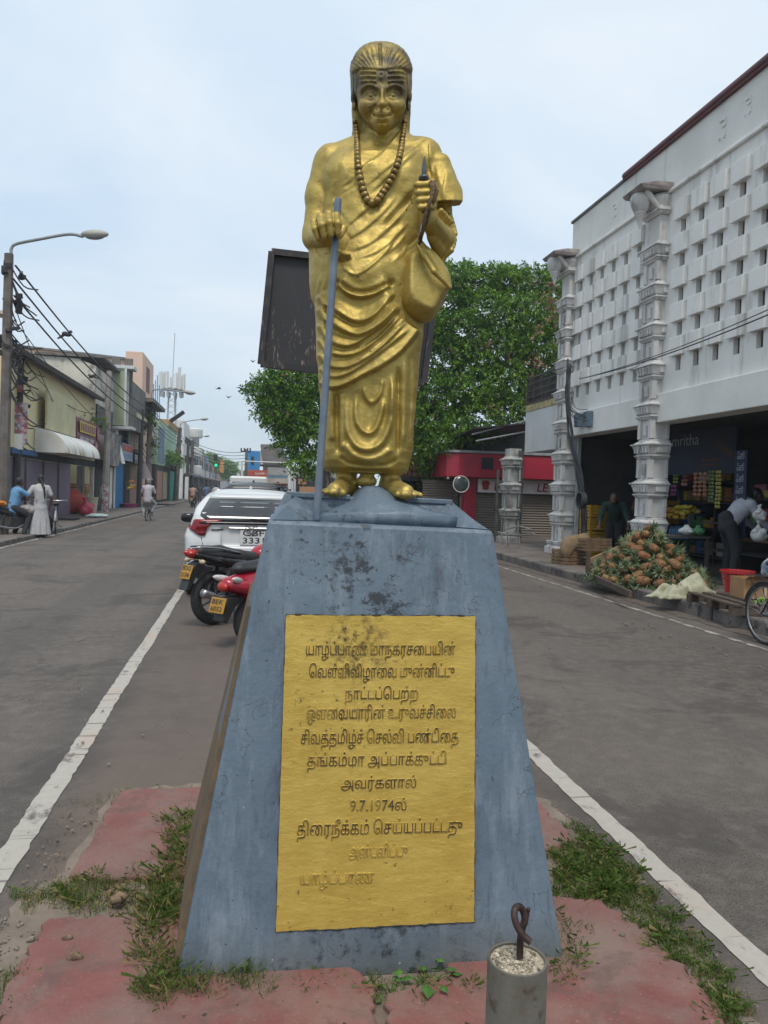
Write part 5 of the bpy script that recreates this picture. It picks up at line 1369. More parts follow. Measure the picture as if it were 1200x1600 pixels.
# bare pipe rail before the stub column
RL = thing('pipe_rail', 'bent grey pipe rail on thin legs before the stub column', 'railing', (7, 21, 0))
mb = MB(); A = [onx(789, 827, 6.9), onx(812, 822, 6.95), onx(832, 828, 7.0)]; mb.tube(A, .022, 6); A2 = [onx(791, 836, 6.9), onx(815, 836, 6.95), onx(835, 834, 7.0)]; mb.tube(A2, .018, 6); mb.build('rail', mat('galvanised', (.24, .24, .23), (.14, .13, .12), 9), RL)
for px in (783, 792, 808):
    b = onx(px, 830, 6.9); mb = MB(); mb.tube([b, (b[0]+rnd.uniform(-.1, .1), b[1], .1)], .014, 6); mb.build('leg', mat('galvanised', (.2,)*3), RL)

# ================================================================== goods in the arcade
def at17(px, py): return gp(px, py, .17)
M_PINE = None
def pineapple_mat():
    t = NT('pineapple_skin'); p = t.obj(); vo = t.n('ShaderNodeTexVoronoi'); vo.inputs['Scale'].default_value = 42; t.l(p, vo.inputs['Vector'])
    rnd_ = t.n('ShaderNodeObjectInfo').outputs['Random']
    base = t.mix(rnd_, (.27, .105, .032), (.21, .12, .045)); c = t.mix(t.ramp(vo.outputs['Distance'], .25, .75), base, (.16, .06, .022)); c = t.mix(t.ramp(t.noise(9, 4, .6), .55, .7), c, (.30, .22, .075))
    t.set(c, .65); t.bump(vo.outputs['Distance'], .8, .012); return t.m
M_PINE = pineapple_mat(); M_PLEAF = leafmat('pineapple_leaf', (.050, .095, .035), (.22, .27, .15), .12)
def make_pine():
    r = thing('pineapple', 'ripe orange pineapple with its leaf tuft in the pavement heap', 'pineapple', (0, 0, 0), 0, 'pineapples heaped on the pavement')
    m_ = MB(); m_.lathe([(.012, -.105), (.05, -.10), (.070, -.07), (.078, -.02), (.076, .03), (.066, .075), (.045, .103), (.02, .11)], (0, 0, 0), 14); m_.build('fruit', M_PINE, r, smooth=True)
    m_ = MB()
    for ring, (n_, R, Hh, w) in enumerate(((6, .11, .08, .020), (6, .085, .13, .018), (5, .04, .165, .014))):
        for k in range(n_):
            a = 2*pi*k/n_+ring*.5+rnd.uniform(-.2, .2); d = np.array([cos(a), sin(a), 0]); sdv = np.array([-sin(a), cos(a), 0])*w
            b = np.array([0, 0, .10])+d*.02; m1 = b+d*R*.5+np.array([0, 0, Hh*.7]); tp_ = b+d*R*rnd.uniform(.9, 1.3)+np.array([0, 0, Hh*rnd.uniform(.7, 1.05)])
            m_.add([b-sdv, b+sdv, m1+sdv*.8, m1-sdv*.8, tp_], [(0, 1, 2, 3), (3, 2, 4)])
    m_.build('leaf_tuft', M_PLEAF, r); return r
pine0 = make_pine()
# heap: a mound leaning on the column, higher at the back
HA, HB, HC_, HD = at17(921, 907), at17(1000, 938), at17(1075, 922), np.array([7.05, 12.8, .17])
spots = []
def place(q, scale=1.0):
    o = pine0 if not spots else dup(pine0, q)
    o.location = q; 
    o.rotation_mode = 'XYZ'; o.rotation_euler = (rnd.uniform(.9, 1.9), rnd.uniform(-.4, .4), rnd.choice([rnd.uniform(-.8, .8), rnd.uniform(pi-.9, pi+.9), rnd.uniform(0, 6.3)])); s_ = rnd.uniform(.72, 1.12)*scale; o.scale = (s_,)*3; spots.append(q)
peak = np.array([6.95, 12.55, .98])
def heap_h(x, y):
    # height of the mound over the pavement
    d = sqrt(((x-6.60)/.84)**2+((y-11.80)/1.12)**2); return max(0, .90*(1-d)**.95) if d < 1 else 0
tries = 0
while len(spots) < 105 and tries < 9000:
    tries += 1; a = rnd.uniform(0, 2*pi); d = sqrt(rnd.random()); x, y = 6.60+.83*d*cos(a), 11.78+1.10*d*sin(a)
    hz = heap_h(x, y)
    if hz < .02 or (x > 7.15 and y > 13.0): continue
    z = .17+hz+.03
    if all((x-q[0])**2+(y-q[1])**2+(z-q[2])**2 > .150**2 for q in spots): place((x, y, z))
# the mass of leaves and fruit inside the heap
mb = MB(); V = []; F = []; nx_, ny_ = 30, 44
for j in range(ny_+1):
    for i in range(nx_+1):
        x, y = 5.5+2.2*i/nx_, 9.8+4.2*j/ny_; V.append((x, y, .16+max(0, heap_h(x, y)-.05)+rnd.uniform(-.02, .02)*(heap_h(x, y) > .05)))
for j in range(ny_):
    for i in range(nx_):
        k = [j*(nx_+1)+i, j*(nx_+1)+i+1, (j+1)*(nx_+1)+i+1, (j+1)*(nx_+1)+i]
        if max(V[q][2] for q in k) > .18: F.append(tuple(k))
LH = thing('leaf_heap', 'heap of cut pineapple tops and leaves under the pineapples', 'leaf heap', (6.7, 12, .17))
mb.add(V, F); mb.build('mound', mat('leaf_mound', (.03, .045, .018), (.10, .08, .04), 14, .4, .6, .9, bump=.8, bscale=30, bdist=.03), LH)
mb = MB()
for k in range(2000):
    a = rnd.uniform(0, 2*pi); d = sqrt(rnd.random())*1.08; x, y = 6.58+.87*d*cos(a), 11.78+1.15*d*sin(a)
    if x > 7.2 and y > 13: continue
    b = np.array([x, y, .17+heap_h(x, y)-.01]); a2 = rnd.uniform(0, 2*pi); Ln = rnd.uniform(.10, .26); w = rnd.uniform(.009, .018); up = rnd.uniform(-.2, .9)
    dv = np.array([cos(a2), sin(a2), up]); dv /= np.linalg.norm(dv); sv = np.array([-sin(a2), cos(a2), 0])*w
    m1 = b+dv*Ln*.55+np.array([0, 0, .015]); tp_ = b+dv*Ln
    mb.add([b-sv, b+sv, m1+sv*.7, m1-sv*.7, tp_], [(0, 1, 2, 3), (3, 2, 4)])
mb.build('leaves', [M_PLEAF], LH)
# timber frame holding the heap
WD = mat('old_timber', (.10, .07, .05), (.055, .04, .032), 6, rough=.85, bump=.4, bscale=30)
WD2 = mat('raw_timber', (.30, .20, .11), (.21, .14, .08), 6, rough=.85, bump=.3, bscale=30)
FR = thing('timber_pen', 'low pen of old planks holding the pineapple heap at the kerb', 'timber pen', tuple(HA))
def plank(mb, a, b, w, t_):
    a = np.array(a, float); b = np.array(b, float); u, v, d_ = frame_from(b-a); 
    P8 = [q+np.array([0, 0, 1])*i*w/2+np.cross(d_, (0, 0, 1))*j*t_/2 for q in (a, b) for (i, j) in ((-1, -1), (1, -1), (1, 1), (-1, 1))]
    mb.add(P8, [(0, 1, 2, 3), (7, 6, 5, 4), (0, 4, 5, 1), (1, 5, 6, 2), (2, 6, 7, 3), (3, 7, 4, 0)])
for (a, b, w) in ((at17(918, 902)+np.array([0, 0, .05]), at17(985, 934)+np.array([0, 0, .05]), .09), (onx(918, 878, 5.9), onx(978, 852, 6.7), .09), (at17(918, 902)+np.array([0, 0, .01]), at17(918, 902)+np.array([0, 0, .42]), .06)):
    mb = MB(); plank(mb, a, b, w, .05) if abs(b[2]-a[2]) < .35 else mb.box((a+b)/2, (.06, .06, .44)); mb.build('plank', WD if w != .09 or a[0] < 5.85 else WD2, FR)
# cream cloth sack thrown over the end
SKt = thing('sack', 'crumpled cream cloth sack lying on the pavement at the foot of the pineapples', 'sack', at17(1066, 932), .35)
nx_, ny_ = 44, 26; V = []; F = []; r5 = random.Random(9); ph = [r5.uniform(0, 6) for _ in range(8)]
for j in range(ny_+1):
    for i in range(nx_+1):
        u, v = i/nx_, j/ny_; x = -.55+1.1*u+.05*sin(v*9+ph[0])+.03*sin(v*23); y = -.24+.48*v*(.75+.5*u)+.05*sin(u*8+ph[1])
        e_ = min(1, 7*min(u, 1-u, v, 1-v)); z = .012+e_*(.020+.085*abs(sin(u*9+v*6+ph[2]))**.7+.07*abs(sin(v*8-u*7+ph[3]+sin(u*6)))**.7*(.4+.6*sin(u*5)**2)+.02*sin(u*23+v*11))+.20*exp(-((u-.80)/.14)**2-((v-.55)/.32)**2)*(.7+.3*sin(v*13+u*9))
        V.append((x, y, z))
for j in range(ny_):
    for i in range(nx_): F.append((j*(nx_+1)+i, j*(nx_+1)+i+1, (j+1)*(nx_+1)+i+1, (j+1)*(nx_+1)+i))
o = MB().add(V, F).build('cloth', mat('cream_sackcloth', (.42, .41, .29), (.27, .26, .175), 7, rough=.9, bump=.5, bscale=18, bdist=.02), SKt, smooth=True, world=False); sd = o.modifiers.new('s', 'SOLIDIFY'); sd.thickness = .008
# white bundle and wicker left of the pen
o = MB().ell(at17(908, 877)+np.array([0, 0, .07]), (.20, .14, .09), 14, 8, None, .12).build('bundle', mat('white_plastic', (.52, .52, .50), (.40, .40, .39), 9, rough=.5), smooth=True); tag(o, 'small white plastic bundle on the pavement beside the wooden crates', 'bundle')
# crates behind the heap
def crate(name, loc, rz, w, d, h, m, label, group=None, slat=4):
    r = thing(name, label, 'crate', loc, rz, group); m_ = MB()
    for s_ in (-1, 1):
        for k in range(slat):
            z = h*(k+.5)/slat; m_.box((0, s_*d/2, z), (w, .018, h/slat*.72)); m_.box((s_*w/2, 0, z), (.018, d-.02, h/slat*.72))
    m_.box((0, 0, .012), (w-.02, d-.02, .02)); m_.build('side_slats', m, r, world=False)
    m_ = MB()
    for sx_ in (-1, 1):
        for sy_ in (-1, 1): m_.box((sx_*(w/2-.02), sy_*(d/2-.02), h/2), (.04, .04, h+.01))
    m_.build('corner_post', m, r, world=False); return r
CRW = mat('crate_wood', (.20, .125, .07), (.12, .075, .045), 8, rough=.85)
CRY = mat('yellow_plastic', (.42, .24, .015), (.34, .19, .012), 4, rough=.5); CRB = mat('blue_plastic', (.02, .10, .20), rough=.5)
crate('wooden_crate', (6.6, 14.9, .17), .3, .6, .45, .30, CRW, 'wooden crate on the pavement under the stooping man in green', 'wooden crates')
crate('wooden_crate', (6.95, 14.6, .47), .2, .6, .4, .26, CRW, 'wooden crate on top beside the pineapple heap, packed with paper', 'wooden crates')
for k in range(4): crate('plastic_crate', (7.95, 16.75, .2+.30*k), .05, .42, .5, .28, CRY, ('lowest yellow crate of the stack by the far column', 'second yellow crate up in the stack by the far column', 'third yellow crate up in the stack by the far column', 'topmost yellow crate of the stack by the far column')[k], 'yellow plastic crates')
for k in range(2): crate('plastic_crate', (9.6+.7*k, 16.6, 1.0), 0, .6, .5, .55, (CRY, CRB)[k], ('large ochre crate deep in the dim shop', 'large blue crate deep in the dim shop')[k])
sh = thing('paper_sack', 'torn brown paper sack drooping over the wooden crate', 'sack', (6.55, 14.75, .47)); PSK = Sculpt((-.5, -.4, -.25), (.5, .4, .5), .022)
PSK.ell((0, 0, .12), (.22, .16, .16), .05); PSK.ell((.18, 0, .24), (.22, .12, .08), .06); PSK.ell((-.12, -.05, .0), (.14, .12, .18), .06); PSK.ell((.3, .05, .3), (.1, .1, .05), .05)
PSK.build('paper', mat('kraft_paper', (.22, .155, .085), (.15, .105, .06), 9, rough=.9, bump=.5, bscale=14, bdist=.02), sh)
# pallet, basket, carton
PA = at17(1095, 948); PAL = thing('pallet', 'broken wooden pallet on the pavement under the red basket', 'pallet', (6.45, 8.9, .17), -.12)
mb = MB()
for k in range(6): mb.box((-.50+.2*k, 0, .125), (.11, 1.25, .022))
mb.build('deck_board', WD, PAL, world=False)
for yy in (-.57, 0, .57): MB().box((0, yy, .06), (1.15, .09, .10)).build('runner', WD, PAL, world=False)
BK = thing('basket', 'round red plastic basket with a pierced rim on the pallet', 'basket', (6.62, 9.45, .315)); m_ = MB()
R0, R1, Hh = .155, .205, .30
m_.lathe([(.0, .0), (R0, 0), (lerp(R0, R1, .62), Hh*.62), (lerp(R0, R1, .62)-.012, Hh*.62), (R0-.012, .012), (0, .012)], (0, 0, 0), 28)
m_.lathe([(lerp(R0, R1, .92), Hh*.92), (R1, Hh), (R1+.02, Hh), (R1+.02, Hh-.03), (R1-.0, Hh-.035)], (0, 0, 0), 28, caps=False)
for row in range(3):
    for k in range(24):
        a = 2*pi*(k+.5*(row % 2))/24; z0 = Hh*(.62+.1*row); z1 = z0+Hh*.1; r0 = lerp(R0, R1, z0/Hh); r1 = lerp(R0, R1, z1/Hh)
        for s_ in (-.13, .13): m_.tube([(r0*cos(a), r0*sin(a), z0), (r1*cos(a+s_), r1*sin(a+s_), z1)], .008, 5)
m_.build('shell', mat('red_plastic', (.42, .022, .020), (.34, .018, .018), 6, rough=.38), BK, world=False, smooth=35)
CB = thing('cardboard_box', 'open cardboard box with tape standing on the pallet before the red basket', 'box', (6.62, 9.02, .31), -.10); m_ = MB()
for (c, s_) in (((0, -.17, .13), (.56, .008, .26)), ((0, .17, .13), (.56, .008, .26)), ((-.28, 0, .13), (.008, .34, .26)), ((.28, 0, .13), (.008, .34, .26)), ((0, 0, .008), (.55, .33, .012))): m_.box(c, s_)
m_.box((0, -.22, .275), (.55, .11, .006), rx=-.5); m_.box((.36, 0, .26), (.14, .33, .006), ry=.35)
m_.build('carton', mat('cardboard', (.36, .205, .095), (.30, .17, .08), 5, rough=.85), CB, world=False)
MB().box((.0, -.176, .13), (.035, .004, .26)).build('tape', mat('tape', (.62, .50, .30), rough=.4), CB, world=False); MB().box((-.14, -.176, .15), (.09, .004, .10)).build('printed_mark', mat('carton_print', (.17, .075, .03)), CB, world=False)
mb = MB()
for k in range(5): mb.torus((6.32+rnd.uniform(-.05, .05), 8.55+rnd.uniform(-.05, .05), .30), .05+.02*rnd.random(), .007, rnd.choice('XYZ'), 14, 5)
tag(mb.build('strap', mat('lime_strap', (.20, .42, .04), rough=.5), smooth=True), 'tangle of bright green plastic strap on the pallet edge', 'strap')
# tables and produce in the mouth of the shop
def table(loc, w, d, h, m, label):
    r = thing('table', label, 'table', loc); MB().box((0, 0, h-.02), (w, d, .04)).build('tabletop', m, r, world=False)
    for sx_ in (-1, 1):
        for sy_ in (-1, 1): MB().box((sx_*(w/2-.05), sy_*(d/2-.05), h/2-.02), (.05, .05, h-.04)).build('leg', m, r, world=False)
    return r
M_DTAB = mat('dark_table', (.035, .04, .045), (.06, .055, .05), 5, rough=.7)
M_BTAB = mat('brown_table', (.13, .06, .04), (.09, .045, .03), 5, rough=.7)
table((7.75, 12.75, .2), .8, .7, .72, M_DTAB, 'dark table with green bags behind the pineapples'); table((9.15, 11.6, .2), .9, 1.9, .70, M_BTAB, 'reddish brown table the man in white leans over')
def bagmesh(loc, s, m, label, cat='plastic bag', seed=0, group=None, name='plastic_bag', ears=True):
    r_ = random.Random(seed); sk = Sculpt((-1, -1, -.15), (1, 1, 1.6), .045)
    sk.ell((0, 0, .36), (.50, .40, .36), .2)
    for k in range(10): sk.ell((r_.uniform(-.42, .42), r_.uniform(-.32, .32), r_.uniform(.1, .62)), (r_.uniform(.12, .26), r_.uniform(.12, .26), r_.uniform(.1, .2)), .10, rotm('X', r_.uniform(-.8, .8)))
    ht = r_.uniform(.78, .95)
    sk.cone((0, 0, .55), (r_.uniform(-.1, .1), 0, ht), .30, .07, .15)
    if ears: sk.cone((0, 0, ht), (-.10, .02, ht+.22), .05, .09, .05); sk.cone((0, 0, ht), (.12, 0, ht+.17), .05, .07, .05)
    else: sk.cone((-.16, 0, ht-.05), (.2, 0, ht), .08, .06, .08)
    for k in range(22):
        a = r_.uniform(0, 2*pi); q = r_.uniform(.30, .52); z0 = r_.uniform(.1, .5); sk.cone((q*cos(a), .8*q*sin(a), z0), (.3*q*cos(a+r_.uniform(-.6, .6)), .3*q*sin(a), z0+r_.uniform(.3, .5)), .028, .016, .04, cut=(k % 3 > 0))
    r = thing(name, label, cat, loc, r_.uniform(0, 3), group); V, F = sk.mesh(); rawmesh('bag_skin', V*s, F, m, r, True, world=False); return r
M_WBAG = mat('white_carrier', (.50, .50, .49), (.40, .41, .41), 8, rough=.45); M_GBAG = mat('green_bag', (.03, .13, .05), (.05, .19, .08), 8, rough=.4); M_CBAG = mat('clear_bag', (.30, .34, .33), (.42, .45, .44), 8, rough=.3)
def px_at(px, py, x): return onx(px, py, x)
for k, (px, py, x, s, m, lab) in enumerate(((1072, 850, 7.7, .24, M_CBAG, 'pale green clear bag on the dark table, nearest the pineapples'), (1090, 852, 7.95, .22, M_GBAG, 'dark green bag on the dark table behind the pineapples'))):
    q = px_at(px, py, x); bagmesh((q[0], q[1], .93), s*.9, m, lab, seed=k, ears=False)
for k, (px, py, x, s, lab) in enumerate(((1184, 846, 8.0, .28, 'lower white carrier bag hanging at the right doorway'), (1186, 813, 8.0, .22, 'upper white carrier bag hanging at the right doorway'))):
    q = px_at(px, py, x); r = bagmesh(tuple(q), s, M_WBAG, lab, seed=10+k)
# hanging strips of packets
def strip(px0, py0, py1, wpx, x, m, label, rows_=8, cols=2, group='strips of packets hanging in the shop'):
    a = px_at(px0, py0, x); b = px_at(px0, py1, x); w = abs(px_at(px0+wpx, py0, x)[1]-a[1]); r = thing('packet_strip', label, 'packets', tuple(a), 0, group); m_ = MB()
    for i in range(rows_):
        for j in range(cols):
            z0 = lerp(a[2], b[2], i/rows_); z1 = lerp(a[2], b[2], (i+.88)/rows_); y0 = a[1]-w*j/cols; y1 = a[1]-w*(j+.92)/cols
            c = ((a[0]+rnd.uniform(-.01, .01)), (y0+y1)/2, (z0+z1)/2); m_.ell(c, (.022, abs(y1-y0)/2, abs(z1-z0)/2*1.05), 8, 6, rotm('X', rnd.uniform(-.12, .12)))
    m_.build('packets', m, r); MB().tube([(a[0], a[1]-w/2, 2.98), (a[0], a[1]-w/2, a[2])], .006, 5).build('string', WD, r)
cP = lambda n, a, b: mat(n, a, b, 30, .45, .55, rough=.32)
strip(1084, 738, 776, 22, 8.9, cP('orange_packets', (.36, .14, .07), (.45, .25, .14)), 'orange block of packets hanging under the dark blue sign', 6, 3)
strip(1108, 735, 786, 9, 8.9, cP('green_packets', (.09, .22, .05), (.30, .35, .08)), 'green strip of packets beside the yellow one', 9, 2)
strip(1119, 735, 795, 9, 8.9, cP('yellow_packets', (.45, .38, .04), (.52, .48, .12)), 'long yellow strip of packets nearest the grey door', 10, 2)
strip(1066, 730, 760, 10, 9.2, cP('pink_packets', (.33, .10, .11), (.40, .22, .16)), 'short pink strip of packets near the column', 5, 2)
strip(1052, 730, 756, 9, 9.2, cP('lime_packets', (.30, .35, .05), (.18, .28, .07)), 'short lime strip of packets close behind the column', 5, 2)
strip(1048, 757, 776, 9, 9.2, cP('purple_packets', (.16, .04, .13), (.24, .08, .18)), 'purple strip of packets low behind the column', 3, 2)
# shelf with fruit and bottles behind
SH = thing('shelf', 'dark shelf rack with goods inside the shop', 'shelf', (9.6, 12.9, .2)); mb = MB()
for z in (.55, 1.1, 1.6): mb.b2((9.2, 11.7, z), (9.7, 14.4, z+.03))
for y in (11.7, 13.3): mb.b2((9.2, y, .2), (9.25, y+.05, 1.9))
mb.build('boards', M_DTAB, SH)
for k, (px, py, s, m, lab) in enumerate(((1058, 803, .17, CRY, 'heap of yellow fruit on the shelf, left pile'), (1072, 800, .18, mat('yellow_fruit', (.42, .32, .02), (.5, .42, .06), 9), 'heap of yellow fruit on the shelf, right pile'))):
    q = px_at(px, py, 9.2); r = thing('fruit_pile', lab, 'fruit', (q[0], q[1], q[2]-.1)); m_ = MB()
    for i in range(26): m_.ell((q[0]+rnd.uniform(-.15, .15), q[1]+rnd.uniform(-.3, .3), q[2]-.08+rnd.uniform(0, .2)), (.05, .09, .045), 8, 6, rotm('Z', rnd.uniform(0, 3)))
    m_.build('fruit', m, r, smooth=True)
for k in range(9):
    q = px_at(1048+k*3.6, 834, 9.2); r = thing('bottle', 'blue water bottle in the row on the low shelf', 'bottle', tuple(q), 0, 'blue bottles on the low shelf'); m_ = MB(); m_.lathe([(.045, -.12), (.05, -.1), (.05, .08), (.03, .12), (.02, .14), (.02, .17)], tuple(q), 10); m_.build('shell', mat('blue_bottle', (.02, .11, .24), rough=.2), r, smooth=True)
# dark blue hanging sign
AM = thing('shop_sign', 'dark blue sign board lettered amritha hanging inside the arcade', 'sign', (8.9, 14, 2.1)); mb = MB()
a, b = px_at(1040, 662, 8.9), px_at(1152, 745, 8.9); mb.b2((8.9, 12.9, 2.08), (8.94, 15.3, 3.0)); pn_ = mb.build('panel', mat('navy_panel', (.012, .020, .048), (.018, .028, .06), 2, rough=.5, world=True), AM)
M_SGL = mat('sign_pale_letters', (.34, .36, .38), rough=.5)
o0 = px_at(1044, 693, 8.895); o1 = px_at(1092, 684.5, 8.895); txt('amritha', 'lettering', M_SGL, pn_, (8.895, o0[1], 2.68), (0, -1, 0), (0, 0, 1), height=.24, width=abs(o1[1]-o0[1]), off=-.004)
for (y_, z_, w_) in ((13.75, 2.34, .55), (13.75, 2.25, .55)): MB().b2((8.893, y_-w_/2, z_), (8.897, y_+w_/2, z_+.03)).build('text_line', mat('sign_red_line', (.14, .05, .045)), pn_)
mb = MB(); mb.add([(8.893, 13.0, 2.35), (8.893, 12.95, 2.48), (8.893, 13.5, 2.72), (8.893, 13.5, 2.62)], [(0, 1, 2, 3)]); mb.build('stripe', mat('sign_stripe', (.09, .055, .05)), pn_)
NP_ = thing('narrow_sign', 'narrow dark blue sign with a column of white script marks by the grey door', 'sign', (8.69, 10.7, 1.2)); a = px_at(1158, 740, 8.48); mb = MB(); mb.b2((8.47, a[1]-.16, .9), (8.49, a[1]+.16, 2.45)); p2 = mb.build('panel', mat('navy_panel2', (.018, .022, .06)), NP_)
for k in range(5): txt('ஃகூ', 'lettering', M_SGL, p2, (8.468, a[1]+.11, 2.3-.2*k), (0, -1, 0), (0, 0, 1), height=.12, width=.2)

# dim goods filling the back of the arcade
_gc = {'red': (.26, .03, .03), 'orange': (.34, .14, .03), 'yellow': (.38, .30, .04), 'green': (.05, .18, .06), 'blue': (.04, .10, .26), 'white': (.40, .40, .39), 'pink': (.34, .12, .18), 'brown': (.16, .09, .05)}
_gr = random.Random(77)
for (ya, yb, xs_, zs_) in ((11.2, 13.2, 9.55, (1.14, 1.64)), (13.8, 16.6, 10.2, (.35, .95, 1.55, 2.0)), (10.9, 12.9, 9.9, (.75, 2.1))):
    for z in zs_:
        y_ = ya
        while y_ < yb:
            cname = _gr.choice(list(_gc)); w = _gr.uniform(.14, .30); h = _gr.uniform(.14, .34)
            g_ = thing('goods_packet', '%s packet among the goods stacked in the dim back of the arcade' % cname, 'packet', (xs_, y_, z), _gr.uniform(-.2, .2), 'goods in the dim arcade'); MB().box((0, 0, h/2), (.16, w, h), rx=_gr.uniform(-.06, .06)).build('carton', mat('goods_'+cname, _gc[cname], tuple(q*.7 for q in _gc[cname]), 9, rough=.5), g_, bevel=.02, world=False); y_ += w+_gr.uniform(.01, .08)
RK = thing('shelf', 'tall dark rack of goods between the two carved columns', 'shelf', (10.2, 15.2, .2)); mb = MB()
for z in (.33, .93, 1.53, 1.98): mb.b2((10.05, 13.75, z-.03), (10.4, 16.75, z-.002))
for y in (13.75, 15.2, 16.7): mb.b2((10.05, y, .2), (10.1, y+.05, 2.3))
mb.build('boards', M_DTAB, RK)
# ================================================================== trees
M_BARK = mat('bark', (.075, .055, .042), (.13, .10, .08), 5, rough=.9, bump=.6, bscale=14, bdist=.03)
M_LEAF = leafmat('fresh_leaf', (.085, .185, .020), (.225, .375, .050), .32, .5)
M_LEAFD = leafmat('dark_leaf', (.030, .090, .013), (.080, .180, .024), .27, .5)
M_POD = leafmat('dry_pod', (.22, .135, .085), (.34, .22, .15), .1, .8)
def leaves(centres, n_per, leaf, rs_, m_ratio=(.72, .26, .02), flat=.55, droop=.3):
    """centres: (x, y, z, radius). sprays of small leaves gathered in twigs through each clump"""
    Vs = []; mis = []
    for (cx, cy, cz, R) in centres:
        nt_ = max(4, int(n_per*R*R)); d = rs_.normal(size=(nt_, 3)); d /= np.linalg.norm(d, axis=1)[:, None]
        rr = R*rs_.uniform(.35, 1.0, nt_)**.6; tw = np.array([cx, cy, cz])+d*rr[:, None]*np.array([1, 1, flat])
        dark = rs_.random()
        for k in range(nt_):
            dirv = d[k]*np.array([1, 1, .5])+rs_.normal(size=3)*.35; dirv /= np.linalg.norm(dirv)+1e-9; dirv[2] -= droop
            nl = rs_.integers(9, 15); tt = rs_.uniform(-.5, 1, nl)*leaf*3.2
            base = tw[k]+tt[:, None]*dirv+rs_.normal(size=(nl, 3))*leaf*.55
            a = rs_.normal(size=(nl, 3))+dirv*.8; a /= np.linalg.norm(a, axis=1)[:, None]; nrm = np.array([0, 0, 1.])+rs_.normal(size=(nl, 3))*.55
            b = np.cross(nrm, a); b /= np.linalg.norm(b, axis=1)[:, None]+1e-9
            s = leaf*rs_.uniform(.55, 1.15, nl)[:, None]
            q = np.stack([base-a*s, base+b*s*.42, base+a*s, base-b*s*.42], 1); Vs.append(q.reshape(-1, 3))
            r = rs_.random(); mi = 2 if r < m_ratio[2] else (1 if r < m_ratio[2]+m_ratio[1]*(.4+1.2*dark) else 0); mis.append(np.full(nl, mi))
    V = np.concatenate(Vs); F = np.arange(len(V)).reshape(-1, 4); return V, F, np.concatenate(mis)
def limb(mb, a, b, r0, r1, seed, n=7, wob=.08):
    r_ = random.Random(seed); P = []; a = np.array(a, float); b = np.array(b, float); Ln = np.linalg.norm(b-a)
    for k in range(n+1):
        t = k/n; P.append(lerp(a, b, t)+np.array([r_.uniform(-1, 1), r_.uniform(-1, 1), r_.uniform(-.5, .5)+1.5*sin(pi*t)])*wob*Ln*(0 if k in (0, n) else 1)*.5)
    mb.tube(P, [lerp(r0, r1, k/n) for k in range(n+1)], 9); return P
rs_t = np.random.default_rng(21)
TR = thing('tree', 'big spreading green tree with brown seed clusters behind the red shop', 'tree', (7.2, 29.5, 0))
cl = []
# crown outline measured from the photograph, clumps at differing depth
for (px, py, D, rad) in ((414, 608, 26.5, .7), (440, 598, 27, .9), (470, 590, 27.5, 1.1), (428, 642, 26.3, .7), (452, 640, 27, 1.1), (480, 690, 26.8, .9), (468, 722, 26.0, .45), (440, 622, 28, .9), (462, 668, 26.5, .8), (490, 640, 28, 1.2), (500, 720, 27, .7), (433, 660, 26.2, .45), (452, 690, 26.5, .6), (476, 738, 26.4, .35),
                         (520, 600, 29, 1.3), (560, 540, 29, 1.3), (600, 500, 29, 1.3), (540, 680, 29, 1.2), (600, 600, 29, 1.5), (600, 700, 29, 1.2), (640, 480, 28.5, 1.2), (690, 470, 28, 1.2), (665, 520, 27.5, 1.2), (712, 436, 28, .8), (740, 448, 28.5, 1.0), (690, 560, 27.5, 1.2), (720, 520, 27, 1.1), (775, 436, 28, .8), (800, 446, 28, .9), (830, 438, 28.5, .8), (862, 448, 28.5, .8), (880, 470, 29, .9), (760, 490, 27.5, 1.2), (800, 500, 27, 1.1), (840, 490, 27.5, 1.0), (740, 560, 26.8, 1.1), (785, 550, 26.8, 1.1), (830, 545, 27, 1.1), (860, 540, 28, 1.1),
                         (660, 610, 27, 1.1), (700, 620, 26.5, 1.0), (745, 610, 26.3, 1.0), (790, 600, 26.3, 1.0), (820, 600, 26.8, .9), (670, 660, 26.3, .9), (712, 670, 25.8, .7), (690, 690, 25.6, .5), (755, 655, 26, .9), (800, 645, 26.2, .8), (660, 705, 26.5, .7), (735, 680, 25.8, .45), (825, 640, 26.5, .6), (680, 730, 27, .6), (860, 600, 29, 1.0), (900, 500, 30, 1.3), (640, 740, 28.5, .8), (620, 660, 28.5, 1.2), (660, 440, 29, .7), (695, 425, 28.6, .5), (728, 420, 28.6, .35), (850, 430, 28.6, .35), (795, 425, 28.4, .4)):
    q = dep(px, py, D); cl.append((q[0], q[1], q[2], rad*1.02))
V, F, mi = leaves(cl, 270, .074, rs_t, (.66, .33, .01), .75)
rawmesh('crown', V, F, [M_LEAF, M_LEAFD, M_POD], TR, False, mi=mi)
# hanging dry pods
pods = []
for (px, py) in ((852, 462), (872, 500), (848, 520), (715, 505), (835, 555), (868, 455), (760, 540), (842, 570), (800, 560), (772, 640), (862, 476)):
    q = dep(px+rnd.uniform(-5, 5), py+rnd.uniform(-5, 5), 25.9+rnd.uniform(-.4, .6)); pods.append((q[0], q[1], q[2], rnd.uniform(.12, .22)))
V, F, mi = leaves(pods, 190, .075, rs_t, (0, 0, 1), 1.25, .8); rawmesh('seed_pods', V, F, M_POD, TR, False)
mb = MB(); b0 = (7.2, 29.5, 0)
P = limb(mb, b0, (6.7, 29.4, 3.4), .40, .32, 1, wob=.03)
tips = [c for c in cl]; rnd2 = random.Random(4)
top = np.array([6.7, 29.4, 3.4])
mains = [(2.5, 28.6, 5.6), (9.8, 28.8, 6.6), (6.4, 28.2, 7.4), (4.6, 30.2, 7.2), (8.4, 28.2, 5.0), (1.2, 28.2, 4.4), (6.2, 27.4, 4.4)]
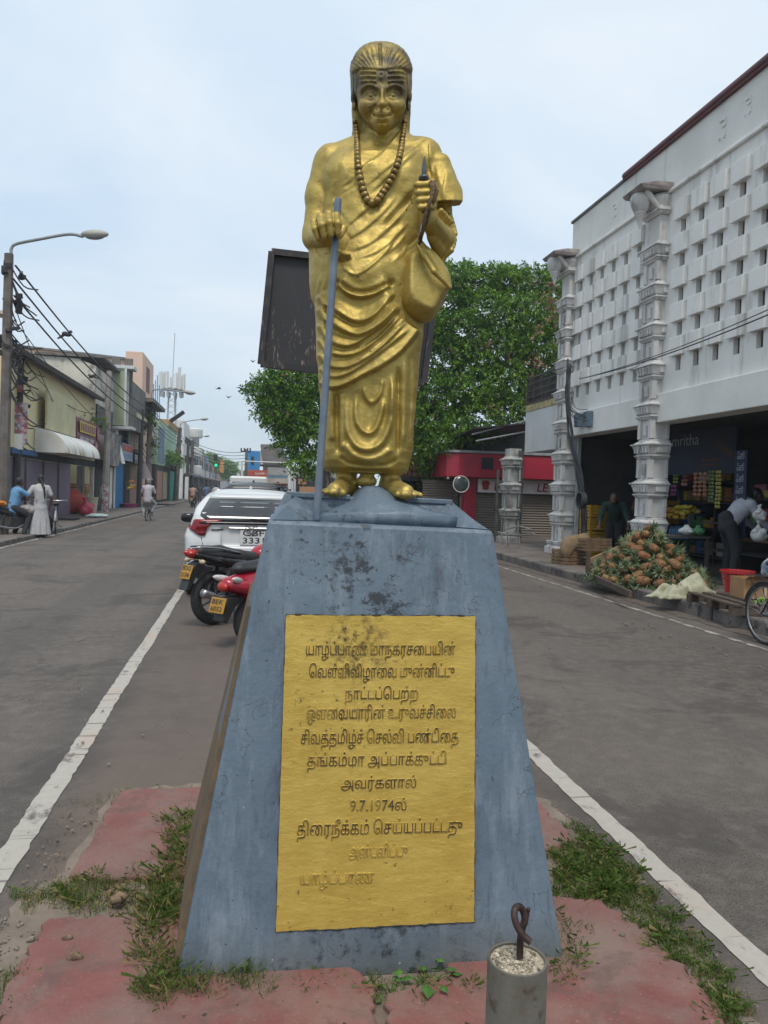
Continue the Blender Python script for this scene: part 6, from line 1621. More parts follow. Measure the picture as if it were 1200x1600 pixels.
for i, m_ in enumerate(mains): limb(mb, top, m_, .22, .07, 30+i)
for i, c in enumerate(tips):
    m_ = min(mains, key=lambda q: (q[0]-c[0])**2+(q[1]-c[1])**2+(q[2]-c[2])**2); limb(mb, m_, c[:3], .06, .015, 60+i, 5)
mb.build('trunk', M_BARK, TR, smooth=True)
def small_tree(loc, h, R, label, seed, leaf=.16, ratio=(.5, .49, .01), n=9, name='tree', dens=60):
    r_ = np.random.default_rng(seed); t_ = thing(name, label, 'tree', loc); c = []
    for k in range(n):
        a = r_.uniform(0, 2*pi); d = R*sqrt(r_.random())*.8; c.append((loc[0]+d*cos(a), loc[1]+d*sin(a), loc[2]+h*r_.uniform(.55, .92), R*r_.uniform(.35, .55)))
    V, F, mi = leaves(c, dens, leaf, r_, ratio, .7); rawmesh('crown', V, F, [M_LEAF, M_LEAFD, M_POD], t_, False, mi=mi)
    mb = MB(); limb(mb, loc, (loc[0], loc[1], loc[2]+h*.55), R*.08, R*.06, seed, wob=.03)
    for i, q in enumerate(c): limb(mb, (loc[0], loc[1], loc[2]+h*.5), q[:3], R*.04, R*.015, seed+i, 4)
    mb.build('trunk', M_BARK, t_, smooth=True)
for k, (px, D, h, R, lab) in enumerate(((340, 190, 9, 4.5, 'far bushy tree at the end of the street, middle of three'), (322, 215, 10.5, 4.5, 'far tall tree at the end of the street, left of three'), (362, 175, 7, 3.0, 'far low tree at the end of the street, right of three'))):
    q = dep(px, 765, D); small_tree((q[0], q[1], 0), h, R, lab, 50+k, .30, (.75, .25, 0), 12, dens=16)
# ================================================================== left side: the row of shops
def plaster(name, a, b, dirt=(.10, .095, .085), lo=.55, st=(1.6, 1.6, .35), rough=.9):
    t = NT(name); p = t.pos()
    c = t.mix(t.ramp(t.noise(1.1, 6, .6, p), .3, .7), a, b)
    c = t.mix(t.math('MULTIPLY', t.ramp(t.noise(1, 8, .7, p, sc3=st), lo, lo+.12), .8), c, dirt)
    t.set(c, rough); t.bump(t.noise(6, 6, .6, p), .2, .02); return t.m
M_YEL = plaster('yellow_plaster', (.76, .66, .40), (.70, .60, .35), (.38, .33, .21), .64)
M_WTH = plaster('weathered_white', (.68, .64, .54), (.52, .49, .41), (.075, .07, .062), .52, (1.1, 1.1, .8))
M_GRY = plaster('mouldy_grey', (.12, .115, .105), (.20, .185, .165), (.04, .038, .036), .5)
M_PNK = plaster('salmon_plaster', (.70, .50, .39), (.65, .46, .36), (.25, .18, .14), .64)
M_GRN = plaster('mint_plaster', (.40, .55, .41), (.31, .45, .34), (.10, .13, .11), .58)
M_WHT = plaster('white_plaster', (.72, .72, .70), (.60, .60, .58), (.17, .16, .15), .60)
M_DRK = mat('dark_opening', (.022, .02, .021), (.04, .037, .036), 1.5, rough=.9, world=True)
M_TIL = mat('old_roof_tile', (.065, .048, .042), (.028, .024, .023), 4, rough=.9, bump=.7, bscale=7, bdist=.05, world=True)
def fluted(name, a, b, per=.16):
    t = NT(name); p = t.pos(); sx = t.n('ShaderNodeSeparateXYZ'); t.l(p, sx.inputs[0])
    w = t.math('SINE', t.math('MULTIPLY', t.math('ADD', sx.outputs[1], sx.outputs[0]), 2*pi/per))
    c = t.mix(t.noise(1.2, 6, .6, p), a, b); c = t.mix(t.ramp(t.noise(1, 6, .7, p, sc3=(5, 5, .6)), .58, .7), c, tuple(q*.45 for q in a)); t.set(c, .6, .1); t.bump(w, 1, .03); return t.m
M_PUR = fluted('purple_shutter', (.17, .125, .185), (.24, .185, .25)); M_BLU = fluted('blue_shutter', (.010, .17, .38), (.012, .20, .44), .12); M_TEAL = fluted('teal_shutter', (.012, .21, .15), (.02, .28, .20), .2); M_GSH = fluted('grey_shutter', (.10, .10, .105), (.15, .15, .15), .12)
X0 = -7.7
def bx(name, lo, hi, m, par, bevel=0): return MB().b2(lo, hi).build(name, m, par, bevel=bevel)
# --- yellow shop with tiled eaves
B = thing('yellow_shop', 'pale yellow shop with old tiled eaves and mauve shutters', 'building', (-9, 34, 0))
mb = MB(); mb.b2((-12, 26.0, 0), (X0, 26.2, 5.5)); mb.b2((X0-.2, 26.2, 2.65), (X0, 41.1, 5.72)); mb.b2((-12, 40.9, 0), (X0-.2, 41.1, 5.7)); mb.build('wall', M_YEL, B)
mb = MB(); mb.add([(X0+.45, 26.0, 5.66), (X0+.45, 41.2, 5.66), (-11.6, 41.2, 7.3), (-11.6, 26, 7.3), (X0+.45, 26.0, 5.84), (X0+.45, 41.2, 5.84), (-11.6, 41.2, 7.5), (-11.6, 26, 7.5)], [(3, 2, 1, 0), (4, 5, 6, 7), (0, 1, 5, 4), (1, 2, 6, 5), (2, 3, 7, 6), (3, 0, 4, 7)]); mb.build('roof', M_TIL, B)
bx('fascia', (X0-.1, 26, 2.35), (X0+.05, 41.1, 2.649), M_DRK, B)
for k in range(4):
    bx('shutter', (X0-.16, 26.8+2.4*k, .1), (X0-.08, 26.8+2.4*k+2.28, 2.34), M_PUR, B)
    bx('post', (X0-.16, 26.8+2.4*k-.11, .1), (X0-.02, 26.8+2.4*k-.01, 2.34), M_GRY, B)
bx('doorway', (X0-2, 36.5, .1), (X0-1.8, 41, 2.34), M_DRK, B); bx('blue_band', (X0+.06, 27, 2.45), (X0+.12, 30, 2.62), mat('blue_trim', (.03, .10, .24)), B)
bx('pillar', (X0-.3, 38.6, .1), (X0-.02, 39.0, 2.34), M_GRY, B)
AW = thing('barrel_awning', 'white barrel awning with yellowed fringe over the mauve shutters', 'awning', (X0+.6, 33, 3))
def awn_mat():
    t = NT('awning_cloth'); p = t.pos(); sx = t.n('ShaderNodeSeparateXYZ'); t.l(p, sx.inputs[0])
    c = t.mix(t.ramp(t.noise(1.5, 6, .65, p), .35, .7), (.74, .74, .72), (.58, .56, .51))
    st = t.math('MULTIPLY', t.ramp(t.noise(1, 5, .6, p, sc3=(.6, 2.6, .25)), .50, .56), t.math('MULTIPLY', t.math('SUBTRACT', 3.05, sx.outputs[2]), 2.2, True)); c = t.mix(st, c, (.30, .23, .06))
    c = t.mix(t.ramp(t.noise(1, 6, .7, p, sc3=(.6, 3, .5)), .60, .68), c, (.14, .10, .075)); t.set(c, .75); return t.m
M_AWN = awn_mat(); mb = MB(); V = []; F = []; na = 10
pr = [(X0+.02+1.15*sin(pi/2*k/na), 2.62+.88*cos(pi/2*k/na)) for k in range(na+1)]
mb.prism([(x, z) for x, z in pr]+[(X0+.02, 2.62)], 'Y', 29.9, 36.3); mb.build('cloth', M_AWN, AW, smooth=30)
def board(name, label, y0, y1, z0, z1, x, m, cat='sign', tilt=0.0, fr=None):
    r = thing(name, label, cat, (x, (y0+y1)/2, z0)); mb = MB(); mb.add([(x, y0, z0), (x, y1, z0), (x-tilt, y1, z1), (x-tilt, y0, z1), (x-.08, y0, z0), (x-.08, y1, z0), (x-.08-tilt, y1, z1), (x-.08-tilt, y0, z1)], [(0, 1, 2, 3), (7, 6, 5, 4), (0, 4, 5, 1), (1, 5, 6, 2), (2, 6, 7, 3), (3, 7, 4, 0)]); mb.build('panel', m, r)
    if fr:
        mb = MB()
        for a, b in (((y0, z0), (y1, z0)), ((y1, z0), (y1, z1)), ((y1, z1), (y0, z1)), ((y0, z1), (y0, z0))):
            mb.tube([(x-(tilt if a[1] == z1 else 0)+.02, a[0], a[1]), (x-(tilt if b[1] == z1 else 0)+.02, b[0], b[1])], .04, 5)
        mb.build('frame', fr, r)
    return r
M_FYL = mat('faded_poster', (.60, .55, .33), (.50, .45, .27), .9, .4, .6, .8, world=True, streak=((.20, .12, .07), (.8, .8, .25), .58, .66))
board('faded_billboard', 'faded yellow billboard with peeling print above the barrel awning', 30.3, 35.1, 3.5, 5.02, X0+.35, M_FYL)
M_MRN = mat('maroon_board', (.19, .035, .055), (.13, .03, .045), 2, rough=.55, world=True); M_YLT = mat('sign_yellow', (.55, .40, .03), (.42, .30, .04), 5, rough=.6, world=True)
r = board('shop_sign', 'maroon shop board with yellow lettering panel and small portraits', 35.4, 40.6, 2.75, 4.42, X0+.40, M_MRN, tilt=.1)
pnl = r.children[0]; bx('yellow_panel', (X0+.395, 35.7, 3.78), (X0+.41, 39.2, 4.28), M_YLT, pnl)
for k in range(7): bx('letter_mark', (X0+.412, 35.85+.47*k, 3.86), (X0+.418, 36.15+.47*k, 4.2), M_MRN, pnl)
for k in range(2): MB().lathe([(.0, -.01), (.26, -.01), (.26, .01), (0, .01)], (X0+.42, 37.4+2.0*k, 3.25+.0*k), 20, 'X').build('portrait_disc', mat('portrait', (.42, .32, .30), (.20, .10, .12), 6), pnl)
for k in range(3): bx('text_strip', (X0+.405, 35.7+1.1*k, 3.42), (X0+.415, 36.6+1.1*k, 3.60), mat('pale_strip', (.42, .34, .38)), pnl)
MB().lathe([(.0, -.01), (.33, -.01), (.33, .01), (0, .01)], (X0+.40, 39.95, 3.95), 20, 'X').build('round_badge', mat('badge', (.42, .20, .26), (.25, .05, .09), 5), pnl)
# --- weathered white house behind, its flank rising over the yellow roof
B = thing('weathered_house', 'weathered cream house with stained side wall rising above the yellow shop', 'building', (-9, 44, 0))
mb = MB(); mb.add([(-13.4, 41.2, 0), (-7.72, 41.2, 0), (-7.72, 41.2, 7.5), (-8.6, 41.2, 7.82), (-13.4, 41.2, 7.95), (-13.4, 46.9, 0), (-7.72, 46.9, 0), (-7.72, 46.9, 7.5), (-8.6, 46.9, 7.82), (-13.4, 46.9, 7.95)], [(0, 1, 2, 3, 4), (9, 8, 7, 6, 5), (1, 6, 7, 2), (0, 5, 6, 1), (2, 7, 8, 3), (3, 8, 9, 4), (4, 9, 5, 0)]); mb.build('wall', M_WTH, B)
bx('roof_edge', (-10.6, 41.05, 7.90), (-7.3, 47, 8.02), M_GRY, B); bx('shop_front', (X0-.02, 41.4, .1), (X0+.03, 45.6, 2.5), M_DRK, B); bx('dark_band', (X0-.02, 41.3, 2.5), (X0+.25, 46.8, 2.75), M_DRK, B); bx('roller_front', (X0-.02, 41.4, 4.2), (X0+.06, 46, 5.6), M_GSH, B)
M_POST = mat('printed_poster', (.12, .115, .11), (.33, .30, .27), 1.1, .45, .6, .7, world=True, spot=((.03, .03, .03), 3, .56))
board('poster_board', 'dark printed poster board leaning over the black shop front', 41.5, 45.4, 2.5, 4.25, X0+.55, M_POST, tilt=-.1)
board('triangular_sign', 'white slanted sign blade beside the concrete lamp-less pole', 45.6, 46.6, 2.7, 4.4, X0+.7, M_WHT, tilt=.4)
# bay window in white frame and tin canopy
B = thing('crenellated_house', 'mouldy grey house with notched parapet and a white framed bay', 'building', (-9, 50, 0))
mb = MB(); mb.b2((-13, 47, 0), (X0, 53, 8.0)); mb.build('wall', M_GRY, B)
mb = MB()
for k in range(4): mb.b2((-9.3+.7*k, 46.95, 7.6), (-8.85+.7*k, 47.15, 8.85))
mb.b2((-9.3, 46.96, 7.6), (-6.85, 47.2, 8.45)); mb.b2((-7.3, 46.98, 4.8), (-6.75, 53, 7.58)); mb.build('parapet', M_GRY, B)
mb = MB(); z0, z1 = 4.9, 8.15; mb.b2((-7.70, 46.2, z0), (-7.0, 46.9, z1)); mb.build('bay', mat('lime_wash', (.42, .46, .30), (.34, .38, .25), 2, world=True), B)
mb = MB()
for (x, y) in ((-7.72, 46.15), (-7.0, 46.15), (-6.98, 46.9)): mb.b2((x-.06, y-.05, z0-.1), (x+.06, y+.05, z1+.05))
mb.b2((-7.8, 46.1, z1), (-6.55, 47.4, z1+.18)); mb.b2((-7.8, 46.1, z0-.2), (-6.6, 47.6, z0-.05)); mb.build('bay_frame', mat('white_frame', (.60, .62, .62), (.48, .50, .50), 3, world=True), B)
bx('shop_front', (X0-.02, 47.1, .1), (X0+.03, 53, 2.9), M_DRK, B); bx('blue_shutter', (X0+.035, 46.95, .1), (X0+.10, 49.9, 2.78), M_BLU, B, .01); bx('shutter_frame', (X0+.034, 46.8, .1), (X0+.12, 46.93, 2.9), M_WHT, B)
bx('open_window', (X0+.0, 48.2, 3.9), (X0+.05, 49.6, 5.6), M_DRK, B); bx('window_sheet', (X0+.0, 47.0, 4.1), (X0+.06, 48.1, 5.7), M_WHT, B); bx('hanging_cloth', (X0+.3, 50.0, 3.5), (X0+.36, 53.0, 5.6), mat('grey_green_cloth', (.17, .18, .135), (.11, .115, .09), 1, world=True), B)
bx('tin_canopy', (X0, 48.8, 5.65), (X0+1.0, 54.2, 5.9), M_FYL, B); bx('pillar', (X0+.04, 51.2, .1), (X0+.3, 51.5, 2.9), plaster('drab_plaster', (.16, .145, .12), (.11, .10, .085)), B)
r = board('shop_sign', 'sign with red upper half and pale blue lettering over the blue shutter', 46.9, 51.0, 2.95, 3.95, X0+.5, mat('pale_blue_board', (.26, .34, .42), (.20, .27, .34), 2, world=True)); bx('red_half', (X0+.505, 47.0, 3.5), (X0+.515, 50.8, 3.9), mat('sign_red', (.40, .085, .06), (.33, .07, .05), 3), r.children[0]); bx('text_strip', (X0+.505, 47.2, 3.1), (X0+.515, 50.4, 3.34), mat('sign_navy_text', (.10, .15, .24), (.26, .32, .38), 8, .48, .52), r.children[0])
r = board('shop_sign', 'dark framed sign with pale script right of the blue shutter', 51.4, 55.6, 2.85, 3.75, X0+.5, mat('slate_board', (.085, .10, .11), (.15, .17, .18), 2, world=True), fr=M_DRK); bx('text_strip', (X0+.505, 51.8, 3.15), (X0+.515, 55.0, 3.45), mat('pale_script', (.34, .37, .38), (.12, .14, .15), 7, .48, .52), r.children[0])
# --- salmon building and its stair tower
B = thing('salmon_building', 'tall salmon building with a stair tower above the shops', 'building', (-10, 56, 0))
mb = MB(); mb.add([(-22, 53.1, 0), (-8.05, 53.1, 0), (-8.05, 53.1, 9.72), (-22, 53.1, 10.62), (-22, 62, 0), (-8.05, 62, 0), (-8.05, 62, 9.72), (-22, 62, 10.62)], [(0, 1, 2, 3), (7, 6, 5, 4), (1, 5, 6, 2), (3, 2, 6, 7), (0, 3, 7, 4)]); mb.build('wall', M_PNK, B)
bx('roof_sheet', (-22, 52.9, 10.0), (-8.02, 53.3, 10.02), M_GRY, B) if False else None
mb = MB(); mb.add([(-22, 52.9, 10.62), (-7.95, 52.9, 9.72), (-7.95, 62, 9.72), (-22, 62, 10.62), (-22, 52.9, 10.74), (-7.95, 52.9, 9.84), (-7.95, 62, 9.84), (-22, 62, 10.74)], [(3, 2, 1, 0), (4, 5, 6, 7), (0, 1, 5, 4), (1, 2, 6, 5), (3, 0, 4, 7)]); mb.build('roof', mat('grey_sheet', (.15, .14, .14), (.22, .21, .20), 2, world=True), B)
bx('tower', (-8.04, 52.8, 0), (-6.95, 58.6, 10.25), M_PNK, B, .03); bx('tower_window', (-6.96, 54.6, 7.9), (-6.93, 56.4, 9.6), mat('brick_red_grille', (.13, .06, .045), (.22, .12, .09), 9), B); bx('ledge', (-7.8, 52.6, 7.0), (-6.2, 60, 7.25), M_GRY, B); bx('dark_floor', (-7.6, 53, 5.6), (-6.93, 58.8, 6.98), M_DRK, B); bx('wall_strip', (-6.93, 57.0, 4.2), (-6.85, 60, 6.9), M_WTH, B)
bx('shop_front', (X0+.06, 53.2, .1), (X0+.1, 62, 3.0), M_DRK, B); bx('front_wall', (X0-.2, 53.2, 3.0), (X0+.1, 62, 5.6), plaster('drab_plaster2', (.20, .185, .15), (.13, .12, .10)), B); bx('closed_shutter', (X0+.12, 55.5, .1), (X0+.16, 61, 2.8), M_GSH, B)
# --- following fronts: mint house, white rounded corner, then smaller ones
B = thing('mint_house', 'mint green house with plants on its balcony', 'building', (-8, 72, 0))
bx('wall', (-13, 66, 3.2), (-7.2, 81, 6.9), M_GRN, B); bx('shop_front', (-8, 63.5, .1), (-7.25, 81, 3.2), M_DRK, B); bx('teal_door', (-7.24, 74.5, .1), (-7.15, 80, 2.9), M_TEAL, B); bx('roof_band', (-13, 72, 6.9), (-7.1, 81.2, 7.5), plaster('ochre_band', (.36, .24, .12), (.28, .19, .10)), B)
bx('poster_panel', (-7.24, 64.5, .3), (-7.18, 68.3, 2.7), mat('bright_poster', (.30, .20, .10), (.36, .14, .12), 1.3, .4, .6, world=True), B); bx('poster_panel', (-7.24, 69, .3), (-7.18, 72.4, 2.7), mat('yellow_poster', (.38, .30, .10), (.22, .20, .19), 1.3, .4, .6, world=True), B)
bx('balcony_rail', (-7.2, 70, 3.3), (-6.6, 81, 3.4), M_GRY, B); bx('blue_sheet', (-7.2, 64.8, 3.4), (-7.1, 68.6, 6.3), mat('dusty_blue', (.12, .17, .25), (.20, .24, .30), 1, world=True), B); bx('white_back_wall', (-14, 63.4, 3.2), (-7.9, 66, 8.6), M_WHT, B)
rs_ = np.random.default_rng(8)
PL = thing('balcony_plants', 'row of leafy plants along the mint house balcony', 'plants', (-6.9, 75, 3.4)); V, F, mi = leaves([(-6.85, 70+1.3*k, 3.8+.3*rs_.random(), .6) for k in range(8)], 60, .13, rs_, (.5, .5, 0), .9); rawmesh('foliage', V, F, [M_LEAF, M_LEAFD, M_POD], PL, False, mi=mi)
PL = thing('roof_weeds', 'straggling weeds growing from the tin canopy by the mouldy house', 'weeds', (-6.8, 54, 6)); V, F, mi = leaves([(-6.8, 53.6, 6.1, .5), (-6.7, 54.6, 5.6, .5), (-6.9, 55.5, 4.4, .7), (-7.0, 56.5, 3.9, .5)], 60, .12, rs_, (.4, .6, 0), .9); rawmesh('foliage', V, F, [M_LEAF, M_LEAFD, M_POD], PL, False, mi=mi)
PL = thing('wall_creeper', 'small dry creeper at the top of the yellow shop wall', 'creeper', (-7.6, 39.8, 4.7)); V, F, mi = leaves([(-7.55, 38.9, 4.55, .35), (-7.55, 39.8, 4.9, .5), (-7.55, 40.5, 4.6, .5), (-7.55, 37.6, 4.45, .2)], 70, .07, rs_, (.25, .6, .15), .9); rawmesh('foliage', V, F, [M_LEAF, M_LEAFD, M_POD], PL, False, mi=mi)
B = thing('round_corner_house', 'white house with a rounded stacked balcony corner', 'building', (-7, 93, 0)); bx('wall', (-13, 86, 0), (-6.9, 99, 8.6), M_WHT, B)
mb = MB()
for k in range(3): mb.lathe([(0, 2.9+2.2*k), (1.15, 2.9+2.2*k), (1.2, 3.1+2.2*k), (1.2, 3.9+2.2*k), (1.1, 4.0+2.2*k), (0, 4.0+2.2*k)], (-6.6, 95, 0), 20)
mb.build('balcony', M_WHT, B, smooth=35); bx('dark_opening', (-6.88, 88, 4.1), (-6.84, 98, 4.9), M_DRK, B); bx('dark_opening', (-6.88, 88, 6.3), (-6.84, 98, 7.0), M_DRK, B); bx('shop_front', (-6.88, 86.5, .1), (-6.84, 98.5, 2.7), M_DRK, B); bx('striped_awning', (-6.88, 87, 2.75), (-5.9, 93, 2.9), mat('awning_stripe', (.48, .47, .44), (.14, .13, .13), 1.0, .48, .52, world=True), B)
bx('shutter', (-6.83, 88, .1), (-6.78, 97, 2.4), mat('teal_grey_shutter', (.11, .17, .18), (.16, .22, .22), 2), B)
cols = [(.30, .32, .33), (.42, .38, .30), (.24, .30, .40), (.40, .26, .18), (.45, .44, .42), (.26, .24, .22), (.50, .47, .40)]
labs = ['grey slab house far down the left row', 'beige narrow house far down the left row', 'blue-grey house far down the left row', 'brick-brown house far down the left row', 'pale house near the end of the left row', 'dark low house at the very end of the left row', 'cream house last but one in the left row']
y = 99.5
for k, c in enumerate(cols):
    w = rnd.uniform(9, 15); h = (8.2, 7.0, 6.4, 5.6, 5.2, 4.6, 4.4)[k]; xf = -6.7+.10*k
    B = thing('far_shop', labs[k], 'building', (xf-2, y+w/2, 0)); bx('wall', (xf-6, y, 0), (xf, y+w-.3, h), plaster('far_wall_%d' % k, c, tuple(q*.75 for q in c)), B)
    bx('shop_front', (xf+.02, y+.3, .1), (xf+.05, y+w-.6, 2.6), M_DRK, B); bx('awning', (xf+.02, y+.2, 2.7), (xf+.9, y+w-.5, 2.85), mat('awn%d' % k, cols[(k*3+2) % 7]), B); bx('sign_panel', (xf+.06, y+1, 3.0), (xf+.2, y+w-2, 3.9), mat('sgn%d' % k, cols[(k*5+1) % 7]), B)
    for j in range(2): bx('window', (xf+.02, y+1.5+4*j, 4.1), (xf+.05, y+3.5+4*j, 5.2), M_DRK, B)
    y += w
# orange cloth banner far off
o = MB().b2((-5.2, 150, 4.2), (-4.5, 150.1, 6.6)).build('banner', mat('orange_banner', (.50, .22, .04), (.42, .18, .05), 1)); tag(o, 'orange cloth banner hung far down the left side of the street', 'banner')
# --- mobile mast on a roof
MA = thing('antenna_mast', 'lattice phone mast with white panel antennas above the roofs', 'antenna mast', (-8.7, 92, 6)); q = dep(268, 640, 92); mx_, my_ = q[0], q[1]; ztop = q[2]
mb = MB(); zb = 7.0; zt_ = dep(268, 612, 92)[2]
for (dx, dy) in ((-.5, -.5), (.5, -.5), (.5, .5), (-.5, .5)): mb.tube([(mx_+dx, my_+dy, zb), (mx_+dx*.7, my_+dy*.7, zt_)], .06, 5)
for k in range(8):
    a = lerp(zb, zt_, k/8); b = lerp(zb, zt_, (k+1)/8)
    for s_ in (-1, 1): mb.tube([(mx_-.5*s_, my_-.5, a), (mx_+.5*s_, my_-.5, b)], .03, 4); mb.tube([(mx_+.5, my_-.5*s_, a), (mx_+.5, my_+.5*s_, b)], .03, 4)
mb.tube([(mx_, my_, zt_), (mx_+.2, my_, zt_+7)], .04, 5); mb.build('lattice', mat('galv_far', (.34, .35, .36), rough=.6), MA)
mb = MB(); mb.lathe([(0, zt_+.2), (1.3, zt_+.2), (1.3, zt_+.35), (0, zt_+.35)], (mx_, my_, 0), 16); mb.build('platform', mat('galv_far2', (.28, .29, .30)), MA)
for k in range(12):
    a = 2*pi*k/12+.2; h_ = rnd.uniform(1.7, 2.6); MB().box((mx_+1.4*cos(a), my_+1.4*sin(a), zt_+1.0+h_/2-.8), (.30, .22, h_), rz=a).build('panel_antenna', mat('antenna_white', (.62, .62, .60)), MA)
for k in range(10):
    a = 2*pi*k/10; MB().box((mx_+1.25*cos(a), my_+1.25*sin(a), zt_-.3), (.25, .25, .7)).build('radio_unit', mat('radio_grey', (.30, .32, .34)), MA)
ST = thing('rebar_bundle', 'blue upright steel bars sticking out of an unfinished roof', 'rebar', tuple(dep(238, 650, 80))); mb = MB()
for px in (240, 243, 246, 249): a = dep(px, 665, 80); b = dep(px, 600+rnd.uniform(-18, 12), 80); mb.tube([a, b], .05, 5)
mb.build('bars', mat('blue_steel', (.16, .25, .38)), ST)

# --- posters and power gear by the near poles
PB = thing('poster_stack', 'bright torn posters on a panel between the two near poles', 'poster', (-7.2, 25, 2)); a = ony(12, 628, 27.5); b = ony(42, 695, 27.5); MB().b2((a[0], 27.5, b[2]), (b[0], 27.56, a[2])).build('panel', mat('poster_mix', (.50, .48, .50), (.36, .10, .12), 3.2, .46, .54, .7, world=True, spot=((.12, .14, .26), 4, .54)), PB)

# ================================================================== poles, street lamps, wires
def pole_mat(name, a=(.16, .14, .125), b=(.085, .075, .068)): return mat(name, a, b, 2.2, .4, .65, .9, streak=((.05, .045, .04), (5, 5, .4), .54, .64), bump=.3, bscale=20, bdist=.01)
M_POLE = pole_mat('old_concrete_pole'); M_POLE2 = pole_mat('pale_concrete_pole', (.30, .28, .26), (.20, .185, .17)); M_POLED = pole_mat('dark_pole', (.075, .066, .06), (.04, .036, .034)); M_ARM = mat('lamp_arm_steel', (.30, .33, .35), (.22, .24, .25), 5, rough=.5, metal=.3)
M_LHEAD = mat('lamp_shell', (.40, .39, .345), (.34, .33, .30), 6, rough=.55); M_LGLS = mat('lamp_glass', (.22, .24, .25), rough=.25); M_BLK = mat('black_fitting', (.016, .016, .017), (.035, .033, .033), 8, rough=.7)
def sq_pole(nm, px0, py0, px1, py1, D, wpx, m, label, group='utility poles along the left pavement', fit=0, seed=0):
    a = dep(px0, py0, D); b = dep(px1, py1, D); w = wpx*D/FPX; r = thing(nm, label, 'pole', tuple(a), 0, group)
    mb = MB(); mb.tube([a, lerp(a, b, .5), b], [w/2*1.2, w/2*1.08, w/2*.92], 8); mb.build('shaft', m, r, smooth=40)
    r_ = random.Random(seed); d = b-a; H = np.linalg.norm(d)
    if fit:
        mb = MB()
        for k in range(fit):
            t = r_.uniform(.58, .98); c = lerp(a, b, t)+np.array([r_.uniform(-.35, .35), r_.uniform(-.25, .1), 0]); mb.box(c, (r_.uniform(.06, .25), r_.uniform(.05, .15), r_.uniform(.06, .3)), rz=r_.uniform(0, 3), ry=r_.uniform(-.5, .5))
        for k in range(fit):
            t = r_.uniform(.55, .98); c = lerp(a, b, t); e = c+np.array([r_.uniform(.2, .9), r_.uniform(-.2, .2), -r_.uniform(.2, 1.2)]); mb.tube(smooth_poly([c, (c+e)/2+np.array([0, 0, -.25]), e], 4), .02, 5)
        mb.build('fittings', M_BLK, r)
    return r, a, b
def lamp(r, base, P, head, L_=1.05, up=.0):
    mb = MB(); mb.tube(smooth_poly(P, 6), .042, 8); mb.build('lamp_arm', M_ARM, r, smooth=True)
    d = np.array(head[1])-np.array(head[0]); Ln = np.linalg.norm(d); u = d/Ln; c = (np.array(head[0])+np.array(head[1]))/2; ang = atan2(u[1], u[0]); el = math.asin(u[2])
    Rm = rotm('Z', ang)@rotm('Y', -el)
    hd = MB().ell(c+np.array([0, 0, .02]), (Ln/2, Ln*.17, Ln*.15), 20, 12, Rm).build('lamp_head', M_LHEAD, r, smooth=True)
    MB().ell(c+np.array([0, 0, -.045*Ln]), (Ln*.36, Ln*.135, Ln*.125), 18, 10, Rm).build('lamp_glass', M_LGLS, hd, smooth=True)
D1 = 20.6
r, a, b = sq_pole('lamp_pole', 4, 842, 14, 397, D1, 15, M_POLE, 'nearest old concrete pole with a long lamp arm and tangled wires', fit=22, seed=3)
lamp(r, b, [dep(17.5, 397, D1), dep(18, 388, D1), dep(26, 381, D1), dep(60, 374, D1), dep(107, 366, D1), dep(130, 369.5, D1)], (dep(126, 367, D1), dep(170, 367, D1)))
mb = MB(); a1 = dep(-10, 489, D1); b1 = dep(17, 493, D1); mb.tube([a1, b1], .10, 4); mb.build('cross_arm', mat('pale_timber', (.40, .32, .26), (.30, .24, .19), 4), r)
r, a, b = sq_pole('utility_pole', 22, 826, 33, 540, 26, 12, M_POLED, 'dark pole with junction boxes beside the nearest lamp pole', fit=10, seed=8)
for (px, py, w, h, m, nm) in ((27, 690, 16, 24, M_WHT, 'meter_cover'), (31, 607, 5, 10, mat('red_tape', (.42, .05, .03)), 'red_tag')):
    c = dep(px, py, 25.7); MB().box(c, (w*25.7/FPX, .1, h*25.7/FPX)).build(nm, m, r)
c = dep(21, 612, 25.7); MB().torus(tuple(c), .22, .03, 'Y', 20, 6).build('cable_loop', M_BLK, r)
mb = MB(); kp = [dep(rnd.uniform(14, 34), rnd.uniform(543, 574), 24+rnd.uniform(-1, 1)) for k in range(26)]; mb.tube(smooth_poly(kp, 5), .022, 5)
mb.build('cable_knot', M_BLK, r)
r, a, b = sq_pole('utility_pole', 163.5, 804, 171, 580, 39, 9, M_POLE2, 'pale slim concrete pole in front of the blue shutter', fit=0)
c = dep(164, 785, 38.7); mb = MB(); mb.tube([c+np.array([0, 0, -.5]), c+np.array([0, 0, .9])], .185, 8, caps=False); mb.build('pasted_bills', mat('pasted_bills', (.42, .40, .40), (.25, .12, .14), 6, .45, .55), r)
D2 = 52
r, a, b = sq_pole('lamp_pole', 229, 803, 236, 622, D2, 8, M_POLE, 'second lamp pole rising behind the cyclist in white', fit=16, seed=12)
lamp(r, b, [dep(237, 622, D2), dep(237.5, 612, D2), dep(244, 609, D2), dep(262, 609, D2), dep(288, 613, D2)], (dep(286, 612, D2), dep(306, 615, D2)))
r, a, b = sq_pole('utility_pole', 216, 806, 222, 640, 49, 7, M_POLED, 'dark pole just left of the second lamp pole', fit=4, seed=5)
D3 = 72
r, a, b = sq_pole('lamp_pole', 274, 788, 281, 668, D3, 7, M_POLE, 'third lamp pole by the mint house', fit=12, seed=14)
lamp(r, b, [dep(281, 668, D3), dep(284, 661, D3), dep(300, 657, D3), dep(315, 655.5, D3)], (dep(313, 655.5, D3), dep(326, 654.5, D3)))
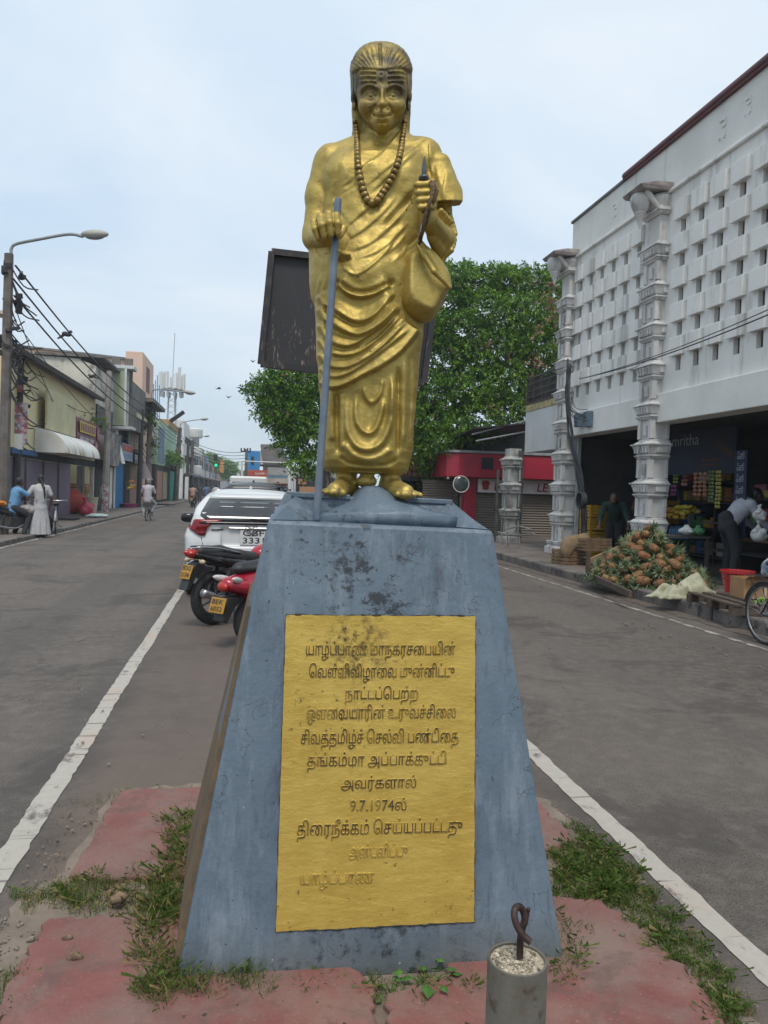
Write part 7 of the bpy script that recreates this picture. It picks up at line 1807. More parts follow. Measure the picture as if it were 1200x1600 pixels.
r, a, b = sq_pole('utility_pole', 292, 783, 294, 690, 84, 4.5, M_POLED, 'thin dark pole beyond the third lamp pole', fit=3, seed=6); MB().tube([dep(291, 783, 83), dep(292, 745, 83)], .2, 8).build('white_sleeve', M_WHT, r)
D4 = 90
r, a, b = sq_pole('lamp_pole', 298, 782, 301, 688, D4, 5, M_POLE, 'fourth lamp pole far down the left row', fit=10, seed=16)
lamp(r, b, [dep(301, 688, D4), dep(304, 684, D4), dep(312, 682.5, D4), dep(320, 682, D4)], (dep(319, 682, D4), dep(328, 681, D4)))
r, a, b = sq_pole('lamp_pole', 307, 778, 308, 712, 115, 3.5, M_POLE, 'faintest lamp pole at the far end of the left row', fit=0); lamp(r, b, [dep(308, 712, 115), dep(309, 710, 115), dep(316, 709, 115)], (dep(315, 709, 115), dep(321, 708.5, 115)))
def wire(P, r_, label, group='sagging wires over the left pavement'):
    o = MB().tube(smooth_poly(P, 6), r_, 5).build('wire', M_BLK, smooth=True); tag(o, label, 'wire', group)
def span(px0, py0, d0, px1, py1, d1, sag, rad, lab):
    a, b = dep(px0, py0, d0), dep(px1, py1, d1); wire([lerp(a, b, t)-np.array([0, 0, sag*4*t*(1-t)]) for t in (0, .2, .4, .6, .8, 1)], rad, lab)
span(24, 415, 20.4, 236, 640, 51.8, .5, .028, 'topmost thick wire from the nearest lamp pole to the second'); span(20, 435, 20.4, 236, 650, 51.8, .6, .028, 'middle thick wire from the nearest lamp pole to the second'); span(22, 462, 20.4, 236, 662, 51.8, .6, .028, 'lowest thick wire from the nearest lamp pole to the second')
span(20, 470, 20.4, 100, 655, 33, .3, .014, 'thin service wire falling steeply to the faded billboard'); span(22, 500, 20.4, 222, 690, 49, .9, .014, 'thin wire sagging across the yellow wall'); span(33, 560, 25.9, 170, 640, 39, .8, .014, 'thin wire from the dark pole to the pale slim pole'); span(33, 575, 25.9, 100, 690, 34, .3, .012, 'service wire dropping past the faded billboard edge'); span(-20, 508, 18, 60, 555, 30, .3, .016, 'thin wire crossing behind the nearest pole'); span(33, 590, 25.9, 150, 660, 40, .5, .012, 'slack wire over the yellow shop front')
for k in range(4): span(236, 634+8*k, 51.8, 281, 680+5*k, 71.8, .35, .022, ('topmost', 'second', 'third', 'lowest')[k]+' wire between the second and third lamp poles')
for k in range(5): span(301, 690+5*k, 89.8, 384, 706+5*k, 82, .5, .026, ('topmost', 'second', 'middle', 'fourth', 'lowest')[k]+' wire crossing the far street toward the blue house')
# ================================================================== goods on the left pavement
def at1(px, py): return gp(px, py, .1)
q = at1(116, 803); SKr = bagmesh(tuple(q), 1.25, mat('red_sack', (.36, .055, .035), (.26, .04, .03), 3, rough=.8), 'large red sack standing at the open end of the mauve shutters', 'sack', 31, name='sack', ears=False)
q = at1(133, 806); bagmesh(tuple(q), .75, mat('crimson_bag', (.45, .03, .06), (.36, .025, .05), 4, rough=.5), 'crimson bag tied in front of the red sack', 'bag', 32, name='bag')
c = at1(142, 801); o = thing('bucket', 'cream bucket right of the crimson bag', 'bucket', tuple(c)); MB().lathe([(0, 0), (.26, 0), (.34, .75), (.36, .75), (.36, .70), (.32, .68), (.25, .04), (0, .04)], (0, 0, 0), 18).build('pail', mat('cream_plastic', (.42, .38, .27)), o, world=False, smooth=35)
c = at1(120, 800); crate('wooden_crate', (c[0]-.3, c[1]+.6, 1.0), 0, 1.3, .8, .5, mat('orange_crate', (.36, .12, .04), (.28, .09, .03), 4), 'orange crate resting on top of the red sack'); c2 = at1(137, 798); crate('basket', (c2[0], c2[1]+1, .8), 0, .9, .7, .55, mat('dull_green_crate', (.14, .15, .09)), 'dull green basket above the crimson bag')
c = at1(201, 793); o = thing('basin', 'magenta plastic basin by the doorway beyond the blue shutter', 'basin', tuple(c)); MB().lathe([(0, 0), (.38, 0), (.5, .24), (.54, .24), (.40, .04), (0, .04)], (0, 0, 0), 20).build('bowl', mat('magenta_plastic', (.40, .06, .18), rough=.45), o, world=False, smooth=35)
c = at1(203, 757)
o = thing('flower_garland', 'small orange and yellow garland hanging by the doorway', 'garland', tuple(dep(206, 757, 44))); m_ = MB()
for k in range(10): m_.ell(np.array(dep(206, 757, 44))+np.array([rnd.uniform(-.22, .22), 0, rnd.uniform(-.25, .2)]), (.07, .07, .07), 7, 5)
m_.build('flowers', mat('marigold', (.50, .16, .02), (.48, .34, .03), 3, .48, .52), o)
c = dep(227, 733, 50); MB_ = thing('hanging_bag', 'pale pink bag hung on the pole behind the cyclist', 'bag', tuple(c)); MB().add([c+np.array([-.15, 0, .8]), c+np.array([.5, 0, -.7]), c+np.array([-.5, 0, -.6]), c+np.array([-.1, .25, .2])], [(0, 1, 3), (1, 2, 3), (2, 0, 3), (0, 2, 1)]).build('cloth', mat('pale_pink', (.46, .38, .40)), MB_)
q = at1(152, 809); o = MB().ell(q+np.array([0, 0, .08]), (.5, .25, .10), 12, 6, None, .2).build('plastic_sheet', mat('pale_blue_plastic', (.36, .44, .46), rough=.4)); tag(o, 'crumpled pale blue plastic on the left pavement edge', 'plastic sheet')
for k, (px, py, w, lab) in enumerate(((90, 812, .9, 'dark mat lying on the pavement behind the woman'), (255, 789, 1.0, 'dark drain plank at the kerb beyond the cyclist'))):
    q = at1(px, py); o = MB().box(q+np.array([0, 0, .05]), (w*1.6, w, .06)).build('mat' if k == 0 else 'plank', M_DRK); tag(o, lab, 'mat' if k == 0 else 'plank')
# ================================================================== far end of the street
B = thing('tiled_house', 'far house with a dark sloping tiled roof in the middle of the view', 'building', (2.5, 82, 0))
A = lambda px, py, D=76: dep(px, py, D)
mb = MB(); p1, p2, p3, p4 = A(408, 700), A(442, 701), A(450, 724), A(412, 724); bkv = np.array([0, 5, 0])
mb.add([p1+np.array([0, 4, .6]), p2+np.array([0, 4, .6]), p3, p4, p1+np.array([0, 4, .4]), p2+np.array([0, 4, .4]), p3-np.array([0, 0, .2]), p4-np.array([0, 0, .2])], [(0, 1, 2, 3), (7, 6, 5, 4), (2, 6, 7, 3), (0, 3, 7, 4), (1, 5, 6, 2)])
mb.build('roof', mat('dark_far_tiles', (.065, .058, .052), (.095, .082, .072), 1, rough=.9, world=True), B)
mb = MB(); mb.b2((p4[0]+.1, p4[1]+.4, 0), (p3[0]-.1, p4[1]+8, p4[2]-.1)); mb.prism([(p4[1]+.4, p4[2]-.1), (p4[1]+8, p4[2]-.1), (p4[1]+4.2, p4[2]+1.5)], 'X', p4[0]-.3, p4[0]+.2); mb.build('wall', plaster('far_house_wall', (.34, .33, .30), (.26, .25, .23)), B)
for (py, h, c, nm) in ((738, 1.0, (.30, .30, .28), 'upper_band'), (744, .3, (.10, .18, .24), 'blue_stripe'), (751, .5, (.42, .36, .31), 'lower_awning'), (757, .35, (.34, .14, .10), 'red_edge'), (768, 1.0, (.025, .06, .10), 'dark_shop')):
    q = A(418, py, 75.3); q2 = A(450, py, 75.3); MB().b2((q[0], q[1]-.2-(.6 if nm == 'lower_awning' else 0), q[2]-h/2), (q2[0], q[1]+.3, q[2]+h/2)).build(nm, mat('fh_'+nm, c, tuple(x*.7 for x in c), 1.5, world=True), B)
r = thing('red_sign', 'orange-red sign board with pale lettering beside the far tiled house', 'sign', tuple(A(402, 740, 70))); q, q2 = A(388, 734, 70), A(417, 746, 70); pn = MB().b2((q[0], q[1], q2[2]), (q2[0], q[1]+.15, q[2])).build('panel', mat('orange_red_board', (.45, .085, .05), (.40, .07, .04), 2), r); MB().b2((q[0]+.6, q[1]-.02, q2[2]+.25), (q2[0]-.1, q[1]-.005, q2[2]+.42)).build('text_strip', mat('pale_text', (.6, .5, .46), (.45, .12, .08), 9, .47, .52), pn)
r = thing('blue_house', 'bright blue house wall beside the far tiled house', 'building', tuple(A(392, 715, 84))); q, q2 = A(384, 704, 84), A(400, 732, 84); MB().b2((q[0]-.6, q[1]-1.5, 0), (q2[0]+1, q[1]-.1, q2[2]-.3)).build('ground_floor', plaster('drab_far', (.28, .27, .25), (.2, .19, .18)), r); MB().b2((q[0], q[1], q2[2]-.4), (q2[0]+.4, q[1]+4, q[2])).build('wall', mat('azure_wall', (.035, .20, .46), (.05, .25, .50), 1, world=True), r); MB().b2((q[0]+.6, q[1]-.03, q2[2]+.4), (q[0]+.9, q[1]-.003, q2[2]+1.3)).build('window', M_DRK, r)
r = thing('white_goalpost_frame', 'white tubular frame standing before the far tiled house', 'frame', tuple(A(415, 750, 60))); mb = MB()
a0, a1, a2, a3 = A(378, 765, 60), A(378, 720.5, 60), A(452, 723.5, 60), A(452, 772, 60); mb.tube([a0, a1], .09, 6); mb.tube([a2, a3], .12, 6); mb.tube([a1, a2], .06, 6); mb.tube([A(456, 722, 60.4), A(456, 772, 60.4)], .08, 6); mb.build('tubes', mat('white_tube', (.60, .60, .58)), r)
r = thing('shop_row', 'low shops with brick-coloured boards under the tree fringe', 'building', tuple(A(475, 750, 62))); q, q2 = A(458, 735, 62), A(560, 790, 62); MB().b2((q[0], q[1], 0), (q2[0], q[1]+5, q[2]+.2)).build('wall', plaster('low_wall', (.36, .36, .34), (.26, .26, .25)), r)
for (x0, y0, x1, y1, c, nm) in ((461, 745, 560, 775, (.02, .02, .022), 'dark_opening'), (466, 748, 479, 757, (.36, .17, .12), 'brick_board'), (468, 760, 494, 770, (.36, .19, .09), 'orange_board'), (459, 744, 461.5, 780, (.5, .5, .49), 'post')):
    a_, b_ = A(x0, y0, 61.6), A(x1, y1, 61.6); MB().b2((a_[0], a_[1]-(.1 if nm != 'dark_opening' else 0), b_[2]), (b_[0], a_[1]+.15, a_[2])).build(nm, mat('sr_'+nm, c), r)
# pole with cross arms and a green traffic signal in the distance
r, a, b = sq_pole('utility_pole', 383, 775, 385, 702, 82, 4, M_POLE, 'pole with cross arms beside the far blue house', 'utility poles along the left pavement'); mb = MB(); mb.tube([dep(376, 705, 82), dep(391, 706, 82)], .07, 4)
for px in (377, 382, 387, 391): mb.tube([dep(px, 705, 82), dep(px, 700, 82)], .08, 5)
mb.build('cross_arm', M_BLK, r)
r = thing('traffic_signal', 'far traffic signal showing green above the street', 'traffic light', tuple(dep(337, 720, 95))); mb = MB(); q = dep(337, 715, 95); mb.box(q, (.45, .3, .8)); q2 = dep(337.5, 727, 95); mb.box(q2, (.55, .3, .5)); mb.build('housing', M_BLK, r); mb = MB(); mb.tube([dep(337, 775, 95), dep(337, 722, 95)], .06, 6); mb.build('pole', M_POLE, r)
t = NT('green_lamp'); t.set((.0, .25, .12)); t.b.inputs['Emission Color'].default_value = (.02, .8, .4, 1); t.b.inputs['Emission Strength'].default_value = .7
mb = MB(); mb.lathe([(0, 0), (.2, 0), (.2, -.06), (0, -.08)], (q2[0], q2[1]-.16, q2[2]), 12, 'Y'); mb.build('green_lamp', t.m, r)
# far street block closing the view
r = thing('far_block', 'hazy low block closing the far end of the street', 'building', (-2, 260, 0)); MB().b2((-14, 262, 0), (8, 270, 4.5)).build('wall', plaster('hazy_wall', (.30, .31, .33), (.25, .26, .28)), r); MB().b2((-6, 261.9, .5), (-2, 262, 2.5)).build('window', M_DRK, r)
# ================================================================== birds
def bird(px, py, D, s, m, label, flying=False, rz=0):
    q = dep(px, py, D); r = thing('crow', label, 'bird', tuple(q), rz, 'crows over the left street'); sk = Sculpt((-1.2, -1.2, -.5), (1.2, 1.2, .7), .06)
    sk.ell((0, 0, 0), (.5, .2, .2), .1, rotm('Y', .25)); sk.ell((.42, 0, .16), (.16, .13, .13), .08); sk.cone((.5, 0, .15), (.75, 0, .1), .06, .015, .03); sk.cone((-.4, 0, -.1), (-.95, 0, -.3), .12, .07, .06)
    if flying:
        for k in (-1, 1): sk.cone((.1, .15*k, .05), (.0, .6*k, .35), .12, .09, .05); sk.cone((.0, .6*k, .35), (-.2, 1.1*k, .25), .09, .03, .04)
    V, F = sk.mesh(); rawmesh('body', V*s, F, m, r, True, world=False)
bird(104, 522, 31, .50, M_BLK, 'crow perched on the topmost thick wire', rz=-.6); bird(144, 588, 38, .42, M_BLK, 'small crow on the wire before the weathered house', rz=2.6); bird(379, 609, 40, .35, M_BLK, 'bird flying close beside the tree edge', True, 1); bird(342, 607, 60, .28, M_BLK, 'small bird flying left of the tree', True, .3); bird(357, 621, 60, .25, M_BLK, 'lowest small bird flying in the open sky', True, 2); bird(395, 565, 60, .25, M_BLK, 'tiny bird flying under the dark board', True, 2)
c = dep(100, 522, 31)
# drooping black tape on the wire where a crow sits
mb = MB(); q = dep(277, 651, 60); mb.box(q, (.3, .1, 1.3), ry=.9); o = mb.build('dish_bracket', M_BLK); tag(o, 'dark tilted bracket on the roof below the phone mast', 'bracket')
# ================================================================== vehicles
M_TYRE = mat('tyre_rubber', (.018, .018, .019), (.032, .031, .030), 20, rough=.85); M_BLKP = mat('black_plastic', (.018, .018, .020), (.028, .028, .030), 10, rough=.5); M_GLOSS = mat('gloss_black', (.010, .010, .012), rough=.15); M_CHR = mat('bright_metal', (.42, .42, .43), (.30, .30, .31), 12, rough=.3, metal=.8); M_ALLOY = mat('dark_alloy', (.06, .06, .065), rough=.4, metal=.5)
M_CARW = mat('white_car_paint', (.62, .63, .63), (.58, .59, .59), 1.5, rough=.28, spec=.6); M_CARD = mat('dark_car_paint', (.05, .052, .058), (.04, .042, .046), 1.5, rough=.3); M_GLS = mat('car_glass', (.022, .026, .030), (.05, .055, .06), 1.2, rough=.08, spec=.8)
M_TL = mat('tail_lamp', (.26, .010, .014), (.14, .005, .010), 12, .45, .55, rough=.18); M_YPL = mat('amber_plate', (.42, .22, .02), (.35, .18, .018), 20, rough=.5); M_WPL = mat('white_plate', (.62, .62, .60), (.55, .55, .53), 20, rough=.5); M_PTX = mat('plate_text', (.015, .015, .02), rough=.5)
M_SEAT = mat('vinyl_seat', (.018, .018, .020), (.028, .027, .028), 12, rough=.55)
def wheel_car(par, x, y, r=.335, w=.22, side=1):
    wl = MB().lathe([(r*.62, -w/2), (r*.93, -w/2), (r, -w/2+.03), (r, w/2-.03), (r*.93, w/2), (r*.62, w/2)], (x, y, r), 32, 'X').build('wheel', M_TYRE, par, smooth=40, world=False)
    m_ = MB(); m_.lathe([(0, 0), (r*.60, 0), (r*.64, w*.38*side), (r*.60, w*.40*side)], (x, y, r), 24, 'X')
    for k in range(5): a = 2*pi*k/5; m_.box((x+w*.36*side, y+.32*r*cos(a), r+.32*r*sin(a)), (.02, .055, r*.6), rx=pi/2-a if False else -(a-pi/2) if False else (a-pi/2))
    m_.build('rim', M_CHR, wl, world=False)
def car(name, label, loc, rz, paint, s=1.0, hs=1.0, plate=None, emblem=False, coarse=False):
    r = thing(name, label, 'car', loc, rz); h = .045 if coarse else .02
    sk = Sculpt((-1.02, -.12, .1), (1.02, 4.42, 1.66), h); x = sk.ax[0][:, None, None]; y = sk.ax[1][None, :, None]; z = sk.ax[2][None, None, :]
    I = np.interp
    yr = I(z, [.15, .32, .55, .80, .93, 1.02, 1.16, 1.40, 1.50, 1.6], [.16, .05, .0, .02, .05, .04, .10, .40, .52, .60])
    W = I(z, [.15, .30, .60, .86, .95, 1.02, 1.25, 1.45, 1.6], [.80, .86, .89, .90, .875, .83, .76, .64, .56])
    W = W - .10*np.clip((.35-y)/.5, 0, 1)**2 - .16*np.clip((y-3.6)/.8, 0, 1)**2 + .02*np.exp(-((y-.8)/.45)**2)*np.exp(-((z-.82)/.22)**2)
    top = I(y, [-.2, .2, .45, 1.0, 1.9, 2.4, 2.95, 3.2, 3.9, 4.4], [1.44, 1.44, 1.475, 1.525, 1.525, 1.44, 1.10, 1.03, .94, .72])
    top = top - .05*(x/.7)**2
    def smax(a, b, k):
        hh = np.clip(k-np.abs(a-b), 0, None)/k; return np.maximum(a, b)+hh*hh*k*.25
    f = smax(np.abs(x)-W, z-top, .16); f = smax(f, yr-y, .12); f = smax(f, y-4.3+.25*(x/.9)**2, .16); f = smax(f, .20-z, .08)
    f = f + .0*y
    # recess of the tailgate, sharp shoulder under the lamps
    f = smax(f, -(.055-np.sqrt(((np.abs(x)/.42)**8+((z-.86)/.135)**8)**(1/4)*.0+((y-.0))**2)) if False else f-1, .01)
    rec = np.maximum(np.maximum(np.abs(x)-.40, np.abs(z-.865)-.125), y-.075); f = smax(f, -rec-.0, .03)
    for yy in (.72, 3.38):
        c = np.sqrt((y-yy)**2+(z-.335)**2)-.395; c = np.maximum(c, .60-np.abs(x)); f = smax(f, -c, .02)
    sk.f = f.astype(np.float32)*np.ones(tuple(sk.n), np.float32); V, F = sk.mesh(); rawmesh('body', V, F, paint, r, True, world=False)
    ff = sk.f; ax = sk.ax
    def yhit(px, pz):
        i = int(np.clip(round((px-sk.lo[0])/h), 0, sk.n[0]-1)); k = int(np.clip(round((pz-sk.lo[2])/h), 0, sk.n[2]-1)); col = ff[i, :, k]; j = int(np.argmax(col < 0))
        if col[j] >= 0: return .3
        return ax[1][j]-h*(-col[j])/(col[j-1]-col[j]+1e-9) if j else ax[1][j]
    def patch(nm, rows, m, off=.012, n=14, par=r, thick=.02):
        V = []; F = []
        for (z_, xa, xb) in rows:
            for k in range(n+1): xx = lerp(xa, xb, k/n); V.append((xx, yhit(xx, z_)-off, z_))
        for i in range(len(rows)-1):
            for k in range(n): F.append((i*(n+1)+k, i*(n+1)+k+1, (i+1)*(n+1)+k+1, (i+1)*(n+1)+k))
        o = MB().add(V, F).build(nm, m, par, smooth=True, world=False); sd = o.modifiers.new('s', 'SOLIDIFY'); sd.thickness = thick; sd.offset = -1; return o
    rows = lambda zs, xa, xb: [(z_, xa(z_), xb(z_)) for z_ in zs]
    Z = np.linspace(1.075, 1.385, 9); gl = patch('rear_window', rows(Z, lambda q: -I(q, [1.07, 1.16, 1.39], [.58, .70, .58]), lambda q: I(q, [1.07, 1.16, 1.39], [.58, .70, .58])), M_GLS)
    # glimpse of the side windows through the cabin
    for (a, b) in ((-.44, -.22), (-.16, .24), (.31, .48)):
        patch('seen_through_pane', rows(np.linspace(1.27, 1.345, 4), lambda q: a, lambda q: b), mat('pane_beyond', (.18, .20, .21), (.13, .145, .15), 3, rough=.2), .018, 6, gl, .003)
    patch('spoiler', rows(np.linspace(1.40, 1.455, 3), lambda q: -.58, lambda q: .58), paint, .03, 14, r, .04)
    patch('window_band', rows(np.linspace(1.035, 1.07, 3), lambda q: -.70, lambda q: .70), M_GLOSS, .016)
    for s_ in (-1, 1):
        patch('tail_lamp', [(z_, s_*a, s_*b) for z_, a, b in ((1.10, .36, .76), (1.08, .44, .79), (1.05, .52, .815), (1.02, .565, .84), (.99, .59, .85), (.96, .60, .82), (.92, .61, .755), (.885, .62, .69))], M_TL, .03, 10)
    patch('bumper_insert', rows(np.linspace(.30, .50, 5), lambda q: -.72, lambda q: .72), M_BLKP, .02); patch('lid_seam', rows(np.linspace(.655, .668, 2), lambda q: -.62, lambda q: .62), M_BLKP, .004, 16, r, .004)
    for s_ in (-1, 1): patch('lid_seam', [(z_, s_*a, s_*(a+.008)) for z_, a in ((.66, .62), (.74, .64), (.86, .665))], M_BLKP, .004, 2, r, .004)
    MB().tube([(-.02, .02, 1.115), (.30, .04, 1.10), (.36, .05, 1.12)], [.014, .011, .006], 6).build('wiper', M_GLOSS, r, world=False)
    MB().lathe([(0, 0), (.02, 0), (.02, .05), (0, .06)], (-.0, .95, 1.51), 8).build('roof_fin', paint, r, world=False)
    if plate:
        yy = .085-.03; pl = MB().box((.03, yy, .865), (.36, .012, .215)).build('number_plate', M_WPL, r, bevel=.008, world=False); W_ = wmat(r)
        for t_, z_ in ((plate[0], .885), (plate[1], .782)): 
            o_ = W_@Vector((-.115, yy-.008, z_)); txt(t_, 'plate_text', M_PTX, pl, tuple(o_), tuple(W_.to_3x3()@Vector((1, 0, 0))), (0, 0, 1), height=.082, width=.29, thick=.001, off=.008)
        MB().tube([(-.30, .04, .99), (.30, .04, .99)], .012, 6).build('garnish', M_CHR, r, world=False)
    if emblem:
        yy = yhit(0, 1.0)-.018; m_ = MB(); m_.torus((0, yy, .995), .075, .008, 'Y', 28, 6); e_ = MB(); 
        for (R_, rz_, sx_) in ((.075, 0, .62),): 
            P_ = [(R_*sx_*.55*cos(a), yy, .998+R_*.85*sin(a)) for a in np.linspace(0, 2*pi, 20)]; m_.tube(P_, .006, 5); P_ = [(R_*.75*cos(a), yy, 1.02+R_*.36*sin(a)) for a in np.linspace(0, 2*pi, 20)]; m_.tube(P_, .006, 5)
        m_.build('emblem', M_CHR, r, world=False)
        patch('badge_marks', rows(np.linspace(.955, .972, 2), lambda q: -.54, lambda q: -.38), M_ALLOY, .006, 6, r, .004)
    for s_ in (-1, 1):
        mr = Sculpt((-.2, -.15, -.12), (.2, .2, .12), .02 if not coarse else .03); mr.ell((0, 0, 0), (.13, .09, .085), .02, p=2.6); V, F = mr.mesh(); rawmesh('wing_mirror', V+np.array([s_*.98, 2.62, 1.02]), F, M_GLOSS if not coarse else paint, r, True, world=False)
        MB().tube([(s_*.80, 2.66, .97), (s_*.95, 2.62, 1.0)], .025, 6).build('mirror_arm', M_GLOSS, r, world=False)
        # side glass
        V = []; F = []; ys = np.linspace(.75, 2.75, 12)
        for yy in ys:
            for zz_ in (1.06, float(I(yy, [.75, 1.1, 2.2, 2.75], [1.22, 1.39, 1.39, 1.12]))): V.append((s_*(float(I(zz_, [1.02, 1.25, 1.45], [.83, .76, .64]))+.004), yy, zz_))
        for i in range(11): F.append((2*i, 2*i+2, 2*i+3, 2*i+1))
        MB().add(V, F).build('side_window', M_GLS, r, world=False)
        for yy in (.72, 3.38): wheel_car(r, s_*.78, yy, side=s_)
    for s_ in (-1, 1): MB().tube([(s_*.56, .62, 1.53), (s_*.56, 1.9, 1.545)], .014, 6).build('roof_rail', M_BLKP, r, world=False)
    r.scale = (s, s, hs); return r
CARX = dep(393, 815, 10.9)
car('car', 'white hatchback parked nose away behind the motorcycles', (CARX[0], 10.65, 0), radians(1), M_CARW, plate=('CBF', '3331'), emblem=True)
q = dep(396, 768, 17.5); car('car', 'dark car parked just ahead of the white hatchback', (q[0], 17.0, 0), 0, M_CARD, 1.0, 1.10, coarse=True)
# white van, far ahead
q = dep(388, 765, 33); VN = thing('van', 'boxy white van parked beyond the dark car', 'van', (q[0], 33, 0)); MB().box((0, 2.3, 1.15), (1.75, 4.4, 1.75), top=(.9, .97)).build('body', M_CARW, VN, bevel=.08, world=False); MB().box((0, .05, 1.5), (1.35, .05, .55)).build('rear_window', M_GLS, VN, world=False)
for s_ in (-1, 1):
    MB().box((s_*.72, .06, .95), (.14, .06, .3)).build('tail_lamp', M_TL, VN, world=False)
    for yy in (.8, 3.6): wheel_car(VN, s_*.75, yy, .31, .2, s_)
q = dep(357, 768, 40); o = thing('car', 'small red car far up the street beside the white van', 'car', (q[0], 40, 0)); MB().box((0, 1.5, .6), (1.6, 3.2, .75)).build('body', mat('red_car_paint', (.30, .02, .02), rough=.3), o, bevel=.12, world=False); MB().box((0, 1.5, 1.15), (1.4, 1.9, .5), top=(.8, .7)).build('cabin', M_GLS, o, world=False)
for s_ in (-1, 1):
    for yy in (.6, 2.5): wheel_car(o, s_*.7, yy, .28, .18, s_)

def bike_wheel(par, y, r, w, rimm, spokes, name='wheel', z=None, thin=False):
    z = r if z is None else z
    wl = MB().torus((0, y, z), r-w/2, w/2, 'X', 40, 10).build(name, M_TYRE, par, smooth=True, world=False)
    m_ = MB(); m_.torus((0, y, z), r-w*1.05, w*.28 if not thin else w*.3, 'X', 40, 6); m_.tube([(-.05, y, z), (.05, y, z)], .035 if not thin else .02, 10)
    n_ = spokes
    for k in range(n_):
        a = 2*pi*k/n_+.3
        if thin: m_.tube([((-1)**k*.03, y, z), (0, y+(r-w)*cos(a), z+(r-w)*sin(a))], .0022, 4)
        else: m_.tube([(.02, y+.03*cos(a), z+.03*sin(a)), (.0, y+(r-w)*cos(a+.12), z+(r-w)*sin(a+.12))], [.022, .014], 6)
    m_.build('rim', rimm, wl, world=False); return wl
def motorcycle(name, label, loc, rz, body, tail=True, plate='BCG 4127', steer=0.0):
    """forward is +Y; rear wheel at the origin"""
    r = thing(name, label, 'motorcycle', loc, rz, None); R = .305
    bike_wheel(r, 0, R, .10, M_ALLOY, 6); bike_wheel(r, 1.27, R, .085, M_ALLOY, 6)
    sk = Sculpt((-.2, -.45, .55), (.2, .75, 1.0), .015); sk.path([(0, -.20, .83), (0, .05, .79), (0, .32, .72), (0, .55, .71)], [.07, .10, .11, .09], .03); sk.ell((0, .08, .775), (.125, .34, .05), .04, rotm('X', -.14)); V, F = sk.mesh(); rawmesh('seat', V, F, M_SEAT, r, True, world=False)
    sk = Sculpt((-.3, .4, .5), (.3, 1.2, 1.1), .02); sk.ell((0, .74, .77), (.15, .22, .12), .05); sk.ell((0, .95, .75), (.16, .18, .14), .05); V, F = sk.mesh(); rawmesh('tank', V, F, body, r, True, world=False)
    sk = Sculpt((-.2, -.5, .5), (.2, .6, .9), .015)
    for s_ in (-1, 1): sk.path([(s_*.06, -.28, .80), (s_*.10, -.02, .72), (s_*.11, .3, .66)], [.025, .055, .07], .03)
    sk.cone((0, -.29, .80), (0, .1, .73), .04, .07, .04); V, F = sk.mesh(); rawmesh('tail_panel', V, F, M_GLOSS, r, True, world=False)
    for s_ in (-1, 1):
        m_ = MB(); m_.tube(smooth_poly([(s_*.10, .28, .80), (s_*.115, .0, .86), (s_*.10, -.24, .885), (s_*.03, -.33, .87)], 5), .012, 6); m_.build('grab_rail', M_CHR, r, smooth=True, world=False)
        MB().tube([(s_*.12, .12, .68), (s_*.13, .02, .34)], [.03, .026], 8).build('shock', M_ALLOY, r, world=False)
        MB().tube([(s_*.09, 0, .31), (s_*.10, .45, .33)], .022, 8).build('swing_arm', M_BLKP, r, world=False)
        m_ = MB(); m_.ell((s_*.14, -.27, .73), (.045, .03, .026), 10, 8); m_.tube([(s_*.02, -.25, .75), (s_*.12, -.27, .735)], .010, 6); m_.build('turn_signal', mat('signal_lens', (.50, .40, .26), rough=.25), r, smooth=True, world=False)
    sk = Sculpt((-.15, -.6, .68), (.15, -.2, .95), .012); sk.path([(0, -.40, .83), (0, -.33, .815), (0, -.24, .80)], [.018, .045, .055], .03); sk.ell((0, -.33, .815), (.075, .06, .04), .02); V, F = sk.mesh(); rawmesh('tail_lamp', V, F, mat('red_lens', (.42, .035, .02), (.30, .02, .015), 20, rough=.2), r, True, world=False)
    m_ = MB(); m_.prism([(-.22, .74), (-.31, .70), (-.43, .42), (-.38, .42), (-.28, .58), (-.16, .66)], 'X', -.075, .075); m_.build('mudguard', M_BLKP, r, bevel=.01, world=False)
    pl = MB().box((0, -.375, .615), (.19, .012, .16), rx=-.35).build('number_plate', M_YPL, r, bevel=.006, world=False)
    W_ = wmat(r); dx = W_.to_3x3()@Vector((1, 0, 0)); up = W_.to_3x3()@Vector((0, .34, .94))
    for k, t_ in enumerate(plate.split()):
        o_ = W_@Vector((-.075, -.387-.03*k+.012, .635-.07*k)); txt(t_, 'plate_text', M_PTX, pl, tuple(o_), tuple(dx), tuple(up), height=.048, width=.15, thick=.002, off=.004)
    m_ = MB(); m_.box((0, .55, .42), (.24, .36, .30)); m_.tube([(0, .62, .5), (0, .82, .62)], .075, 12); m_.build('engine', M_ALLOY, r, bevel=.03, world=False)
    MB().tube(smooth_poly([(.12, .75, .40), (.16, .4, .27), (.17, -.05, .33), (.17, -.28, .40)], 5), [.02]*6+[.03]*6+[.045]*4, 10).build('exhaust', M_CHR, r, smooth=True, world=False)
    m_ = MB()
    for s_ in (-1, 1): m_.tube([(s_*.08, 1.27, R), (s_*.08, 1.02, .95)], .022, 8)
    m_.build('fork', M_CHR, r, world=False)
    m_ = MB(); m_.tube(smooth_poly([(-.36, .86, 1.02), (-.18, .98, 1.03), (0, 1.0, 1.0), (.18, .98, 1.03), (.36, .86, 1.02)], 5), .014, 6); m_.build('handlebar', M_BLKP, r, world=False)
    MB().ell((0, 1.12, .88), (.11, .10, .12), 14, 10).build('headlight', M_GLOSS, r, smooth=True, world=False)
    m_ = MB(); m_.torus((0, 1.27, R), R+.02, .03, 'X', 14, 6, .35, 2.5); m_.build('front_mudguard', body, r, smooth=True, world=False)
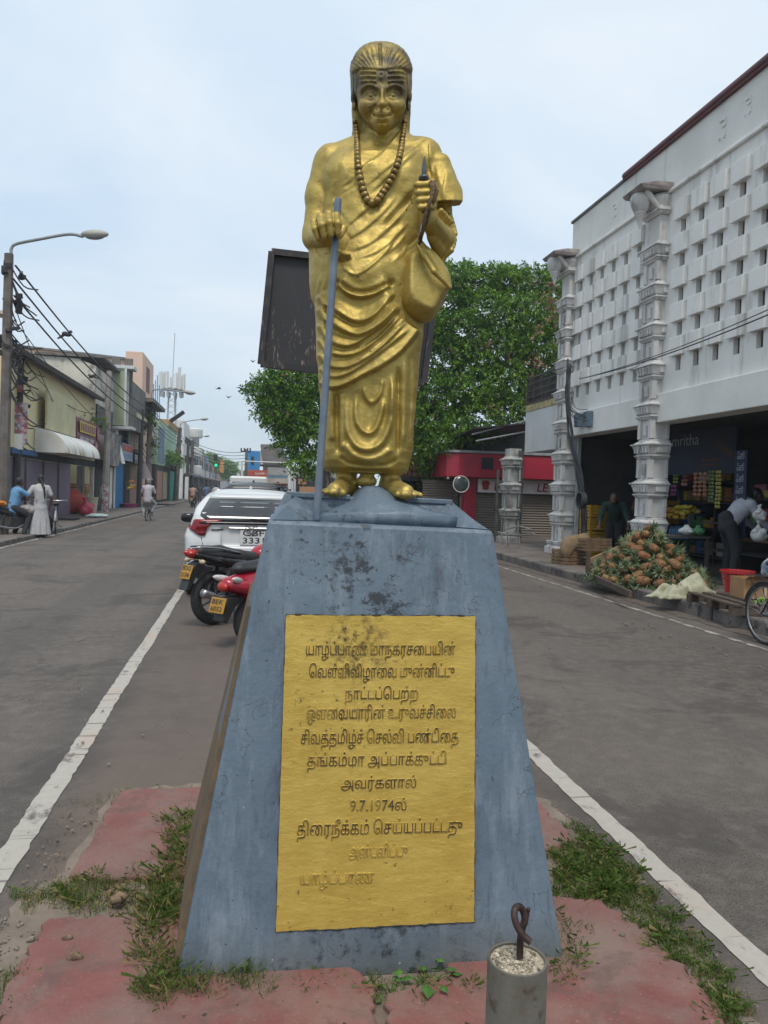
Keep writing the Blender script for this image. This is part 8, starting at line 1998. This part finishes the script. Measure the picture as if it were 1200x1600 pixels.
    MB().tube([(-.12, .38, .30), (-.22, .30, .02)], .012, 6).build('side_stand', M_BLKP, r, world=False); return r
M_RBODY = mat('red_bodywork', (.36, .012, .030), (.30, .010, .024), 4, rough=.22, spec=.6)
q = gp(334, 976); motorcycle('motorcycle', 'black motorcycle with red tail lamp and amber plate parked beside the white hatchback', (q[0], q[1], 0), radians(-52), M_RBODY, plate='BDG 2174')
# red scooter
q = gp(394, 1006); SCT = thing('scooter', 'red scooter half hidden behind the blue-grey pedestal', 'scooter', (q[0], q[1], 0), radians(-46)); R = .245
bike_wheel(SCT, 0, R, .10, M_ALLOY, 5); bike_wheel(SCT, 1.22, R, .095, M_ALLOY, 5)
sk = Sculpt((-.3, -.5, .3), (.3, .75, .85), .015); sk.path([(0, -.34, .62), (0, -.05, .60), (0, .3, .55)], [.07, .145, .16], .05)
for s_ in (-1, 1): sk.path([(s_*.08, -.32, .61), (s_*.13, .0, .56), (s_*.14, .35, .48)], [.05, .09, .10], .04)
V, F = sk.mesh(); rawmesh('body', V, F, M_RBODY, SCT, True, world=False)
sk = Sculpt((-.2, -.4, .6), (.2, .75, .95), .015); sk.path([(0, -.2, .765), (0, .1, .755), (0, .5, .74)], [.06, .085, .08], .03); sk.ell((0, .1, .76), (.13, .38, .045), .03); V, F = sk.mesh(); rawmesh('seat', V, F, M_SEAT, SCT, True, world=False)
for s_ in (-1, 1):
    m_ = MB(); m_.ell((s_*.10, -.31, .665), (.035, .11, .032), 14, 10, rotm('Z', s_*.35)@rotm('X', -.2)); m_.build('turn_signal', mat('clear_lens', (.55, .52, .50), (.42, .40, .40), 30, rough=.12), SCT, smooth=True, world=False)
m_ = MB(); m_.ell((0, -.405, .60), (.07, .035, .045), 14, 10); m_.build('tail_lamp', mat('red_lens', (.42, .03, .02), rough=.2), SCT, smooth=True, world=False)
W_ = wmat(SCT); o_ = W_@Vector((-.213, .06, .60)); txt('Plea', 'lettering', mat('script_white', (.6, .58, .57)), SCT, tuple(o_), tuple(W_.to_3x3()@Vector((.12, 1, -.06))) if False else tuple(W_.to_3x3()@Vector((0, -1, .12))), (0, 0, 1), height=.05, off=.002) if False else None
# the script on the rear flank facing the camera
o_ = W_@Vector((-.20, -.16, .595)); 
xd = W_.to_3x3()@Vector((.0, -1, 0)); 
for s_ in (1,):
    p0 = W_@Vector((.205, -.10, .585)); txt('Plea', 'lettering', mat('script_white', (.6, .58, .57), rough=.4), SCT, tuple(p0), tuple(W_.to_3x3()@Vector((.25, 1, -.05))), tuple(W_.to_3x3()@Vector((.1, .15, 1))), height=.06, thick=.012, off=.004)
m_ = MB(); m_.prism([(-.30, .50), (-.40, .50), (-.46, .28), (-.40, .26), (-.30, .40), (-.15, .50)], 'X', -.07, .07); m_.build('mudguard', M_BLKP, SCT, bevel=.01, world=False)
pl = MB().box((0, -.465, .43), (.20, .012, .15), rx=-.3).build('number_plate', M_YPL, SCT, bevel=.006, world=False); dx = W_.to_3x3()@Vector((1, 0, 0)); up = W_.to_3x3()@Vector((0, .3, .95))
for k, t_ in enumerate(('BEK', '6052')): o_ = W_@Vector((-.075, -.476-.02*k+.008, .445-.065*k)); txt(t_, 'plate_text', M_PTX, pl, tuple(o_), tuple(dx), tuple(up), height=.045, width=.15, thick=.002, off=.004)
sk = Sculpt((-.3, .6, .2), (.3, 1.4, 1.1), .02); sk.path([(0, .72, .34), (0, .95, .40), (0, 1.02, .75), (0, .98, .98)], [.13, .15, .16, .12], .05); sk.ell((0, 1.2, .5), (.10, .22, .08), .04); V, F = sk.mesh(); rawmesh('front_shield', V, F, M_RBODY, SCT, True, world=False)
MB().box((0, .62, .27), (.34, .5, .08)).build('footboard', M_BLKP, SCT, bevel=.02, world=False); MB().tube([(-.33, .88, 1.0), (0, .98, 1.04), (.33, .88, 1.0)], .016, 6).build('handlebar', M_BLKP, SCT, world=False); MB().tube([(.14, -.05, .30), (.15, .35, .28)], [.055, .035], 10).build('exhaust', M_BLKP, SCT, world=False); MB().box((-.08, .1, .28), (.12, .5, .16)).build('engine_case', M_ALLOY, SCT, bevel=.03, world=False)
MB().tube([(-.1, .25, .25), (-.17, .12, .01)], .013, 6).build('side_stand', M_CHR, SCT, world=False)

def bicycle(name, label, loc, rz, frame, group=None):
    r = thing(name, label, 'bicycle', loc, rz, group); R = .335
    bike_wheel(r, 0, R, .036, M_CHR, 28, thin=True); bike_wheel(r, 1.06, R, .036, M_CHR, 28, thin=True)
    m_ = MB(); bb_ = (0, .43, .29); st_ = (0, .26, .80); hd0, hd1 = (0, .88, .62), (0, .83, .84)
    for a, b in ((bb_, st_), (bb_, hd0), (st_, hd1), (hd0, hd1)): m_.tube([a, b], .016, 8)
    for s_ in (-1, 1): m_.tube([(s_*.05, 0, R), bb_], .009, 6); m_.tube([(s_*.05, 0, R), st_], .009, 6); m_.tube([(s_*.05, 1.06, R), (s_*.03, .90, .60)], .011, 6)
    m_.build('frame', frame, r, smooth=True, world=False)
    sk = Sculpt((-.15, .05, .82), (.15, .45, 1.0), .012); sk.cone((0, .14, .90), (0, .36, .90), .075, .025, .03); sk.ell((0, .14, .90), (.11, .09, .045), .03); V, F = sk.mesh(); rawmesh('saddle', V, F, M_SEAT, r, True, world=False); MB().tube([(0, .26, .80), (0, .24, .89)], .013, 6).build('seat_post', M_CHR, r, world=False)
    m_ = MB(); m_.tube([hd1, (0, .82, .98)], .013, 6); m_.tube(smooth_poly([(-.28, .62, .98), (-.27, .78, 1.0), (0, .84, .98), (.27, .78, 1.0), (.28, .62, .98)], 5), .012, 6); m_.build('handlebar', M_CHR, r, world=False)
    for y in (0, 1.06): m_ = MB(); m_.torus((0, y, R), R+.018, .020, 'X', 18, 5, .25, 2.9); m_.build('mudguard', frame, r, smooth=True, world=False)
    m_ = MB(); 
    for s_ in (-1, 1): m_.tube([(s_*.08, .43, .29), (s_*.10, .43+s_*.14, .29-s_*.08)], .008, 5); m_.box((s_*.14, .43+s_*.14, .29-s_*.08), (.09, .07, .02))
    m_.lathe([(.0, .0), (.09, .0), (.09, .006), (0, .006)], (.05, .43, .29), 20, 'X'); m_.build('crank', M_ALLOY, r, world=False)
    m_ = MB()
    for s_ in (-1, 1): m_.tube([(s_*.06, .1, .74), (s_*.06, -.26, .74)], .006, 5); m_.tube([(s_*.06, -.2, .74), (s_*.05, 0, R)], .005, 5)
    for k in range(4): m_.tube([(-.06, .05-.09*k, .74), (.06, .05-.09*k, .74)], .005, 5)
    m_.build('carrier', M_BLKP, r, world=False); return r
M_BKF = mat('dark_bike_frame', (.03, .028, .03), (.06, .05, .045), 15, rough=.4)
q = gp(1191, 1007); RB_ = bicycle('bicycle', 'old bicycle with a loaded carrier parked at the right kerb', (q[0]+.02, q[1], 0), radians(180), M_BKF)
bagmesh((q[0]+.04, q[1]-.05, .76), .25, mat('mixed_bundle', (.10, .14, .20), (.40, .40, .38), 11, .47, .53, rough=.6), 'bundle of bags tied on the carrier of the bicycle at the right kerb', 'bundle', 41, name='bundle')
bagmesh((q[0]+.06, q[1]-.20, .82), .22, mat('mixed_bundle2', (.05, .10, .07), (.45, .33, .28), 12, .47, .53, rough=.6), 'second dark bundle tied behind the first on the carrier at the right kerb', 'bundle', 42, name='bundle')
# ================================================================== people
M_SKIN = mat('brown_skin', (.095, .048, .030), (.125, .065, .042), 14, rough=.6); M_HAIR = mat('black_hair', (.010, .009, .009), (.018, .016, .015), 40, rough=.5); M_GHAIR = mat('grey_hair', (.28, .27, .25), (.18, .175, .165), 40, rough=.7)
def cloth(n, a, b=None, sc_=9): return mat('cloth_'+n, a, b or tuple(q*.8 for q in a), sc_, .4, .65, .9, bump=.35, bscale=12, bdist=.02)
def person(label, loc, rz, top, bottom, lean=0.0, hip=.92, hands=None, feet=None, knees=None, skirt=None, sleeve=.55, head_t=(0, 0, 0), braid=False, hair=M_HAIR, h=.012, sc_=1.0, turn=0.0, shirt_tail=.06, hair_long=False, group=None):
    """faces +Y in its own frame; hands and feet are targets, elbows and knees follow"""
    r = thing('person', label, 'person', loc, rz, group); A = np.array
    pel = A([0, 0, hip]) if np.isscalar(hip) else A(hip); sp = A([0, sin(lean), cos(lean)]); fw = A([0, cos(lean), -sin(lean)])
    if turn: sp = rotm('Y', turn)@sp
    che = pel+sp*.34; nek = pel+sp*.52; hd = nek+sp*.10+A([0, .035, .09])+A(head_t)
    sh = {s: pel+sp*.46+A([s*.185, 0, 0]) for s in (-1, 1)}
    hands = hands or {s: A([s*.25, .02, hip-.06]) for s in (-1, 1)}; feet = feet or {s: A([s*.11, 0, .06]) for s in (-1, 1)}
    knees = knees or {}
    body = Sculpt((-.95, -1.0, -.03), (.95, 1.2, 1.9), h)
    body.cone(pel, che, .125, .13, .06); body.cone(che, nek-sp*.05, .13, .085, .05); body.cone(nek-sp*.04, hd-A([0, .01, .06]), .055, .052, .03)
    body.ell(hd, (.075, .095, .112), .02); body.ell(hd+A([0, .045, -.055]), (.052, .055, .05), .03); body.cone(hd+A([0, .09, .01]), hd+A([0, .112, -.025]), .012, .016, .01)
    for s in (-1, 1): body.ell(hd+A([s*.078, -.005, -.01]), (.012, .022, .032), .006); body.ell(hd+A([s*.032, .085, .012]), (.015, .010, .008), .006, cut=True)
    el = {}; kn = {}; hp = {}
    for s in (-1, 1):
        a, b = sh[s], A(hands[s]); d = np.linalg.norm(b-a); L1, L2 = .29, .27
        if d > .55: b = a+(b-a)*.55/d; d = .55
        off = sqrt(max(0, L1*L1-(d/2)**2)); pole = A([s*.55, -.35, -.8]); ax = (b-a)/(d+1e-9); pole = pole-ax*(pole@ax); pole /= np.linalg.norm(pole)+1e-9; e = (a+b)/2+pole*off; el[s] = e
        body.cone(a, e, .052, .042, .02); body.cone(e, b, .040, .027, .015); dv = (b-e)/np.linalg.norm(b-e)
        u, v, _ = frame_from(dv); body.ell(b+dv*.045, (.035, .035, .035), .02)
        for k in range(4): c = b+dv*.06+u*(k-1.5)*.019; body.cone(c, c+dv*.055+v*.012+u*(k-1.5)*.004, .0105, .0085, .005); 
        body.cone(b+dv*.02-u*.03, b+dv*.06-u*.055, .012, .010, .008)
        f = A(feet[s], float); hp[s] = pel+A([s*.09, 0, -.03])
        if s in knees: k_ = A(knees[s])
        else:
            d = np.linalg.norm(f-hp[s]); o = sqrt(max(0, .43**2-min(d/2, .43)**2)); k_ = (f+hp[s])/2+A([0, 1, .1])*o
        kn[s] = k_; body.cone(hp[s], k_, .085, .058, .03); body.cone(k_, f+A([0, 0, .02]), .055, .036, .02)
        body.cone(f+A([0, -.03, -.01]), f+A([0, .13, -.025]), .036, .030, .02)
        for k in range(5): c = f+A([(k-2)*.014, .14, -.035]); body.cone(c, c+A([0, .03, -.002]), .0095, .008, .005)
    V, F = body.mesh(); rawmesh('body', V, F, M_SKIN, r, True, world=False)
    t = Sculpt((-.7, -.9, .1), (.7, 1.0, 1.75), h)
    t.cone(pel+sp*(-.06-shirt_tail)*(1 if lean < .5 else -.3), che, .158 if lean < .5 else .142, .165, .05); t.ell(che+sp*.04, (.20, .135, .20), .04, None if not lean else rotm('X', -lean)); t.cone(sh[-1]-sp*.01, sh[1]-sp*.01, .07, .07, .04)
    for s in (-1, 1): t.cone(sh[s], lerp(sh[s], el[s], min(1, sleeve*1.4)), .073, .066, .02); (t.cone(el[s], lerp(el[s], A(hands[s]), (sleeve-.72)*2.6), .058, .045, .015) if sleeve > .75 else None)
    for k in range(7): a = rnd.uniform(0, 6.28); c = pel+sp*rnd.uniform(.0, .3)+A([.155*cos(a), .145*sin(a), 0]); t.cone(c, c+sp*.12+A([rnd.uniform(-.05, .05), 0, 0]), .016, .012, .03)
    V, F = t.mesh(); rawmesh('shirt', V, F, top, r, True, world=False)
    b = Sculpt((-.7, -.9, -.02), (.7, 1.0, 1.35), h)
    if skirt is not None:
        zb, rad = skirt; mid = (A(feet[-1])+A(feet[1]))/2
        b.cone(pel+A([0, 0, .06]), pel-A([0, 0, .10]), .15, .175, .03); tgt = A([mid[0], mid[1], zb])
        sl, x, y, z = b.sub((-.7, -.9, zb), (.7, 1.0, pel[2]+.1)); tt = np.clip((pel[2]-z)/(pel[2]-zb), 0, 1); cx = pel[0]+(tgt[0]-pel[0])*tt; cy = pel[1]+(tgt[1]-pel[1])*tt; an = np.arctan2(y-cy, x-cx); R_ = (.16+(rad-.16)*tt**.8)*(1+.055*tt*np.sin(an*9+.6*np.sin(z*9))+.03*tt*np.sin(an*17+2))
        d = np.maximum((np.sqrt((x-cx)**2+((y-cy)*1.15)**2)-R_)*.9, zb-z); d = np.maximum(d, z-pel[2]-.05); b.put(sl, (d+0*b.f[sl]).astype(np.float32), .03)
    else:
        b.cone(pel+A([0, 0, .08]), pel-A([0, 0, .05]), .145, .150, .04)
        for s in (-1, 1): b.cone(hp[s], kn[s], .105, .080, .03); b.cone(kn[s], A(feet[s], float)+A([0, 0, .05]), .078, .066, .02)
    V, F = b.mesh(); rawmesh('skirt' if skirt is not None else 'trousers', V, F, bottom, r, True, world=False)
    g = Sculpt((-.3, -.9, .3), (.3, 1.0, 1.95), h); g.ell(hd+A([0, -.02, .028]), (.085, .095, .098), .01); g.ell(hd+A([0, -.045, -.02]), (.078, .06, .085), .02); g.ell(hd+A([0, .085, -.035]), (.07, .06, .085), .01, cut=True)
    if braid:
        g.ell(hd+A([0, -.09, -.05]), (.045, .04, .05), .02); P = [hd+A([.01, -.10, -.08]), hd+A([.05, -.165, -.25]), hd+A([.07, -.195, -.42]), hd+A([.075, -.20, -.56])]; g.path(P, [.035, .034, .026, .012], .015)
    V, F = g.mesh(); rawmesh('hair', V, F, hair, r, True, world=False)
    r.scale = (sc_,)*3; return r
A_ = np.array
# woman in a pale dress, back to the camera, reaching left to the man on the motorcycle
q = gp(62, 840, .0); person('woman in a long pale grey dress with a black braid, back turned, beside a bicycle', (q[0], q[1], 0), radians(28), cloth('pale_grey', (.44, .43, .43)), cloth('pale_print', (.43, .42, .42), (.35, .35, .36), 16), hands={-1: A_([-.46, .22, 1.02]), 1: A_([.27, .06, .84])}, skirt=(.09, .29), sleeve=.5, braid=True, sc_=.99, hip=.93)
# man in the blue shirt astride the motorcycle
qm = gp(-4, 841); rzm = radians(-46); motorcycle('motorcycle', 'dark motorcycle ridden by the man in blue, orange cloth on its seat', (qm[0], qm[1], 0), rzm, M_BLKP)
W_ = Matrix.Translation((qm[0], qm[1], 0)) @ Matrix.Rotation(rzm, 4, 'Z'); p_ = W_@Vector((0, .38, 0))
person('man in a sky blue shirt sitting on the dark motorcycle, arm stretched to the woman', (p_[0], p_[1], 0), rzm, cloth('sky_blue', (.135, .30, .50)), cloth('dark_trousers', (.03, .03, .035)), lean=.30, hip=A_([0, 0, .84]), hands={-1: A_([-.26, .50, 1.06]), 1: A_([.18, .66, 1.12])}, feet={-1: A_([-.24, .22, .10]), 1: A_([.24, .22, .10])}, knees={-1: A_([-.20, .40, .62]), 1: A_([.20, .40, .62])}, sleeve=.5)
sk = Sculpt((-.4, -.5, -.1), (.4, .5, .3), .02); sk.ell((0, 0, .05), (.24, .30, .06), .05); sk.ell((.05, .1, .10), (.20, .22, .05), .05); sk.cone((-.2, -.2, .0), (.2, .25, .06), .05, .04, .04); V, F = sk.mesh(); p_ = W_@Vector((0, -.15, .86)); o = thing('cloth_bundle', 'bright orange folded cloth on the rear seat of the dark motorcycle', 'cloth', tuple(p_), rzm); rawmesh('cloth', V, F, cloth('orange', (.55, .20, .02), (.48, .17, .02)), o, True, world=False)
p_ = W_@Vector((.12, .78, .62)); bagmesh(tuple(p_), .38, mat('pale_bag', (.36, .33, .31), (.26, .23, .22), 9, rough=.6), 'pale bag hanging from the handlebar of the dark motorcycle', 'bag', 51, name='bag')
q = gp(80, 836); bicycle('bicycle', 'bicycle with white mudguards standing beyond the woman in the pale dress', (q[0]+.05, q[1]+.25, 0), radians(12), mat('white_mudguard', (.50, .50, .50), (.3, .3, .3), 12, rough=.4))
# cyclist in white riding away
q = gp(229, 814); bicycle('bicycle', 'black bicycle ridden away down the street by the man in white', (q[0], q[1], 0), radians(-3), M_BKF)
person('old man in white shirt and sarong cycling away along the left lane', (q[0], q[1]+.22, 0), radians(-3), cloth('lavender_white', (.46, .43, .47)), cloth('white_sarong', (.50, .49, .50)), lean=.16, hip=A_([0, 0, .98]), hands={-1: A_([-.27, .42, 1.0]), 1: A_([.27, .42, 1.0])}, feet={-1: A_([-.13, .16, .18]), 1: A_([.13, .26, .36])}, knees={-1: A_([-.24, .36, .60]), 1: A_([.24, .40, .72])}, sleeve=.6, hair=M_GHAIR, sc_=1.0)
# riders and walkers far down the street
q = gp(300, 793); motorcycle('motorcycle', 'small dark motorcycle going away in the middle of the street', (q[0], q[1], 0), radians(-4), M_BLKP, plate='AB 12')
person('rider in a dusty pink shirt on the small dark motorcycle far down the street', (q[0], q[1]+.35, 0), radians(-4), cloth('dusty_pink', (.40, .25, .20)), cloth('dull_trousers', (.07, .06, .06)), lean=.12, hip=A_([0, 0, .86]), hands={-1: A_([-.3, .48, 1.02]), 1: A_([.3, .48, 1.02])}, feet={-1: A_([-.22, .25, .3]), 1: A_([.22, .25, .3])}, knees={-1: A_([-.22, .42, .6]), 1: A_([.22, .42, .6])}, h=.025)
for k, (px, py, rz_, c1, c2, lab) in enumerate(((322, 788, .3, (.12, .16, .26), (.10, .12, .17), 'tiny walker in dull blue far down the street, left of the pair'), (312, 785, 2.8, (.06, .06, .07), (.05, .05, .05), 'tiny walker in dark clothes at the far kerb'))):
    q = gp(px, py); person(lab, (q[0], q[1], 0), rz_, cloth('f%d' % k, c1), cloth('g%d' % k, c2), h=.03)
q = gp(337, 790); person('far person in white standing ahead of the parked cars', (q[0], q[1], 0), .2, cloth('far_white', (.5, .5, .5)), cloth('far_dark', (.07, .07, .08)), h=.03)
# --- right side: stooping trader in white, man in green at the crates, man in maroon
q = gp(1143, 912, .2); person('man in a pale shirt stooping over the brown table, seen from behind', (8.42, 12.1, .2), radians(-96), cloth('pale_blue_white', (.42, .43, .49)), cloth('charcoal_trousers', (.030, .031, .036)), lean=.72, hip=A_([0, -.16, .93]), hands={-1: A_([-.20, .52, .80]), 1: A_([.18, .56, .78])}, feet={-1: A_([-.15, -.08, .06]), 1: A_([.15, -.12, .06])}, sleeve=.98, head_t=(.0, .05, -.06), h=.012, shirt_tail=.10, sc_=1.04)
q = gp(938, 872, .2); person('man in a dark green shirt bending to the wooden crates beside the far column', (8.1, 16.0, .2), radians(150), cloth('dark_green', (.018, .05, .042)), cloth('near_black', (.016, .016, .02)), lean=.85, hip=A_([0, -.2, .90]), hands={-1: A_([-.36, .45, .62]), 1: A_([.32, .50, .60])}, sleeve=.9, head_t=(0, .06, -.05))
person('man in maroon shirt and white wrapped cloth standing inside the arcade', (8.75, 15.75, .2), radians(-20), cloth('maroon', (.085, .014, .022)), cloth('white_wrap', (.42, .43, .48)), skirt=(.50, .22), sleeve=.5)
# ================================================================== thin haze over the far street
hz = MB().b2((-40, -14, -1.2), (30, 330, 24)).build('haze', mat('haze_air', (1, 1, 1))); hz['kind'] = 'stuff'
hm = bpy.data.materials.new('haze_volume'); hm.use_nodes = True; hn = hm.node_tree; hn.nodes.clear()
ho = hn.nodes.new('ShaderNodeOutputMaterial'); hv = hn.nodes.new('ShaderNodeVolumePrincipled'); hv.inputs['Color'].default_value = (.80, .87, .95, 1); hv.inputs['Density'].default_value = .0010; hv.inputs['Anisotropy'].default_value = .2
hn.links.new(hv.outputs[0], ho.inputs['Volume']); hz.data.materials.clear(); hz.data.materials.append(hm)
